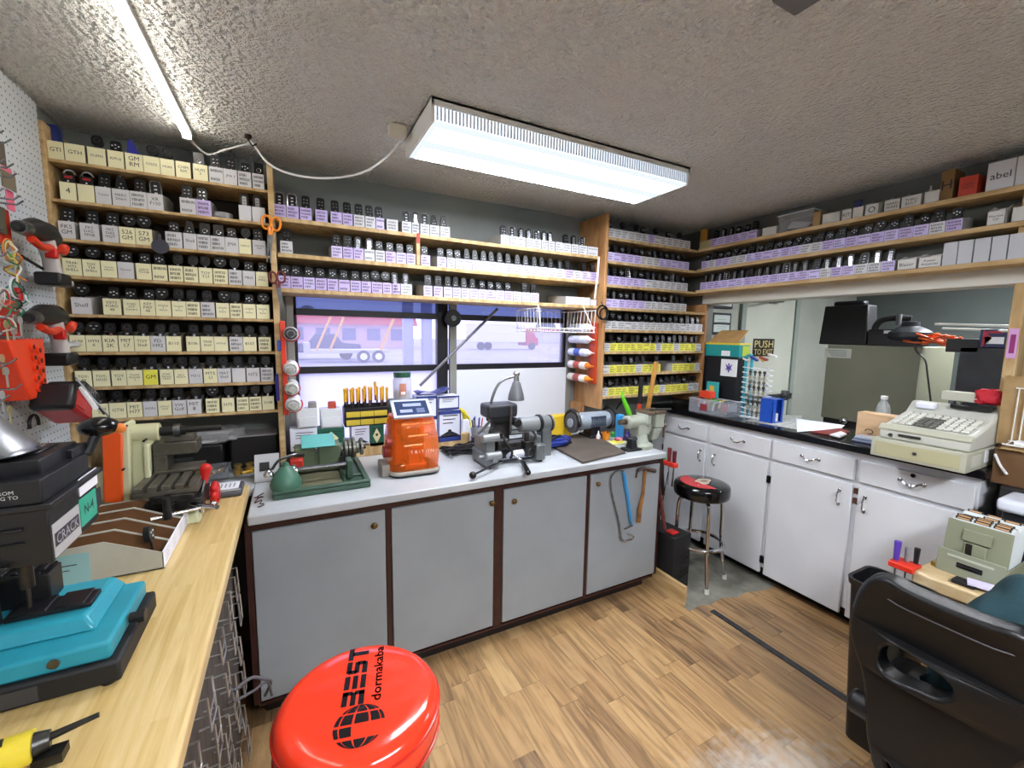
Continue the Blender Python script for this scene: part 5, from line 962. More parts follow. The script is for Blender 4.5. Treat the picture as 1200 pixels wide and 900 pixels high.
# screwdriver rack
x0, x1, z0, z1 = bxz(404, 456, 480, 499); o, g = kit('screwdriver_rack', 'black tiered rack with two rows of yellow labelled drawers full of screwdrivers', 'rack', ((x0+x1)/2, BYF+.05, z0)); g().box(x0-.0, x1, BYF+.0, BYF+.12, z0, z1+.01).box(x0, x1, BYF+.04, BYF+.05, z1+.01, z1+.03).build('frame', BLACK, o, bevel=.002)
for r in range(2):
    for k in range(3): a = x0+.008+k*(x1-x0-.016)/3; g().box(a, a+(x1-x0-.016)/3-.003, BYF-.004, BYF+.001, z0+.008+r*.045, z0+.038+r*.045).build('drawer', mat('c9b23a', .5), o, bevel=.001)
for k in range(15):
    xx = x0+.006+k*(x1-x0-.012)/14; tall = (k == 10); zz = z1+.012+(.035 if tall else rnd.uniform(0, .012)); t = thing('screwdriver', 'yellow and black screwdriver in the rack, %s from the left%s' % (ORD[k], ', standing tallest' if tall else ''), 'screwdriver', (xx, BYF+.02+.04*(k % 2), zz), 0, 'screwdrivers in the rack')
    G().cyl((0, 0, .03), (0, 0, .09), .0075, n=10).sph((0, 0, .095), (.009, .009, .012), n=10, k=6).build('grip', mat('d8a326', .35), t); G().cyl((0, 0, .0), (0, 0, .03), .0055, n=8).build('collar', BLACK if k < 8 else mat('7a5a4a', .3, .5), t)
# jar
a = P(472, 468, y=2.45); o, g = kit('plastic_jar', 'clear jar with dark green lid and pale label under the window', 'jar', (a.x, 2.46, a.z)); hh = P(472, 442, y=2.45).z-a.z
g().lathe([(.045, 0), (.052, .006), (.052, hh*.85), (.045, hh)], (a.x, 2.46, a.z), 26).build('body', mat('d4d6e2', .15, alpha=.55), o); g().lathe([(.048, hh), (.049, hh+.028), (.044, hh+.03)], (a.x, 2.46, a.z), 26).build('lid', mat('28503c', .4), o); g().lathe([(.045, .004), (.046, .045), (.04, .05)], (a.x, 2.46, a.z), 22).build('contents', mat('9a8f86', .7), o)
q = g(); q.box(a.x-.025, a.x+.01, 2.46-.0545, 2.46-.05, a.z+.03, a.z+hh*.75).box(a.x-.02, a.x+.005, 2.46-.0552, 2.46-.0545, a.z+.034, a.z+.05, 1); q.build('label', [mat('c08068', .6), WPAPER], o)
display(458, 486, 469, 510, 'dark green carton the clear jar stands on', GB, False, extra=True)
display(488, 512, 464, 492, 'blue edged white carton left of its twin beside the orange machine', WB, False, stripe=True); display(513.5, 538, 464, 480, 'blue edged white carton right of its twin, top of the stack', WB, False, stripe=True)
display(487, 512, 493, 515, 'grey carton with a dark arc half hidden by the orange machine', WB); display(513.5, 540, 481, 517, 'blue framed carton with a dark arc, below the right blue edged carton', WB, True, stripe=True)
a = P(507, 459, y=2.48); g = G(); n_ = 9; vs = []
for j in range(2):
    for i in range(n_): vs.append((a.x-.1+.2*i/(n_-1), 2.45+.1*j, P(507, 463, y=2.48).z+.012+.012*math.sin(i*.9+j)+.02*(i/(n_-1))))
g.add(vs, [(i, i+1, n_+i+1, n_+i) for i in range(n_-1)]); oo = g.build('folded_leaflet', mat('2f3770', .4)); md = oo.modifiers.new('s', 'SOLIDIFY'); md.thickness = .004; tag(oo, 'rumpled dark blue packet lying on the blue edged cartons', 'packet')
a = P(545, 497, y=2.5); o, g = kit('spray_bottle', 'yellow and white trigger bottle beside the blue framed carton', 'bottle', (a.x, 2.5, BZ)); zc = P(545, 500, y=2.5).z
g().frust((a.x-.04, a.x+.045, 2.47, 2.53), BZ, (a.x-.02, a.x+.02, 2.48, 2.52), zc+.05).build('body', mat('dcdfe8', .4), o, bevel=.008); q = g(); q.tube([(a.x, 2.5, zc+.04), (a.x-.005, 2.5, zc+.09), (a.x-.04, 2.49, zc+.115)], [.013, .016, .012]); q.tube([(a.x-.02, 2.49, zc+.1), (a.x+.02, 2.49, zc+.06), (a.x+.03, 2.49, zc+.0)], .009); q.build('trigger', mat('d8c428', .4), o)
# pens
a = P(559, 515, y=2.4); o, g = kit('pen_cup', 'small clear cup holding pens beside the black cables', 'cup', (a.x, 2.4, BZ)); hc = P(559, 500, y=2.4).z-BZ; g().lathe([(.028, 0), (.036, hc), (.033, hc), (.026, .004)], (a.x, 2.4, BZ), 22).build('cup', mat('b9bcc4', .2, alpha=.7), o); g().lathe([(.0365, hc*.3), (.0372, hc*.5), (.0365, hc*.5)], (a.x, 2.4, BZ), 22).build('band', mat('3a3a6a', .4), o)
for k, (dx, dy, c_) in enumerate(((-.02, 0, '1e1e22'), (-.008, .012, '26262a'), (.004, -.012, '3a4ab0'), (.012, .01, 'b02c3a'), (.02, -.004, 'c43a4a'), (.0, .02, '4a5ad0'), (-.014, -.012, '8a8a90'))):
    tag(G().cyl((a.x+dx*.6, 2.4+dy*.6, BZ+.008), (a.x+dx*1.7, 2.4+dy*1.7, BZ+hc+.045+.008*(k % 3)), .0042, n=8).build('pen', mat(c_, .35)), ('black', 'dark grey', 'blue', 'dark red', 'bright red', 'pale blue', 'grey')[k]+' pen standing in the clear cup', 'pen', 'pens in the clear cup')
# cables
q = random.Random(4); a, b = P(515, 530, z=BZ+.01), P(572, 524, z=BZ+.01); pts = []
for j in range(46): u = q.random(); pts.append(((a.x+.02)+(b.x-a.x-.04)*(.5+.5*math.sin(j*2.1+q.random())), 2.30+.10*math.cos(j*2.7+q.random()*.8), BZ+.008+.03*q.random()))
tag(G().tube(smooth(pts, 5), .0042, n=5).build('cable_pile', BLACK), 'tangled pile of black cables between the orange machine and grey key machine', 'cable')

# ---- green duplicator
o, g = kit('key_duplicator', 'old green key duplicator on a flat cast base with silver shaft', 'machine', (.11, 2.1, BZ))
q = g(); q.box(-.085, .30, 1.93, 2.33, BZ, BZ+.022).box(-.085, .30, 1.93, 1.955, BZ+.022, BZ+.036).box(-.085, .30, 2.305, 2.33, BZ+.022, BZ+.036).box(.275, .30, 1.955, 2.305, BZ+.022, BZ+.036).box(-.085, -.06, 1.955, 2.305, BZ+.022, BZ+.036).box(.20, .275, 2.04, 2.06, BZ+.022, BZ+.034).box(.19, .205, 1.955, 2.305, BZ+.022, BZ+.034); q.build('base', GREEN, o, bevel=.005)
g().box(.21, .235, 2.0, 2.08, BZ+.03, BZ+.11).build('end_bracket', GREEN, o, bevel=.004)
g().box(-.05, .185, 1.965, 2.2, BZ+.022, BZ+.026).build('bed_plate', mat('7d7a62', .4, .4), o); g().cyl((-.03, 2.03, BZ+.09), (.215, 2.03, BZ+.09), .010).cyl((-.02, 2.09, BZ+.075), (.215, 2.09, BZ+.075), .007).build('shaft', STEEL, o)
q = g(); q.box(-.0, .09, 2.16, 2.26, BZ+.03, BZ+.15).box(.10, .2, 2.16, 2.26, BZ+.03, BZ+.155); q.box(-.0, .2, 2.17, 2.25, BZ+.03, BZ+.12); q.build('motor_housing', mat('5c6a52', .45, c2='4f5c47', sc=8), o, bevel=.008)
q = g(); q.prism([(2.13, BZ+.158), (2.135, BZ+.152), (2.26, BZ+.182), (2.26, BZ+.190)], 'x', .03, .175); q.build('guard', mat('4fa39a', .35), o, bevel=.002)
q = g()
for xx, r in ((.205, .03), (.225, .052), (.243, .045), (.262, .052), (.28, .03), (.30, .04)): q.cyl((xx-.006, 2.2, BZ+.12), (xx+.006, 2.2, BZ+.12), r, n=26)
q.build('wheel', mat('6a6a62', .35, .7), o); g().cyl((.17, 2.2, BZ+.12), (.32, 2.2, BZ+.12), .012).box(.19, .25, 2.15, 2.25, BZ+.03, BZ+.09).build('arbor', DSTEEL, o)
q = g(); q.lathe([(.058, 0), (.062, .02), (.05, .05), (.026, .085), (.014, .095), (.012, .11)], (-.035, 1.99, BZ+.03), 26); q.build('carriage_knob', mat('3f6a58', .4), o)
for dx, dy in ((-.09, 0), (.045, .02)): g().lathe([(.018, 0), (.02, .01), (.012, .02), (.01, .03)], (-.035+dx*.7, 1.99+dy, BZ+.088), 16).build('wing_nut', CHROME, o)
g().box(-.02, .035, 2.10, 2.15, BZ+.07, BZ+.115).build('switch', mat('b02c22', .4), o, bevel=.006); g().tube(smooth([(-.09, 2.12, BZ+.08), (-.06, 2.11, BZ+.12), (0, 2.12, BZ+.135), (.04, 2.15, BZ+.12)]), .006).build('handle', STEEL, o)
q = random.Random(9); pts = [(-.14+q.uniform(-.015, .03), 1.87+j*.012+q.uniform(-.02, .02), BZ+.006+q.uniform(0, .015)) for j in range(12)]
tag(G().tube(smooth(pts), .0022, n=5).build('thin_wire', mat('3a1c1c', .4)), 'thin dark red wire loops at the left corner of the grey worktop', 'wire')
# ---- orange machine
x0, x1 = .405, .645; y0, y1 = 1.985, 2.20; cx = (x0+x1)/2; zt_ = P(470, 490, y=2.02).z
o, g = kit('automatic_key_cutter', 'orange see-through automatic key cutter with a tilted touch screen on top', 'machine', (cx, 2.09, BZ))
def rr(w, d, r, n=5): return rrect(w, d, r, n)
def loft(g_, secs, n=5, mi=0, cap=True):
    k = None; vs = []
    for w, d, r, ox, oy, z in secs:
        pl = rrect(w, d, r, n); k = len(pl); vs += [(ox+u, oy+v, z) for u, v in pl]
    fs = [(j*k+i, j*k+(i+1) % k, (j+1)*k+(i+1) % k, (j+1)*k+i) for j in range(len(secs)-1) for i in range(k)]
    if cap: fs += [tuple(range(k-1, -1, -1)), tuple(range((len(secs)-1)*k, len(secs)*k))]
    return g_.add(vs, fs, mi)
cy = (y0+y1)/2; w, d = x1-x0, y1-y0; h = zt_-BZ
OT = mat('ff7426', .07, trans=.45, ior=1.12, alpha=.62)
loft(g(), [(w*.97, d, .05, cx, cy, BZ+.001), (w*1.0, d*1.02, .05, cx, cy, BZ+.012)]).build('base', BLACK, o)
loft(g(), [(w*1.04, d*1.04, .05, cx, cy, BZ+.012), (w*1.05, d*1.05, .05, cx, cy, BZ+.022), (w*1.0, d*1.0, .05, cx, cy, BZ+.03)]).box(x0-.035, x0, cy-.06, cy+.06, BZ+.003, BZ+.06).build('skirt', mat('8f8880', .4), o)
loft(g(), [(w*.98, d*.98, .05, cx, cy, BZ+.03), (w*1.03, d*1.0, .055, cx, cy, BZ+h*.3), (w*1.01, d*.98, .055, cx, cy+.003, BZ+h*.6), (w*.9, d*.86, .05, cx, cy+.01, BZ+h*.9), (w*.84, d*.78, .045, cx, cy+.016, BZ+h)], mi=0).build('cover', OT, o, ang=50)
q = g(); q.box(cx-.08, cx+.075, cy+.02, cy+.085, BZ+.03, BZ+h*.92).build('inner_body', mat('e06a2c', .5), o, bevel=.01)
q = g(); q.cyl((cx-.015, cy-.05, BZ+h*.72), (cx-.015, cy+.04, BZ+h*.72), .05, n=30); q.box(cx-.05, cx+.06, cy-.03, cy+.03, BZ+h*.5, BZ+h*.6); q.build('carriage', mat('7a4420', .4), o, bevel=.006)
q = g(); q.cyl((cx-.06, cy-.055, BZ+h*.87), (cx+.085, cy-.055, BZ+h*.87), .01).cyl((cx-.03, cy-.055, BZ+h*.66), (cx+.07, cy-.055, BZ+h*.66), .006).cyl((cx-.05, cy-.06, BZ+h*.5), (cx+.04, cy-.06, BZ+h*.5), .007).cyl((cx-.07, cy-.05, BZ+h*.15), (cx+.05, cy-.05, BZ+h*.15), .006); q.build('rail', mat('e0c8a0', .2, .8), o)
q = g(); q.box(cx-.03, cx+.04, cy-.055, cy, BZ+.045, BZ+.11).box(cx-.045, cx+.06, cy-.065, cy+.01, BZ+.03, BZ+.05)
for j in range(4): q.box(cx-.03+j*.018, cx-.02+j*.018, cy-.06, cy-.052, BZ+.07, BZ+.125)
q.build('clamp', mat('d8642a', .35, .2), o, bevel=.003)
q = g(); q.text('T R I T O N', w*.62, .016, T(cx+.025, cy-d*.5-.0045, BZ+h*.43) @ FRONT); q.build('logo_text', mat('f0c8b8', .4), o, flat=True)
q = g(); q.M = q.M @ T(cx-.005, cy-.03, zt_+.035) @ R(.62, 'X'); q.box(-.095, .095, -.06, .06, -.006, .006, 0).box(-.08, .08, -.047, .047, .006, .0065, 1).box(-.06, .0, -.03, -.01, .0066, .0068, 2).box(-.04, .05, .01, .03, .0066, .0068, 2).box(.02, .06, -.035, -.005, .0066, .0068, 3)
q.build('tablet', [mat('b3b9ce', .35), mat('2f3c5c', .15), mat('8a93b5', .4), mat('4d5a80', .4)], o, bevel=.002); g().box(cx-.03, cx+.03, cy, cy+.04, zt_-.01, zt_+.02).build('tablet_mount', BLACK, o)
q = g(); q.cyl((x0-.02, cy, BZ+.11), (x0+.02, cy, BZ+.11), .03, n=20); q.cyl((x0-.015, cy-.06, BZ+.17), (x0+.02, cy-.06, BZ+.17), .018, n=16); q.build('side_knob', mat('8a2c2a', .4), o, bevel=.004)
# ---- big grey key machine
GM = mat('7e8284', .3, .4, c2='6f7375', sc=10); GM2 = mat('8d9193', .33, .3)
o, g = kit('code_key_machine', 'large grey key cutting machine with curved lamp arm and black handled levers', 'machine', (1.03, 2.03, BZ)); Y0 = 1.95
def u(x, y, yy=Y0): v = P(x, y, y=yy); return v.x, v.z
xl, xr = u(569, 545)[0], u(637, 545)[0]
q = g(); q.box(xl, xl+.075, 1.94, 2.14, BZ+.008, BZ+.075).box(xr-.055, xr, 1.93, 2.14, BZ+.012, BZ+.10).box(xl+.02, xr-.02, 2.0, 2.14, BZ+.012, BZ+.04); q.box(xl+.005, xl+.06, 1.96, 2.12, BZ+.07, BZ+.155).box(xr-.05, xr-.005, 1.97, 2.12, BZ+.09, BZ+.14); q.build('frame', GM, o, bevel=.008)
q = g()
for x in (xl+.02, xr-.02): q.cyl((x, 1.955, BZ), (x, 1.955, BZ+.014), .012).cyl((x, 2.12, BZ), (x, 2.12, BZ+.014), .012)
q.build('foot', BLACK, o)
q = g(); q.cyl((xl-.01, 1.975, BZ+.155), (xl+.085, 1.975, BZ+.155), .022, n=20).cyl((xl-.005, 1.935, BZ+.07), (xl+.08, 1.935, BZ+.07), .02, n=20).cyl((xl+.04, 1.93, BZ+.045), (xl+.04, 1.915, BZ+.045), .014, n=16); q.cyl((xl-.03, 1.97, BZ+.06), (xl+.01, 1.97, BZ+.06), .010, n=12); q.build('carriage', GM2, o, bevel=.003)
q = g(); q.cyl((xr-.10, 2.06, BZ+.19), (xr+.02, 2.06, BZ+.19), .042, n=26); q.build('spindle_housing', GM2, o, bevel=.004)
q = g(); q.cyl((xr+.02, 2.06, BZ+.19), (xr+.035, 2.06, BZ+.19), .05, n=26, mi=0).cyl((xr+.035, 2.06, BZ+.185), (xr+.11, 2.06, BZ+.185), .047, n=26, mi=1).cyl((xr+.09, 2.06, BZ+.185), (xr+.10, 2.06, BZ+.185), .049, n=26, mi=0); q.box(xr+.04, xr+.1, 2.03, 2.10, BZ+.0, BZ+.15, 1); q.build('motor', [BLACK, GM], o)
q = g()
for j in range(5): q.box(xl+.09, xr-.09, 1.98+.02*j, 1.985+.02*j, BZ+.08+.02*j, BZ+.087+.02*j)
q.cyl((xl+.08, 2.0, BZ+.11), (xl+.14, 2.0, BZ+.11), .035, n=20).box(xl+.1, xr-.07, 1.99, 2.08, BZ+.03, BZ+.11).cyl((xr-.10, 1.97, BZ+.11), (xr-.10, 1.97, BZ+.17), .014).box(xr-.12, xr-.07, 1.94, 2.0, BZ+.04, BZ+.12); q.build('mechanism', DSTEEL, o, bevel=.003)
g().cyl((xl+.12, 2.02, BZ+.04), (xr-.08, 1.96, BZ+.055), .022).build('tray_cloth', mat('c4c6d4', .6), o)
for xa, xb2 in ((xl+.105, xl+.15), (xr-.06, xr-.10)):
    q = g(); q.tube(smooth([(xa, 1.97, BZ+.17), (xa+.01, 1.955, BZ+.13), (xb2, 1.945, BZ+.075), (xb2-.01, 1.945, BZ+.04)]), .007); q.build('lever_arm', BLACK, o)
bl_ = P(554, 557, z=.934); q = g(); q.cyl((xl+.085, 1.94, BZ+.035), bl_, .006, mi=0); q.sph(bl_, .018, mi=0, n=18, k=12); q.build('ball_lever', [BLACKG], o)
hb, he = P(612, 540, y=1.92), P(619, 554, z=.930); q = g(); q.cyl((xl+.16, 1.96, BZ+.06), hb, .006, mi=1).cyl(hb, he, .011, .014, n=14, mi=0).sph(he, .014); q.build('hand_lever', [BLACKG, CHROME], o)
tp = P(603, 441, y=2.08); ptA = [(xl+.01, 2.08, BZ+.155), (u(576, 490, 2.08)[0], 2.08, u(576, 490, 2.08)[1]), (u(576, 470, 2.08)[0], 2.08, u(576, 470, 2.08)[1]), (u(583, 452, 2.08)[0], 2.08, u(583, 452, 2.08)[1]), (u(592, 444, 2.08)[0], 2.08, u(592, 444, 2.08)[1]), (tp.x, 2.08, tp.z)]
g().tube(smooth(ptA), .008, n=10).build('lamp_arm', mat('7b7d80', .3, .7), o)
g().cyl((tp.x+.012, 2.08, tp.z-.025), (tp.x+.012, 2.08, tp.z+.0), .016, .013, n=16).sph((tp.x+.012, 2.08, tp.z+.012), .019, n=16, k=10).build('lamp_switch', CHROME, o)
z0 = tp.z-.025; q = g(); q.lathe([(.014, 0), (.022, -.01), (.042, -.075), (.046, -.10), (.046, -.108), (.03, -.108)][::-1], (tp.x+.012, 2.08, z0), 28); q.build('lamp_shade', mat('6c6e72', .35, .4), o)
zz = z0-.108; q = g(); q.box(u(579, 470)[0], u(613, 470)[0]+.01, 2.02, 2.14, zz-.085, zz-.01); q.build('wheel_cover', mat('2c2e33', .35), o, bevel=.016, seg=3)
q = g(); q.box(u(586, 485)[0], u(611, 485)[0], 2.03, 2.13, zz-.115, zz-.085).cyl((u(613, 486)[0], 2.0, zz-.115), (u(613, 486)[0], 2.1, zz-.115), .024, n=18).box(u(590, 495)[0], u(607, 495)[0], 2.04, 2.12, BZ+.1, zz-.1); q.build('gear_case', BLACK, o, bevel=.006)
g().cyl((u(590, 497)[0], 2.0, BZ+.165), (u(590, 497)[0], 2.04, BZ+.165), .045, n=26).cyl((u(590, 497)[0], 1.985, BZ+.165), (u(590, 497)[0], 2.0, BZ+.165), .014, n=16, mi=1).build('code_dial', [DSTEEL, CHROME], o); g().cyl((u(599, 468, 2.0)[0], 2.0, BZ+.16), (u(599, 468, 2.0)[0], 2.0, zz-.02), .007).build('guide_post', STEEL, o)
# ---- things right of it
a, b, c_, d_ = [P(*v, z=BZ+.014) for v in ((638, 517), (683, 541), (733, 529), (690, 505))]
g = G(); vs = [(v.x, v.y, BZ+h_) for h_ in (0, .014) for v in (a, b, c_, d_)]; g.add(vs, [(3, 2, 1, 0), (4, 5, 6, 7), (0, 1, 5, 4), (1, 2, 6, 5), (2, 3, 7, 6), (3, 0, 4, 7)]); tag(g.build('rubber_mat', mat('5a5149', .7, c2='4c443d', sc=9), bevel=.002), 'thick grey brown rubber mat lying in front of the bench grinder', 'mat')
mz = BZ+.015
BLU = mat('28398c', .35); o, g = kit('leather_glove', 'crumpled blue and black work glove or goggles beside the grey machine motor', 'glove', (1.42, 2.16, mz)); iv = g
bag((0, 0, .028), (.095, .05, .028), 'cuff', None, None, BLU, 12, o); bag((.09, .02, .024), (.045, .04, .024), 'thumb', None, None, mat('1c2670', .35), 13, o)
q = G(); q.tube(smooth([(-.10, -.02, .01), (-.05, -.045, .05), (.02, -.02, .062), (.08, .04, .045)]), .008).tube(smooth([(-.08, .04, .04), (-.02, .0, .066), (.05, -.03, .05), (.1, -.05, .02)]), .007); q.build('strap', BLACK, o)
a = P(655, 497, y=2.4); tag(G().box(P(642, 492, y=2.4).x, P(668, 492, y=2.4).x, 2.38, 2.46, BZ, P(655, 487, y=2.4).z).build('yellow_box', mat('d9b428', .5), bevel=.004), 'yellow plastic tray behind the blue glove', 'tray')
# grinder
o, g = kit('bench_grinder', 'grey twin wheel bench grinder at the back of the worktop', 'grinder', (1.81, 2.28, BZ)); gy, gz = 2.28, P(697, 492, y=2.28).z; gx0, gx1 = 1.70, 1.92
q = g(); q.box(1.75, 1.87, 2.21, 2.35, BZ, BZ+.03).frust((1.77, 1.85, 2.23, 2.33), BZ+.03, (1.775, 1.845, 2.24, 2.32), gz-.03); q.build('base', BLACK, o, bevel=.005)
GG = mat('8d97a3', .35); q = g(); q.cyl((gx0, gy, gz), (gx1, gy, gz), .058, n=30).cyl((gx0-.025, gy, gz), (gx0, gy, gz), .045, .058, n=30).cyl((gx1, gy, gz), (gx1+.025, gy, gz), .058, .045, n=30); q.build('motor', GG, o, bevel=.004)
q = g()
for j in range(9): q.box(gx0+.06+j*.014, gx0+.068+j*.014, gy-.0605, gy-.03, gz-.035, gz+.035)
q.build('vent_plate', mat('3c4454', .4), o)
for sx, xx in ((-1, gx0-.055), (1, gx1+.04)):
    q = g(); q.cyl((xx-.014, gy, gz-.005), (xx+.014, gy, gz-.005), .068, n=30); q.build('wheel', mat('46474b', .7, bump=.2, bsc=200), o, bevel=.004)
    q = g(); q.tube([(xx, gy+.078*math.cos(t), gz+.078*math.sin(t)) for t in [math.radians(-40+i*11) for i in range(22)]], .014, n=8); q.build('guard', DSTEEL, o); g().cyl((xx-sx*-.0-.022, gy, gz-.005), (xx+.022, gy, gz-.005), .03, n=20).build('flange', GG, o)
# small things by the grinder
def sitem(px, py, label, cat, name, fn, y=None): a = P(px, py, z=BZ+.001) if y is None else Vector((P(px, py, y=y).x, y, BZ+.001)); o = thing(name, label, cat, a); fn(o); return o
sitem(701, 516, 'small white dropper bottle in front of the grinder', 'bottle', 'dropper_bottle', lambda o: (G().lathe([(.014, 0), (.015, .03), (.006, .045)], (0, 0, 0), 16).build('body', mat('d6c9c9', .4), o), G().lathe([(.006, .045), (.003, .065)], (0, 0, 0), 12).build('tip', mat('e8dede', .4), o)))
sitem(710, 515, 'orange plastic cup beside the white dropper bottle', 'cup', 'plastic_cup', lambda o: (G().lathe([(.022, 0), (.03, .05), (.028, .05), (.02, .003)], (0, 0, 0), 20).build('cup', mat('d9862a', .35), o), G().cyl((.008, 0, .004), (.012, 0, .058), .006).build('contents', mat('a03a24', .5), o)))
sitem(718, 512, 'small green capped pot right of the orange cup', 'pot', 'small_pot', lambda o: (G().lathe([(.015, 0), (.015, .025)], (0, 0, 0), 16).build('body', mat('3a9a4a', .4), o), G().lathe([(.012, .025), (.012, .035)], (0, 0, 0), 16).build('cap', mat('57c466', .4), o)))
a = P(727, 505, y=2.16); tag(G().box(a.x-.022, a.x+.022, 2.15, 2.19, BZ, P(727, 486, y=2.16).z).build('blue_bottle', mat('3a93cf', .4), bevel=.006), 'light blue box standing at the right wheel of the grinder', 'box')
tag(G().box(1.80, 1.98, 2.05, 2.14, BZ, BZ+.006).box(1.84, 1.90, 2.07, 2.12, BZ+.006, BZ+.014, 1).build('notepad', [mat('d9cf9a', .7), mat('dbe04a', .6)], bevel=.001), 'cream and yellow note pads lying by the small bottles', 'notepad')
a = P(736, 500, y=2.1); tag(G().lathe([(.02, 0), (.022, .04), (.012, .055), (.012, .07)], (a.x, 2.1, BZ), 16).build('purple_bottle', mat('3a2f6c', .4)), 'dark purple bottle behind the small black anvil', 'bottle')
for k, (dx, c_) in enumerate(((-.09, 'b04a5a'), (-.06, 'c98a8a'), (-.03, '5a3a6a'))): tag(G().cbox((a.x+dx, 2.10+.012*k, BZ+.014), (.022, .04, .026)).build('small_box', mat(c_, .5), bevel=.003), ('dark pink', 'pale pink', 'purple')[k]+' small packet lying left of the purple bottle', 'packet')
# small anvil block
a = P(742, 528, z=BZ); o, g = kit('small_anvil', 'small black steel bench block in front of the vise', 'block', (a.x, a.y, BZ)); q = g(); q.box(a.x-.06, a.x+.055, a.y-.02, a.y+.05, BZ, BZ+.014); q.build('base', DSTEEL, o, bevel=.003); g().frust((a.x-.025, a.x+.025, a.y-.01, a.y+.04), BZ+.014, (a.x-.018, a.x+.018, a.y-.005, a.y+.035), BZ+.07).cyl((a.x-.04, a.y+.012, BZ+.07), (a.x+.03, a.y+.012, BZ+.07), .014).build('body', BLACK, o, bevel=.003)
# vise
VG = mat('a3a99c', .4, c2='959b8e', sc=8, spec=.4); o, g = kit('bench_vise', 'large pale green cast iron bench vise on the corner of the grey worktop', 'vise', (1.93, 1.98, BZ)); vx, vy = 1.935, 1.965; vz = P(755, 493, y=vy).z
q = g(); q.lathe([(.085, 0), (.085, .02), (.06, .035), (.05, .06), (.048, .085)], (vx+.0, vy, BZ), 30); q.build('swivel_base', VG, o)
q = g(); q.cyl((vx-.115, vy, vz), (vx+.03, vy, vz), .042, n=26).box(vx-.045, vx+.05, vy-.04, vy+.04, BZ+.08, vz).cyl((vx+.02, vy, vz), (vx+.045, vy, vz), .052, n=26).box(vx+.01, vx+.05, vy-.05, vy+.05, vz-.02, vz+.05); q.build('body', VG, o, bevel=.008)
q = g(); q.box(vx+.085, vx+.16, vy-.05, vy+.05, vz-.045, vz+.05).frust((vx+.075, vx+.12, vy-.035, vy+.035), BZ+.04, (vx+.085, vx+.16, vy-.045, vy+.045), vz-.045).box(vx+.05, vx+.09, vy-.018, vy+.018, vz-.07, vz-.02); q.build('moving_jaw', VG, o, bevel=.008)
q = g(); q.box(vx+.012, vx+.062, vy-.06, vy+.06, vz+.046, vz+.064).box(vx+.075, vx+.165, vy-.06, vy+.06, vz+.046, vz+.066); q.build('jaw_plate', mat('6a5a4c', .5, .5), o, bevel=.003)
q = g(); q.cyl((vx+.16, vy, vz-.04), (vx+.215, vy, vz-.045), .018, n=18).cyl((vx+.2, vy-.01, vz-.12), (vx+.2, vy-.01, vz+.0), .007); q.build('screw', mat('6a5c50', .35, .8), o); g().cyl((vx-.17, vy, vz+.005), (vx-.115, vy, vz+.005), .017, n=18).build('slide_end', mat('6a5c50', .35, .8), o)
a0, a1 = P(783, 483, y=1.93), P(800, 489, y=1.9); tag(G().cyl((vx+.06, vy-.02, vz+.074), (vx+.2, vy-.06, vz+.074), .006, mi=0).build('center_punch', STEEL), 'thin steel rod lying across the top of the vise jaws', 'rod')
# ================================================================== RIGHT COUNTER
cz = CTZ+.001
def ct(px, py): return P(px, py, z=cz)
# clear bin with small packets
o, g = kit('clear_bin', 'clear plastic bin of small packets at the far corner of the black counter', 'bin', (2.83, 2.06, cz))
x0, x1, y0, y1 = 2.70, 2.86, 1.92, 2.24; q = g(); t = .003
q.box(x0+.01, x1-.01, y0+.01, y1-.01, cz, cz+t)
for a_ in ((x0, x0+t, y0, y1), (x1-t, x1, y0, y1), (x0, x1, y0, y0+t), (x0, x1, y1-t, y1)): q.box(a_[0], a_[1], a_[2], a_[3], cz, cz+.10)
q.build('tub', mat('b4b8c4', .12, alpha=.32), o); q = g(); q.tube([(x0, y0, cz+.1), (x1, y0, cz+.1), (x1, y1, cz+.1), (x0, y1, cz+.1)], .005, n=6, closed=True); q.build('rim', mat('a9adba', .2, alpha=.8), o)
q = g(); q.box(x0-.001, x0, 2.08, 2.14, cz+.02, cz+.07); q.build('label', mat('8d3a40', .5), o)
cs = ['c4c9d4', 'd84a3a', '4a9ab8', 'd9c88a', '3a3a44', 'e8e8ea', '5aa04a', 'a86a8a', 'c9a15a', 'dadde8']
for k in range(12):
    xx, yy = rnd.uniform(x0+.035, x1-.035), y0+.03+k*.023; tag(G().cbox((0, 0, 0), (.07, .018, .06)).build('packet', mat(cs[k % 10], .5), bevel=.003), ['silver', 'red', 'blue', 'tan', 'black', 'white', 'green', 'mauve', 'brown', 'pale grey', 'silver', 'red'][k]+' packet in the clear bin, %s from its near end' % ORD[k], 'packet', 'packets in the clear bin'); pk = bpy.context.scene.collection.objects[-1]
    pk.location = ((x0+x1)/2+rnd.uniform(-.02, .02), yy, cz+.045+rnd.uniform(0, .03)); pk.rotation_euler = (rnd.uniform(-.3, .3), 0, rnd.uniform(-.3, .3))
a = P(829, 462, x=2.78); tag(G().cbox((a.x, a.y, a.z), (.06, .09, .05)).build('orange_box', mat('d8432a', .45), bevel=.003), 'bright orange red box lying on top of the clear bin', 'box')
a = P(834, 452, x=2.86); o, g = kit('teal_packet', 'teal and yellow packet standing behind the clear bin', 'packet', (2.875, a.y, cz)); g().box(2.865, 2.885, a.y-.05, a.y+.05, cz, a.z+.03).build('card', mat('3aa7a8', .4), o, bevel=.004); g().box(2.862, 2.865, a.y-.02, a.y+.02, a.z-.04, a.z+.0).build('window', mat('d8b04a', .4), o)
a = P(816, 462, x=2.84); tag(G().lathe([(.018, 0), (.018, .12), (.008, .135), (.008, .15)], (2.84, 2.2, cz+.01), 16).build('small_bottle', mat('d9d9dc', .3)), 'small white capped bottle at the back of the clear bin', 'bottle')
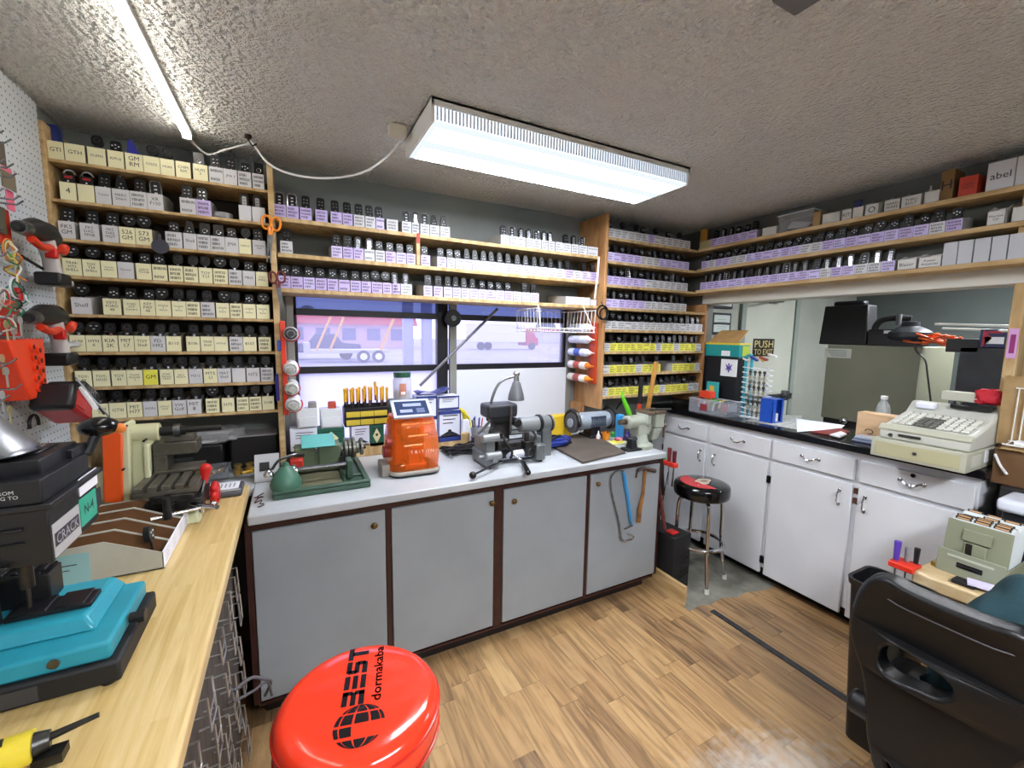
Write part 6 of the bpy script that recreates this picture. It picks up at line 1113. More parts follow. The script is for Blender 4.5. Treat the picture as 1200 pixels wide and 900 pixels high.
# black tote, teal carton, cardboard lid
bx = 2.93; ya, yb_ = P(875, 440, x=bx+.12).y, min(P(822, 440, x=bx).y, 2.315); ztp = P(850, 418, x=bx).z
o, g = kit('storage_tote', 'tall black tote with a purple emblem sticker standing on the counter', 'tote', (bx+.08, (ya+yb_)/2, cz))
g().frust((bx+.012, bx+.11, ya+.015, yb_-.015), cz, (bx, bx+.12, ya, yb_), ztp).box(bx-.004, bx+.124, ya-.004, yb_+.004, ztp-.02, ztp).build('body', mat('1a1c22', .45), o, bevel=.006)
s0, s1, sz0, sz1 = P(863, 440, x=bx-.005).y, P(844, 440, x=bx-.005).y, P(853, 441, x=bx-.005).z, P(853, 421, x=bx-.005).z
q = g(); xs_ = bx-.0052; q.box(xs_, xs_+.002, s0, s1, sz0, sz1, 0); cy_, cz_ = (s0+s1)/2, (sz0+sz1)/2; wq = (s1-s0)
q.text('A', wq*.4, wq*.5, T(xs_-.0006, cy_, cz_+.008) @ LEFTF, 1); q.text('V', wq*.42, wq*.5, T(xs_-.0007, cy_, cz_-.006) @ LEFTF, 1); q.cyl((xs_-.0008, cy_, cz_), (xs_-.0002, cy_, cz_), wq*.1, n=10, mi=1)
q.build('sticker', [WPAPER, mat('5a3fa0', .5)], o, flat=True)
z2 = P(850, 402, x=bx).z; ya2, yb2 = P(879, 410, x=bx+.12).y, min(P(824, 408, x=bx).y, 2.32)
o, g = kit('teal_carton', 'teal carton with yellow edge and white label on the black tote', 'carton', (bx+.08, (ya2+yb2)/2, ztp)); g().box(bx-.004, bx+.12, ya2, yb2, ztp+.001, z2).build('box', mat('1f8f92', .5), o, bevel=.003); g().box(bx-.006, bx+.122, ya2-.002, yb2+.002, z2-.012, z2+.001).build('yellow_edge', mat('d8c43a', .5), o); g().box(bx-.0055, bx-.004, P(856, 413, x=bx).y, P(846, 413, x=bx).y, P(850, 417, x=bx).z, P(850, 411, x=bx).z).build('label', WPAPER, o); g().box(bx+.03, bx+.11, ya2-.004, ya2, ztp+.01, z2-.02).build('end_label', mat('a3b83a', .5), o)
z3 = P(857, 387, x=bx+.1).z; tag(G().add([(bx, ya2+.02, z2+.001), (bx, yb2-.03, z2+.001), (bx+.11, yb2-.06, z3), (bx+.11, ya2+.02, z3), (bx+.012, ya2+.02, z2+.001), (bx+.012, yb2-.03, z2+.001), (bx+.122, yb2-.06, z3), (bx+.122, ya2+.02, z3)], [(0, 1, 2, 3), (7, 6, 5, 4), (0, 4, 5, 1), (2, 6, 7, 3), (0, 3, 7, 4), (1, 5, 6, 2)]).build('cardboard_flap', mat('c09a66', .8, c2='b38d5a', sc=14)), 'open brown cardboard sheet leaning up on the teal carton', 'cardboard')
# stack of coils
a = ct(847, 489); o, g = kit('spring_coil', 'ribbed grey and brass stack of rings beside the wire rack', 'rings', (2.80, P(847, 480, x=2.8).y, cz)); yc = P(847, 480, x=2.8).y
for j in range(8): g().tube([(2.80+.027*math.cos(t), yc+.027*math.sin(t), cz+.007+j*.0125) for t in [2*PI*i/18 for i in range(18)]], .006, n=6, closed=True).build('ring', mat('8c8672', .3, .8), o)
tag(G().box(2.755, 2.83, yc+.035, yc+.10, cz, cz+.06).build('green_packet', mat('6f9a4a', .4), bevel=.012), 'green packet leaning between the clear bin and the stacked rings', 'packet')
# rack of white hangers
o, g = kit('key_blank_rack', 'white and turquoise wire key rack loaded with hanging keys on the counter', 'rack', (2.9, 1.87, cz)); rx = 2.86; ya, yb_ = P(898, 470, x=rx).y, P(868, 470, x=rx).y; zt_ = P(880, 420, x=rx).z
q = g()
for y in (yb_, (ya+yb_)/2+.05): q.box(rx+.02, rx+.035, y-.008, y+.008, cz, zt_)
q.build('post', mat('3a9fb0', .4), o)
q = g(); nr = 10
for j in range(nr): z = cz+.02+j*(zt_-cz-.06)/nr; q.tube([(rx, ya, z), (rx-.002, yb_, z+.012), (rx+.05, yb_, z+.012), (rx+.05, ya, z), (rx, ya, z)], .004, n=6).tube([(rx+.02, ya, z), (rx-.03, ya-.01, z+.02)], .004, n=6)
q.box(rx-.01, rx+.06, ya, yb_, cz, cz+.006); q.build('wire_shelf', mat('d8dade', .35), o)
for j in range(9):
    q = g()
    for k in range(4): z = cz+.025+j*(zt_-cz-.07)/nr; y = ya+.015+k*(yb_-ya-.05)/4; q.box(rx-.012, rx-.009, y, y+.01, z-.012, z+.02).cyl((rx-.013, y+.005, z+.022), (rx-.008, y+.005, z+.022), .011, n=10)
    q.build('key_row', mat(('8a8c88', 'c9c6b4', '5c5c58')[j % 3], .3, .7), o)
for k in range(6): y = ya+.0+k*(yb_-ya)/5; z = zt_+rnd.uniform(-.02, .03); q = g(); q.M = q.M @ T(rx+rnd.uniform(-.02, .04), y, z) @ R(rnd.uniform(-.6, .6), 'X'); q.cbox((0, 0, 0), (.03, .055, .014)); q.build('top_tag', mat(('d8d8d8', 'a34a44', 'c9a87a', '2f4a9a', '3aa0a8', 'dcd8d0')[k], .5), o, bevel=.003)
# blue box
x0_, ya, yb_ = 2.80, P(906, 475, x=2.80).y, P(891, 475, x=2.80).y; zt_ = P(897, 467, x=2.80).z
o, g = kit('blue_box', 'bright blue open fronted box on the counter', 'box', (2.86, (ya+yb_)/2, cz)); BB = mat('1f4fb4', .3); q = g(); q.box(x0_, x0_+.12, yb_-.006, yb_, cz, zt_).box(x0_, x0_+.006, ya, yb_, cz, zt_).box(x0_, x0_+.12, ya, yb_, zt_-.006, zt_).box(x0_, x0_+.12, ya, yb_, cz, cz+.006).box(x0_, x0_+.04, ya, ya+.006, cz, zt_).box(x0_+.10, x0_+.12, ya, ya+.006, cz, zt_).box(x0_+.114, x0_+.12, ya, yb_, cz, zt_); q.build('shell', BB, o, bevel=.002)
g().cyl((x0_+.07, ya+.02, cz+.008), (x0_+.07, ya+.02, cz+.06), .014, n=14).build('roll', WHITE, o); a = Vector((x0_+.12, ya-.0, zt_)); tag(G().sph((x0_+.155, ya+.03, zt_+.012), .02, n=14).cyl((x0_+.155, ya+.03, cz), (x0_+.155, ya+.03, zt_), .006).build('ball_stand', BLACK), 'black ball topped stand just behind the blue box', 'stand')
# papers
def paper(pts, h, m, name, label, cat, th=.0015):
    g = G(); n_ = len(pts); vs = [(p.x, p.y, h) for p in pts]+[(p.x, p.y, h+th) for p in pts]; g.add(vs, [tuple(range(n_-1, -1, -1)), tuple(range(n_, 2*n_))]+[(i, (i+1) % n_, n_+(i+1) % n_, n_+i) for i in range(n_)]); return tag(g.build(name, m), label, cat)
paper([ct(873, 493), ct(905, 486), ct(940, 487), ct(938, 504)], cz, mat('c2c4c0', .6, c2='8d908c', sc=40), 'price_sheet', 'printed pale sheet lying on the counter in front of the blue box', 'paper')
o_ = paper([ct(933, 491), ct(990, 499), ct(985, 503), ct(934, 507)], cz+.003, mat('dfe3f0', .6), 'white_paper', 'plain white sheet lying beside the printed sheet on the counter', 'paper')
paper([ct(950, 507), ct(984, 503), ct(996, 507), ct(975, 511)], cz+.0015, mat('7a2c26', .5), 'red_folder', 'dark red folder under the papers near the cash register', 'folder', .006)
paper([ct(972, 512), ct(985, 508), ct(992, 511), ct(984, 515)], cz+.009, mat('dcdce0', .6), 'card_stack', 'small stack of white cards on the dark red folder', 'cards', .006)
# wooden card holder
a, b = ct(1000, 505), ct(1040, 500); o, g = kit('wood_block', 'pale wooden block holder left of the cash register', 'holder', (2.86, 1.15, cz)); y0, y1 = P(1052, 495, x=2.88).y, P(1004, 490, x=2.88).y; g().box(2.88, 2.97, y0, y1, cz, P(1010, 483, x=2.88).z).build('block', mat('d9b893', .5, c2='cba67c', sc=6, stretch=(6, 1, 6)), o, bevel=.004); g().tube([(2.877, (y0*.35+y1*.65)+.018*math.cos(t), cz+.045+.014*math.sin(t)) for t in [2*PI*i/14 for i in range(12)]], .002, n=5).build('mark', INK, o)
for k in range(5): y = P(1015, 505, x=2.78).y; tag(G().box(2.74+k*.012, 2.83+k*.005, y-.06-k*.003, y+.05, cz+k*.006, cz+k*.006+.005).build('booklet', mat(('3c4664', 'aab0c4', '6f86a8', 'c4cbdc', 'dfe3ee')[k], .6)), ('dark blue', 'grey blue', 'mid blue', 'pale blue', 'white')[k]+' booklet in the small pile in front of the wooden block', 'booklet')
# bottle
yb0 = P(1034, 490, x=2.98).y; o, g = kit('water_bottle', 'clear plastic water bottle with white cap behind the wooden block', 'bottle', (3.02, yb0, cz)); zt_ = P(1036, 464, x=3.02).z
hb_ = zt_-cz; yb0 = P(1036, 470, x=3.02).y; g().lathe([(.032, 0), (.034, .01), (.034, hb_*.62), (.028, hb_*.78), (.013, hb_*.9), (.013, hb_*.93)], (3.02, yb0, cz), 24).build('body', mat('cfd6da', .08, alpha=.35), o); g().lathe([(.016, hb_*.92), (.016, hb_*1.0)], (3.02, yb0, cz), 18).build('cap', WHITE, o); g().lathe([(.0345, hb_*.2), (.035, hb_*.21), (.035, hb_*.5), (.0345, hb_*.51)], (3.02, yb0, cz), 24).build('label', mat('b6bfc6', .3, alpha=.6), o)
# ---- cash register
BE = mat('b6b6a4', .45, c2='adad9b', sc=5); BE2 = mat('c3c4bb', .42); x0, x1, y0, y1 = 2.51, 2.92, .665, 1.0
o, g = kit('cash_register', 'beige electronic cash register on a matching cash drawer', 'cash register', (2.72, .83, cz)); dh = .088
g().box(x0, x1, y0, y1, cz, cz+dh).build('cash_drawer', BE, o, bevel=.004)
q = g(); q.box(x0-.003, x0, y0+.02, y1-.02, cz+.012, cz+dh-.014); q.build('drawer_front', mat('aeaa88', .45), o, bevel=.002)
g().cyl((x0-.004, (y0+y1)/2, cz+.045), (x0-.009, (y0+y1)/2, cz+.045), .008).build('lock', STEEL, o)
q = g(); q.box(x0+.05, x0+.16, y0-.0012, y0, cz+.02, cz+.07, 0).box(x0+.2, x0+.3, y0-.002, y0, cz+.025, cz+.08, 1); q.build('side_label', [mat('c9c9bd', .5), WPAPER], o)
bz = cz+dh+.001; q = g(); prof = [(2.53, bz), (2.915, bz), (2.915, bz+.16), (2.84, bz+.165), (2.78, bz+.115), (2.55, bz+.062), (2.525, bz+.045)]
q.prism(prof, 'y', y0+.0, y1-.02); q.build('body', BE2, o, bevel=.010, seg=3)
q = g(); q.prism([(2.52, bz+.05), (2.545, bz+.072), (2.55, bz+.068), (2.525, bz+.040)], 'y', y0-.004, y1-.016); q.build('front_lip', BE, o, bevel=.003)
sl = math.atan2(.053, .23); q = g(); kk = 0
for r in range(7):
    for c in range(10):
        yy = y1-.045-c*.027; xx = 2.575+r*.026; zz = bz+.068+(xx-2.55)*.2304; q.box(xx, xx+.019, yy-.021, yy, zz, zz+.007, 1 if (c in (3, 4, 5) and r < 5) else 0)
q.build('keypad', [mat('cfcfc6', .5), mat('57564e', .5)], o); 
g().cbox((2.805, y1-.09, bz+.148), (.05, .075, .03)).build('receipt_paper', mat('e4e6f2', .6), o, bevel=.008); g().box(2.80, 2.90, y0+.02, y0+.16, bz+.150, bz+.172).build('display_window', mat('1f2020', .15), o, bevel=.004)
g().box(x0+.01, x0+.02, y0+.16, y0+.24, bz+.02, bz+.032).build('drawer_slot', mat('2a2a26', .4), o, bevel=.003); g().cyl((x0+.014, y0+.27, bz+.02), (x0+.024, y0+.27, bz+.02), .009).build('key_lock', STEEL, o)
a = P(1137, 463, x=2.99); q = g(); q.cyl((2.87, a.y, bz+.15), (2.87, a.y, a.z-.02), .012).box(2.84, 2.90, a.y-.07, a.y+.06, a.z-.022, a.z+.022); q.build('customer_display', mat('b5b5a5', .45), o, bevel=.004)
a = P(1160, 464, x=2.93); bag((2.86, a.y-.02, a.z), (.03, .05, .035), 'red_cloth', 'bunched bright red cloth behind the cash register', 'cloth', mat('b81c2c', .6, bump=.6, bsc=20), 21)

# ---- beyond the opening
a = P(895, 407, y=BY-.024); w_ = P(907.5, 407, y=BY-.024).x-P(883, 407, y=BY-.024).x; zt_, zb_ = P(895, 397, y=BY-.024).z, P(895, 417.5, y=BY-.024).z; zc = (zt_+zb_)/2
o = thing('exit_sign', 'black sign with gold letters on the shop door', 'sign', (a.x, BY-.021, zc)); G().box(-w_/2, w_/2, -.003, 0, -(zt_-zb_)/2, (zt_-zb_)/2).build('plate', mat('15130f', .4), o); hh_ = (zt_-zb_)
q = G(); q.text('PUSH', w_*.88, hh_*.40, T(0, -.0045, hh_*.2) @ FRONT, fixed=True); q.text('TO EXIT', w_*.88, hh_*.32, T(0, -.0045, -hh_*.25) @ FRONT, fixed=True); q.build('lettering', mat('c4b27a', .4), o, flat=True)
for k, (p0, p1, q0_, q1_) in enumerate(((829, 858, 338, 362), (835, 855, 366, 392))):
    a, b = P(p0, q0_, y=BY-.02), P(p1, q1_, y=BY-.02); o = thing('picture_frame', 'black framed certificate on the far wall, %s of the two' % ('upper' if k == 0 else 'lower'), 'picture frame', ((a.x+b.x)/2, BY-.014, (a.z+b.z)/2)); W2, H2 = (b.x-a.x)/2, (a.z-b.z)/2
    G().box(-W2, W2, -.012, .012, -H2, H2).build('frame', BLACK, o, bevel=.003); q = G(); q.box(-W2+.02, W2-.02, -.0135, -.012, -H2+.02, -.01, 0).box(-W2+.02, W2-.02, -.0135, -.012, .01, H2-.02, 0)
    for j in range(6): q.box(-W2*.5, W2*.5, -.0142, -.0135, -H2*.75+j*H2*.22, -H2*.72+j*H2*.22, 1)
    q.build('certificate', [mat('b7bfba', .5), mat('6a706c', .5)], o)
# tan cabinet
tx = 3.62; ty0 = P(1080, 407, x=tx).y; ty1 = P(970, 405, x=tx).y; tz = 1.565
o, g = kit('metal_cabinet', 'big tan metal cabinet with a white note standing beyond the opening', 'cabinet', (tx+.1, (ty0+ty1)/2, 0)); TAN = mat('7a7a66', .5, c2='727260', sc=3); tx1 = P(1120, 407, y=ty0).x
g().box(tx, tx1, ty0, ty1, P(960, 488, x=tx).z, tz).build('body', TAN, o, bevel=.004); g().box(tx+.02, tx1-.02, ty0+.01, ty1-.01, 0, P(960, 488, x=tx).z).build('base_shelf', mat('1e1a18', .6), o)
n0, n1 = P(967, 408, x=tx-.002), P(997, 420, x=tx-.002); q = g(); q.box(tx-.002, tx-.001, n1.y, n0.y, n1.z, n0.z, 0)
for j in range(4): q.box(tx-.0026, tx-.002, n1.y+.03, n0.y-.015-.01*j, n0.z-.016-.013*j, n0.z-.013-.013*j, 1)
q.build('note', [mat('b4b6ac', .6), INK], o); a = P(990, 490, x=tx); g().sph((tx-.005, a.y, a.z-.02), .03, n=16).build('knob', CHROME, o)
# black stack on cabinet
y0, y1 = P(1018, 390, x=tx+.05).y, P(962, 390, x=tx+.05).y; z1 = P(990, 358, x=tx+.05).z
o, g = kit('black_case', 'tall black storage case standing on the tan cabinet', 'case', (tx+.2, (y0+y1)/2, tz)); g().frust((tx+.03, tx+.20, y0, y1), tz+.002, (tx+.05, tx+.18, y0+.02, y1-.01), z1).build('body', mat('111113', .45), o, bevel=.008); g().box(tx+.08, tx+.16, y0+.06, y1-.05, z1-.004, z1+.035).build('lid', BLACK, o, bevel=.015)
y0b = P(1046, 392, x=tx+.03).y; z1b = P(1030, 386, x=tx+.03).z; o, g = kit('black_box', 'low black box beside the tall black case on the tan cabinet', 'box', (tx+.1, (y0+y0b)/2, tz)); g().box(tx+.03, tx+.22, y0b, y0-.006, tz+.001, z1b).build('body', BLACK, o, bevel=.004); a = P(1040, 389, x=tx+.03); g().box(tx+.028, tx+.03, a.y-.02, a.y+.02, a.z-.01, a.z+.01).build('white_tag', WPAPER, o)
# vacuum head
a = P(1067, 382, x=tx+.1); o, g = kit('canister_vacuum', 'black vacuum with a curled hose on top of the tan cabinet', 'vacuum', (a.x, a.y, tz)); zz = tz+.045; g().lathe([(.11, 0), (.12, .02), (.115, .05), (.09, .07), (.05, .09), (.045, .12), (.02, .125)], (a.x, a.y, zz), 30).build('motor_head', mat('26282c', .35), o); g().box(a.x-.08, a.x+.08, a.y-.08, a.y+.08, tz+.001, zz+.004).build('tray', BLACK, o)
g().tube(smooth([(a.x-.03, a.y+.10, zz+.02), (a.x-.05, a.y+.17, zz+.06), (a.x-.04, a.y+.15, zz+.13), (a.x-.02, a.y+.07, zz+.15), (a.x, a.y, zz+.14)]), .022, n=12).build('hose', mat('1c1c1e', .5), o); g().cyl((a.x-.045, a.y+.05, zz+.10), (a.x-.045, a.y+.05, zz+.17), .016).build('switch', mat('6a6c70', .4), o)
# orange cord
q = random.Random(6); pts = []
for j in range(40): t = j*.95; pts.append((tx+.035+.03*math.sin(j*1.7), P(1088, 400, x=tx).y+.16*math.cos(t)*(.5+.5*q.random()), tz+.012+.075*q.random()))
o = tag(G().tube(smooth(pts, 4), .006, n=6).build('extension_cord', mat('d8602c', .4)), 'loose coils of orange extension cord on the tan cabinet', 'cord')
tag(G().tube(smooth([P(1072, 405, x=tx-.01), P(1074, 412, x=tx-.01), P(1084, 422, x=tx-.012), P(1087, 440, x=tx-.012), P(1091, 472, x=tx-.012)], 5), .005, n=6).build('cable', mat('2a2522', .5)), 'dark cable trailing down the front of the tan cabinet', 'cable')
# dark display board with printed header, poles
dx = 3.3; y0, y1 = P(1180, 430, x=dx).y, P(1122, 430, x=dx).y; z0, z1 = P(1140, 500, x=dx).z, P(1150, 386, x=dx).z; zm_ = P(1150, 407, x=dx).z
o, g = kit('display_stand', 'dark chalky display board with a blue and red header', 'display', (dx, (y0+y1)/2, 0)); g().box(dx, dx+.05, y0-.06, y1, 0, zm_).build('board', mat('24272c', .5, c2='33363b', sc=6), o, bevel=.004); g().box(dx-.01, dx+.05, y0-.06, P(1148, 400, x=dx).y, zm_, z1).build('header', mat('2a3058', .45), o, bevel=.004)
a = P(1165, 399, x=dx-.012); q = g(); q.box(dx-.0125, dx-.0105, a.y-.035, a.y+.035, a.z-.018, a.z+.018, 0).box(dx-.0125, dx-.0105, a.y-.03, a.y+.03, z1-.02, z1-.008, 1); q.prism([(y1-.085, zm_), (y1-.085, z1), (y1-.12, (z1+zm_)/2)], 'x', dx-.0125, dx-.0105, 1); q.build('label', [WPAPER, mat('a8283a', .5)], o)
g().box(dx+.0, dx+.05, P(1148, 400, x=dx).y, y1+.06, zm_-.03, zm_+.045).build('folded_corner', mat('17181a', .5), o, bevel=.004)
for k, (p0, p1) in enumerate((((1096, 380), (1182, 382)), ((1105, 385), (1182, 388)))): tag(G().cyl(P(*p0, x=dx+.1), P(*p1, x=dx-.02), .007).build('pole', mat('d2d2cc', .4)), 'white pole laid across the display board, %s of two' % ('upper' if k == 0 else 'lower'), 'pole')
# ---- right edge: post with tag, cardboard, wire rack, printer
q0 = P(1187, 400, x=2.848); tag(G().box(2.846, 2.8495, q0.y-.015, q0.y+.015, P(1186, 420, x=2.86).z, P(1186, 385, x=2.86).z).box(2.845, 2.846, q0.y-.008, q0.y+.008, P(1186, 414, x=2.86).z, P(1186, 392, x=2.86).z, 1).build('price_strip', [mat('c99ac9', .5), mat('8a2a6a', .5)]), 'lilac and purple printed strip on the wooden post at the right', 'label strip')
yy = P(1172, 480, x=2.80).y; o, g = kit('cardboard_sheet', 'bent brown cardboard sheet at the right edge behind the white wire rack', 'cardboard', (2.8, yy-.08, cz)); z0, z1 = P(1168, 519, x=2.8).z, P(1173, 440, x=2.8).z; g().box(2.80, 2.806, yy-.3, yy, z0, z1).box(2.806, 2.86, yy-.006, yy, z0, z1).box(2.70, 2.806, yy-.3, yy-.04, z0-.006, z0).build('sheet', CARD, o, flat=True)
o, g = kit('wire_rack', 'small white wire rack with paper at the right edge', 'rack', (2.75, yy-.1, z0)); q = g()
for j in range(9): y = yy-.05-j*.022; q.tube([(2.79, y, z1-.05), (2.785, y, z0+.02), (2.72, y, z0+.012)], .0025, n=5)
for z in (z1-.05, z0+.02): q.tube([(2.79, yy-.04, z), (2.79, yy-.26, z)], .003, n=5)
q.tube([(2.72, yy-.04, z0+.012), (2.72, yy-.26, z0+.012)], .004, n=6); q.build('wires', WW, o); g().box(2.73, 2.78, yy-.24, yy-.07, z0+.016, z0+.03).build('paper', WPAPER, o)
tag(G().box(2.72, 2.82, yy-.25, yy-.02, .99, z0-.008).build('brown_box', mat('6a4c30', .7), bevel=.003), 'dark brown box under the cardboard at the right edge', 'box')
tag(G().tube(smooth([P(1166, 532, x=2.72), P(1172, 545, x=2.71), P(1180, 556, x=2.70)]), .005).build('white_cable', WHITE), 'short white cable beside the printer', 'cable')
tag(G().box(2.68, RX-.01, .1, .60, .0, .99).build('side_cabinet', mat('2c2a2c', .5), bevel=.004), 'dark cabinet past the end of the black counter', 'cabinet')
o, g = kit('printer', 'white topped black desktop printer at the right edge', 'printer', (2.6, .4, .71)); g().box(2.52, 2.66, .18, .55, .713, .93).build('body', mat('1e1f22', .4), o, bevel=.008); g().box(2.495, 2.672, .16, .565, .93, .985).build('lid', mat('cfd3de', .35), o, bevel=.018, seg=3); g().box(2.51, 2.52, .26, .50, .80, .83).build('slot', BLACKG, o)
# wood table
o, g = kit('slab_table', 'rough edged pale wooden stump table with papers on it', 'table', (2.42, .45, 0)); tz_ = .70
q = g(); e = random.Random(2); pts = [(2.155+e.uniform(-.008, .008), .20+j*.06) for j in range(9)]; q.prism([(2.66, .20)]+pts+[(2.66, .68)], 'z', tz_-.055, tz_); q.build('slab', mat('cdb893', .5, c2='ae9468', sc=4, stretch=(6, 1.5, 6), bump=.2), o, bevel=.008)
for x, y in ((2.24, .27), (2.24, .61), (2.6, .27), (2.6, .61)): g().box(x-.04, x+.04, y-.04, y+.04, 0, tz_-.055).build('leg', mat('b39468', .6, c2='96774c', sc=6), o, bevel=.01)
g().box(2.22, 2.235, .27, .61, tz_-.20, tz_-.06).build('apron', mat('b09062', .6, c2='8f7044', sc=5, stretch=(6, 1.5, 6)), o)
# card file
sage = mat('8b8f7b', .5, c2='828672', sc=6); o, g = kit('card_file', 'sage green rotary card file tray packed with white index cards', 'card file', (2.37, .555, tz_))
fy0, fy1 = .46, .645; fx = 2.26; q = g(); q.box(fx, fx+.22, fy0, fy1, tz_+.001, tz_+.006).box(fx, fx+.006, fy0, fy1, tz_, tz_+.095).box(fx+.006, fx+.22, fy0, fy0+.005, tz_, tz_+.07).box(fx+.006, fx+.22, fy1-.005, fy1, tz_, tz_+.07); q.build('tray', sage, o, bevel=.003)
q = g(); q.box(fx-.0015, fx, fy0+.03, fy1-.03, tz_+.07, tz_+.078, 0); q.cyl((fx-.002, (fy0+fy1)/2-.03, tz_+.045), (fx-.002, (fy0+fy1)/2+.03, tz_+.045), .003, mi=1).box(fx-.0015, fx, (fy0+fy1)/2-.035, (fy0+fy1)/2+.035, tz_+.035, tz_+.055, 1); q.build('slot', [mat('b4b7a6', .5), BLACK], o)
q = g(); q.M = q.M @ T(fx+.035, (fy0+fy1)/2, tz_+.04) @ R(.12, 'Y'); q.box(-.006, .004, -.088, .088, 0, .165).box(-.014, -.006, -.04, .04, .095, .14).box(-.012, -.006, -.03, .03, .0, .09); q.build('front_plate', mat('80836c', .5), o, bevel=.004)
q = g(); q.M = q.M @ T(fx+.01, (fy0+fy1)/2+.01, tz_+.05) @ R(-.1, 'Y'); q.box(-.004, .0, -.01, .008, -.05, .09); q.build('lever', STEEL, o)
for k in range(16):
    q = g(); q.M = q.M @ T(fx+.05+k*.0095, (fy0+fy1)/2, tz_+.01) @ R(.10+.012*k, 'Y'); hgt = .196+.010*math.sin(k*.8); q.box(0, .0028, -.082, .082, 0, hgt, 0)
    for tt in range(3):
        if (k+tt) % 3 == 0 or k in (0, 1): q.box(-.0005, .0035, -.075+tt*.052, -.03+tt*.052, hgt, hgt+.010, 1).box(-.001, .004, -.07+tt*.052, -.035+tt*.052, hgt+.002, hgt+.0075, 2)
    q.build('index_card', [mat('d4dadb', .6), mat('2a2a28', .4), mat('c99f72', .5)], o, flat=True)
# bits on the table
for k, (px_0, py_0, d, m, nm, lb) in enumerate(((1125, 684, (.05, .06, .012), mat('1f1d1f', .5), 'black_wallet', 'dark card tray under the folded notes on the stump table'), (1138, 668, (.05, .08, .01), mat('c9c3dc', .6), 'folded_note', 'folded white and lilac note on the stump table'), (1168, 680, (.06, .08, .008), mat('c4c6ce', .6), 'white_note', 'white paper slip at the right on the stump table'), (1183, 665, (.07, .10, .03), mat('4a3330', .5), 'card_box', 'dark patterned box at the right on the stump table'), (1190, 690, (.06, .06, .006), mat('a0a4b0', .6), 'grey_note', 'grey paper slip in front of the dark patterned box'))):
    a = P(px_0, py_0, z=tz_+.004); o_ = G().cbox((0, 0, 0), d).build(nm, m, bevel=.001); o_.location = ((2.205, 2.212, 2.20, 2.31, 2.21)[k], (.545, .50, .425, .385, .34)[k], tz_+d[2]/2+.001+(.013 if k == 1 else 0)); o_.rotation_euler = (0, 0, .3*k); tag(o_, lb, 'card' if 'note' in nm else 'box')
a = P(1190, 640, z=tz_+.04); tag(G().sph((2.5, .435, tz_+.03), (.03, .015, .028)).sph((2.47, .43, tz_+.05), (.02, .012, .02)).build('green_toy', mat('5f9a3a', .5)), 'small bright green plastic piece beside the card file', 'toy')
for k, (px_0, py_0) in enumerate(((1092, 662), (1118, 672))):
    a = P(px_0, py_0, z=tz_+.01); o = thing('padlock', 'small brass padlock on the stump table, %s of the two' % ('left' if k == 0 else 'right'), 'padlock', (a.x+.03, a.y, tz_)); G().cyl((0, 0, .001), (0, 0, .016), .012, n=16).build('body', mat('b99a4a', .3, .9), o); G().tube([(0.012*math.cos(t)+.016, .009*math.sin(t), .010) for t in [2*PI*i/12 for i in range(10)]], .0025, n=5).build('shackle', CHROME, o)
# red holder with screwdrivers at table corner
a = P(1065, 668, x=2.12); o = thing('tool_holder', 'bright red tool holder at the left corner of the stump table', 'holder', (2.165, .71, .70)); G().box(-.03, .05, -.04, .04, -.012, .012).build('ring_plate', mat('d4331f', .4), o, bevel=.004)
for k, (dx_, dy_, c_, lb, r, h_) in enumerate(((0, .025, '5a3fa8', 'purple handled screwdriver in the red holder at the stump table', .012, .08), (.025, 0, '8a8a90', 'clear handled driver in the red holder at the stump table', .010, .06), (.035, -.025, '1c1c20', 'black handled driver in the red holder at the stump table', .010, .065))):
    t = thing('screwdriver', lb, 'screwdriver', (2.165+dx_, .71+dy_, .712)); G().cyl((0, 0, .002), (0, 0, h_), r*.8, r, n=10).build('handle', mat(c_, .3), t); G().cyl((0, 0, -.16), (0, 0, .002), .003).build('shaft', STEEL, t)
# trash can
o = thing('trash_can', 'tall black plastic wastebasket behind the chair', 'trash can', (2.012, .685, 0)); q = G()
k_ = len(rrect(1, 1, .1, 4)); secs = [(.13, .15, .03, 0, 0, .0), (.185, .21, .035, 0, 0, .65), (.195, .225, .04, 0, 0, .65), (.20, .23, .04, 0, 0, .675), (.18, .205, .035, 0, 0, .675), (.175, .2, .033, 0, 0, .63), (.12, .14, .03, 0, 0, .01)]; loft(q, secs, 4); q.build('bin', mat('141416', .35), o)
# ---- gaming chair
CX = 1.60
def cp(px, py, x=CX): v = P(px, py, x=x); return (v.y, v.z)
yc_ = P(1094, 790, x=CX).y
o, g = kit('gaming_chair', 'black leather gaming chair seen from behind with slotted backrest', 'chair', (CX+.3, yc_, 0)); LE = mat('0c0c0e', .42, bump=.12, bsc=220)
left = [cp(1032, 908), cp(1019, 880), cp(1014, 835), cp(1008, 792), cp(996, 762), cp(991, 743), cp(994, 722), cp(1005, 700), cp(1019, 686), cp(1034, 685), cp(1060, 697)]
poly = left+[(2*yc_-y, z) for y, z in reversed(left)]
bot = left[0]; poly += [(2*yc_-bot[0], .30), (2*yc_-bot[0]+.06, .22), (yc_, .20), (bot[0]-.06, .22), (bot[0], .30)]
slot = [cp(1021, 766), cp(1029, 756), cp(1044, 755), cp(1080, 774), cp(1112, 797), cp(1122, 816), cp(1108, 825), cp(1072, 813), cp(1034, 796), cp(1022, 782)]
cu = bpy.data.curves.new('back', 'CURVE'); cu.dimensions = '2D'; cu.fill_mode = 'BOTH'; cu.extrude = .025; cu.bevel_depth = .012; cu.bevel_resolution = 3
def sp(pts):
    s = cu.splines.new('BEZIER'); s.bezier_points.add(len(pts)-1); s.use_cyclic_u = True
    for b_, p in zip(s.bezier_points, pts): b_.co = (p[0], p[1], 0); b_.handle_left_type = b_.handle_right_type = 'AUTO'
    s.resolution_u = 6
sp(poly); sp(slot[::-1])
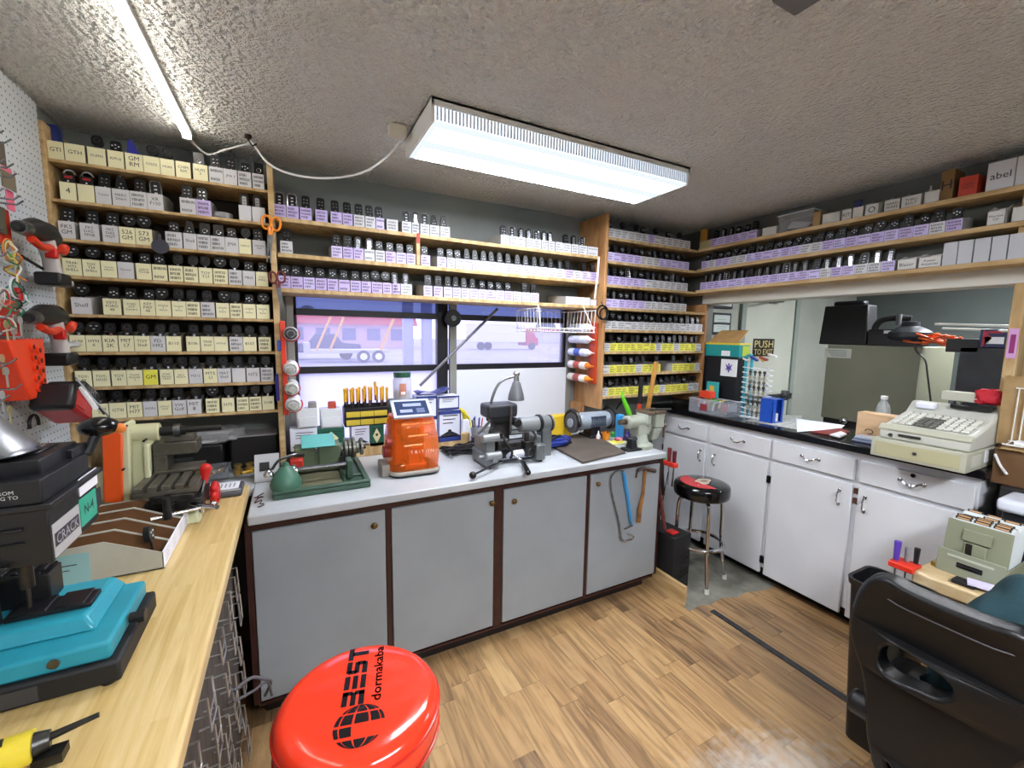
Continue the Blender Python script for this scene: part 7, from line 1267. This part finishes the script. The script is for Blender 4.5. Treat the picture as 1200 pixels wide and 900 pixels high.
co = bpy.data.objects.new('b', cu); COL.objects.link(co); bpy.context.view_layer.update(); me = bpy.data.meshes.new_from_object(co.evaluated_get(bpy.context.evaluated_depsgraph_get())); bpy.data.objects.remove(co)
me.transform(T(-CX-.3, -yc_, 0) @ Matrix(((0, 0, 1, CX+.037), (1, 0, 0, 0), (0, 1, 0, 0), (0, 0, 0, 1))))
def bend(y): return .9*(y-yc_)**2
for v in me.vertices: v.co.x += bend(v.co.y+yc_)
me.materials.clear(); me.materials.append(LE); me.shade_smooth(); me.set_sharp_from_angle(angle=.9); bk = bpy.data.objects.new('backrest', me); COL.objects.link(bk); bk.parent = o
rim = [cp(997, 724), cp(1005, 704), cp(1018, 691), cp(1032, 689), cp(1060, 702)]; rim += [(2*yc_-y, z) for y, z in reversed(rim)]
q = g(); q.tube(smooth([(CX+.06+bend(y), y, z-.012) for y, z in rim], 6), .036, n=12); q.build('top_bolster', mat('1a1b1f', .3, bump=.25, bsc=400), o)
q = g(); q.tube(smooth([(CX+.018+bend(y), y, z-.042) for y, z in rim[1:-1]], 6), .0022, n=6); q.build('seam_piping', mat('55555a', .4), o)
q = g(); q.box(CX+.08, CX+.31, yc_-.22, yc_+.18, .40, .50); q.build('seat', LE, o, bevel=.04, seg=3)
a = P(1004, 824, x=CX+.05); g().cyl((CX+.06, a.y-.05, a.z), (CX+.06, a.y+.02, a.z), .04, n=22).build('recline_knob', BLACK, o, bevel=.012)
ccx, ccy = CX+.16, yc_-.05
g().cyl((ccx, ccy, .12), (ccx, ccy, .40), .03).build('gas_column', BLACK, o)
for k in range(5):
    t = k*2*PI/5-.95; ex, ey = ccx+.20*math.cos(t), ccy+.20*math.sin(t); g().tube([(ccx, ccy, .12), ((ccx+ex)/2, (ccy+ey)/2, .105), (ex, ey, .075)], [.03, .024, .018]).build('base_arm', BLACK, o); g().cyl((ex-.02, ey, .028), (ex+.02, ey, .028), .028, n=18).cyl((ex, ey, .05), (ex, ey, .08), .012).build('caster', BLACK, o)
# jacket heaped over the seat and near side of the chair
JK = mat('16353c', .85, bump=.5, bsc=18)
JX = CX+.20; top = [P(*v, x=JX) for v in ((1085, 790), (1104, 752), (1124, 722), (1144, 700), (1168, 684), (1200, 675), (1240, 676), (1290, 710))]
g_ = G(); vs = []; k_ = 12; n_ = len(top)
tt = smooth([(p.y, p.z, 0) for p in top], 4); n_ = len(tt)
for j in range(k_+1):
    t = j/k_*PI
    for i, p in enumerate(tt): w_ = .15*math.sin(PI*min(.9, max(.12, i/(n_-1)))); vs.append((JX+.02-math.cos(t)*w_, p.x+.01*math.sin(j*1.3+i*.7), .505+(p.y-.505)*math.sin(t)**.45+.006*math.sin(i*1.1+j)))
g_.add(vs, [(j*n_+i, j*n_+i+1, (j+1)*n_+i+1, (j+1)*n_+i) for j in range(k_) for i in range(n_-1)]); jo = g_.build('jacket', JK); md = jo.modifiers.new('s', 'SOLIDIFY'); md.thickness = .012; md2 = jo.modifiers.new('ss', 'SUBSURF'); md2.levels = md2.render_levels = 1; tag(jo, 'dark teal jacket heaped over the seat of the gaming chair', 'jacket')

# ---- boxes on the counter-side shelves
def sbox(p0, p1, py_top, zsh, m, name, label, cat, dep=.12, open_=False, mark=None, tall=None):
    ya, yb_ = P(p1, py_top, x=SX+.01).y, P(p0, py_top, x=SX+.01).y; zt_ = P((p0+p1)/2, py_top, x=SX+.01).z if tall is None else zsh+tall
    o = thing(name, label, cat, (SX+.01+dep/2, (ya+yb_)/2, zsh)); W2 = (yb_-ya)/2-.001; H = zt_-zsh; q = G(); h2 = dep/2
    if open_: q.box(-h2, h2, -W2, W2, .001, .003).box(-h2, -h2+.002, -W2, W2, .001, H).box(h2-.002, h2, -W2, W2, .001, H*1.5).prism([(-h2, .001), (h2, .001), (h2, H*1.5), (h2*.2, H*1.5), (-h2, H)], 'y', -W2, -W2+.002).prism([(-h2, .001), (h2, .001), (h2, H*1.5), (h2*.2, H*1.5), (-h2, H)], 'y', W2-.002, W2)
    else: q.box(-h2, h2, -W2, W2, .001, H)
    q.build('carton', m, o, flat=True)
    if mark: q = G(); q.text(mark, W2*1.5, H*.55, T(-h2-.0008, 0, H*.5) @ LEFTF); q.build('marking', INK, o, flat=True)
    return o
S0, S1, S2 = SZ
sbox(820, 842, 281, S0, mat('a59a6c', .7), 'card_bin', 'open tan card bin in the corner on the top shelf above the counter', 'bin', open_=True)
a = P(826, 272, x=2.8); tag(G().box(2.785, 2.80, a.y-.03, a.y+.025, S0+.004, min(a.z+.02, 2.42)).build('yellow_card', mat('b8873a', .5), bevel=.002), 'ochre packet standing in the corner card bin', 'packet')
sbox(894, 911, 261, S0, CARDW, 'card_bin', 'plain grey card bin beside the clear tub on the top shelf', 'bin', tall=.05, open_=True)
ya, yb_ = P(953, 250, x=SX+.01).y, P(911, 250, x=SX+.01).y; o = thing('clear_tub', 'clear plastic tub of white tools on the top shelf above the counter', 'tub', (2.83, (ya+yb_)/2, S0)); W2 = (yb_-ya)/2; q = G(); q.frust((-.05, .05, -W2+.02, W2-.02), .001, (-.065, .065, -W2, W2), .105); q.build('tub', mat('a9adb0', .15, alpha=.45), o); q = G(); q.tube([(-.066, -W2, .105), (.066, -W2, .105), (.066, W2, .105), (-.066, W2, .105)], .004, n=6, closed=True); q.build('rim', mat('c4c6c8', .2), o); q = G()
for j in range(4): q.tube([(-.03+.015*j, -W2*.6, .012+.01*j), (-.03+.01*j, W2*.5, .03+.012*j)], .008)
q.build('contents', mat('c9cacb', .5), o)
sbox(953, 962, 248, S0, CARD, 'cardboard_box', 'narrow brown carton right of the clear tub', 'carton')
items = [(964, 985, 250, 'w', ''), (987, 999, 244, 'w', 'KIT'), (1000, 1013, 238, 'w', None), (1015, 1031, 233, 'w', 'O'), (1037, 1056, 231, 'w', 'HARD\nWARE'), (1057, 1081, 226, 'w', 'THRU\nBOLT'), (1084, 1103, 221, 'w', '')]
for k, (a_, b_, t_, c_, mk) in enumerate(items): sbox(a_, b_, t_, S0, mat('c6c6c0', .7), 'card_bin', 'white open card bin, top shelf above counter, %s right of the clear tub' % ORD[k], 'bin', open_=True, mark=mk, tall=.055)
a = P(1090, 220, x=2.80); tag(G().lathe([(.018, 0), (.018, .05), (.005, .07), (.003, .09)], (2.81, a.y, S0+.004), 14).build('glue_bottle', mat('d8d8d6', .4)), 'small white nozzle bottle standing in a bin on the top shelf', 'bottle')
a = P(1006, 232, x=2.79); tag(G().box(2.785, 2.80, a.y-.018, a.y+.018, S0+.004, S0+.10).build('blue_packet', mat('2a3060', .4), bevel=.003), 'dark blue packet standing in a bin on the top shelf', 'packet')
sbox(1104, 1120, 199, S0, mat('7a5c34', .7), 'cardboard_box', 'tall brown carton with a white label on the top shelf', 'carton', mark='H')
o = sbox(1125, 1147, 206, S0, mat('b53a28', .5), 'red_box', 'red carton with fine print on the top shelf', 'carton', mark='LOCKS\nPARTS')
sbox(1159, 1192, 188, S0, mat('c9cace', .6), 'white_box', 'tall white carton with black vertical marking at the right of the top shelf', 'carton', mark='abel'); sbox(1194, 1240, 178, S0, mat('c9cace', .6), 'white_box', 'tall white carton cut off by the right edge of the photo', 'carton')
sbox(1158, 1180, 243, S1, mat('cfcfcb', .7), 'card_bin', 'white handwritten bin standing apart at the right of the middle shelf', 'bin', open_=True, mark='Mortise\nCyl', tall=.06); sbox(1187, 1215, 238, S1, mat('c9c9c4', .7), 'card_bin', 'plain white bin at the right edge of the middle shelf', 'bin', open_=True, tall=.06)
sbox(1052, 1075, 303, S2, mat('d2d2cf', .7), 'card_bin', 'white handwritten bin just left of the power antennas bin on the lowest shelf', 'bin', open_=True, mark='Blazer', tall=.05); sbox(1077, 1104, 300, S2, mat('d2d2cf', .7), 'card_bin', 'white bin marked power antennas on the lowest shelf above the counter', 'bin', open_=True, mark='Power\nAntennas', tall=.05)
for k, (a_, b_) in enumerate(((1107, 1124), (1124.5, 1142), (1143, 1162), (1163, 1182), (1183, 1206), (1207, 1234))): sbox(a_, b_, 280, S2, mat('b9bcc2', .65), 'white_box', 'blank white carton on the lowest shelf, %s from the left of the row of six' % ORD[k], 'carton', tall=.105)
# slotted white cartons at the right of the window shelf
xa = P(664, 345, y=WF).x; xb = P(693, 345, y=WF).x
for k in range(5):
    w_ = (xb-xa)/5; put_bin((xa+w_*(k+.5), WF+.012, WZ[2]+.0005), 0, w_-.001, .05, .22, 'w', '', 'tall blank white bin, right end of lowest shelf above window, %s of five' % ORD[k], 'blank bins on the window shelf')
put_bin((xb+.028, WF+.012, WZ[2]+.0005), 0, .05, .04, .2, 'w', '', 'low blank white bin against the corner rack on the lowest window shelf', 'blank bins on the window shelf')
# loose things on the left rack
q = P(60, 165, y=2.45); tag(G().prism([(-.03, 0), (.03, 0), (.02, .11), (-.02, .11)], 'y', -.02, .02).build('blue_pack', mat('22347a', .4)), 'blue and white packet in the first bin on the top shelf of the left rack', 'packet').location = (P(61, 170, y=2.40).x, 2.41, LZ[0]+.03)
q = P(157, 172, y=2.38); tag(G().prism([(-.022, 0), (.022, 0), (.022, .05), (.0, .10), (-.012, .09)], 'y', -.004, .004).build('blue_card', mat('2c2f8c', .4)), 'blue pointed card standing in the fifth bin of the top shelf', 'card').location = (P(155, 180, y=2.37).x, 2.372, LZ[0]+.03)
q = P(260, 252, y=2.40); tag(G().cyl((q.x, 2.40, LZ[1]+.001), (q.x, 2.40, LZ[1]+.03), .042, n=24).box(q.x-.02, q.x+.02, 2.355, 2.36, LZ[1]+.01, LZ[1]+.022).build('tape_roll', mat('8c8c90', .35)), 'grey flat puck lying in the gap on the second shelf of the left rack', 'roll')
q = P(186, 282, y=2.31); tag(G().cyl((q.x, 2.325, q.z-.02), (q.x, 2.335, q.z-.02), .03, n=22).box(q.x-.005, q.x+.005, 2.328, 2.332, q.z+.005, q.z+.03).build('hanging_fob', mat('3c3d4a', .35)), 'grey round fob hanging over the edge of the third shelf of the left rack', 'key fob')

# ================================================================== RENDER LOOK
for o in list(bpy.data.objects):
    if 'label' in o and o.parent is None and o.type == 'EMPTY' and not o.children: bpy.data.objects.remove(o)
SC.view_settings.view_transform = 'Standard'; SC.view_settings.look = 'None'; SC.view_settings.gamma = 1; SC.view_settings.use_curve_mapping = False
SC.view_settings.exposure = .22
SC.cycles.use_denoising = True
SC.cycles.max_bounces = 8; SC.cycles.transparent_max_bounces = 12
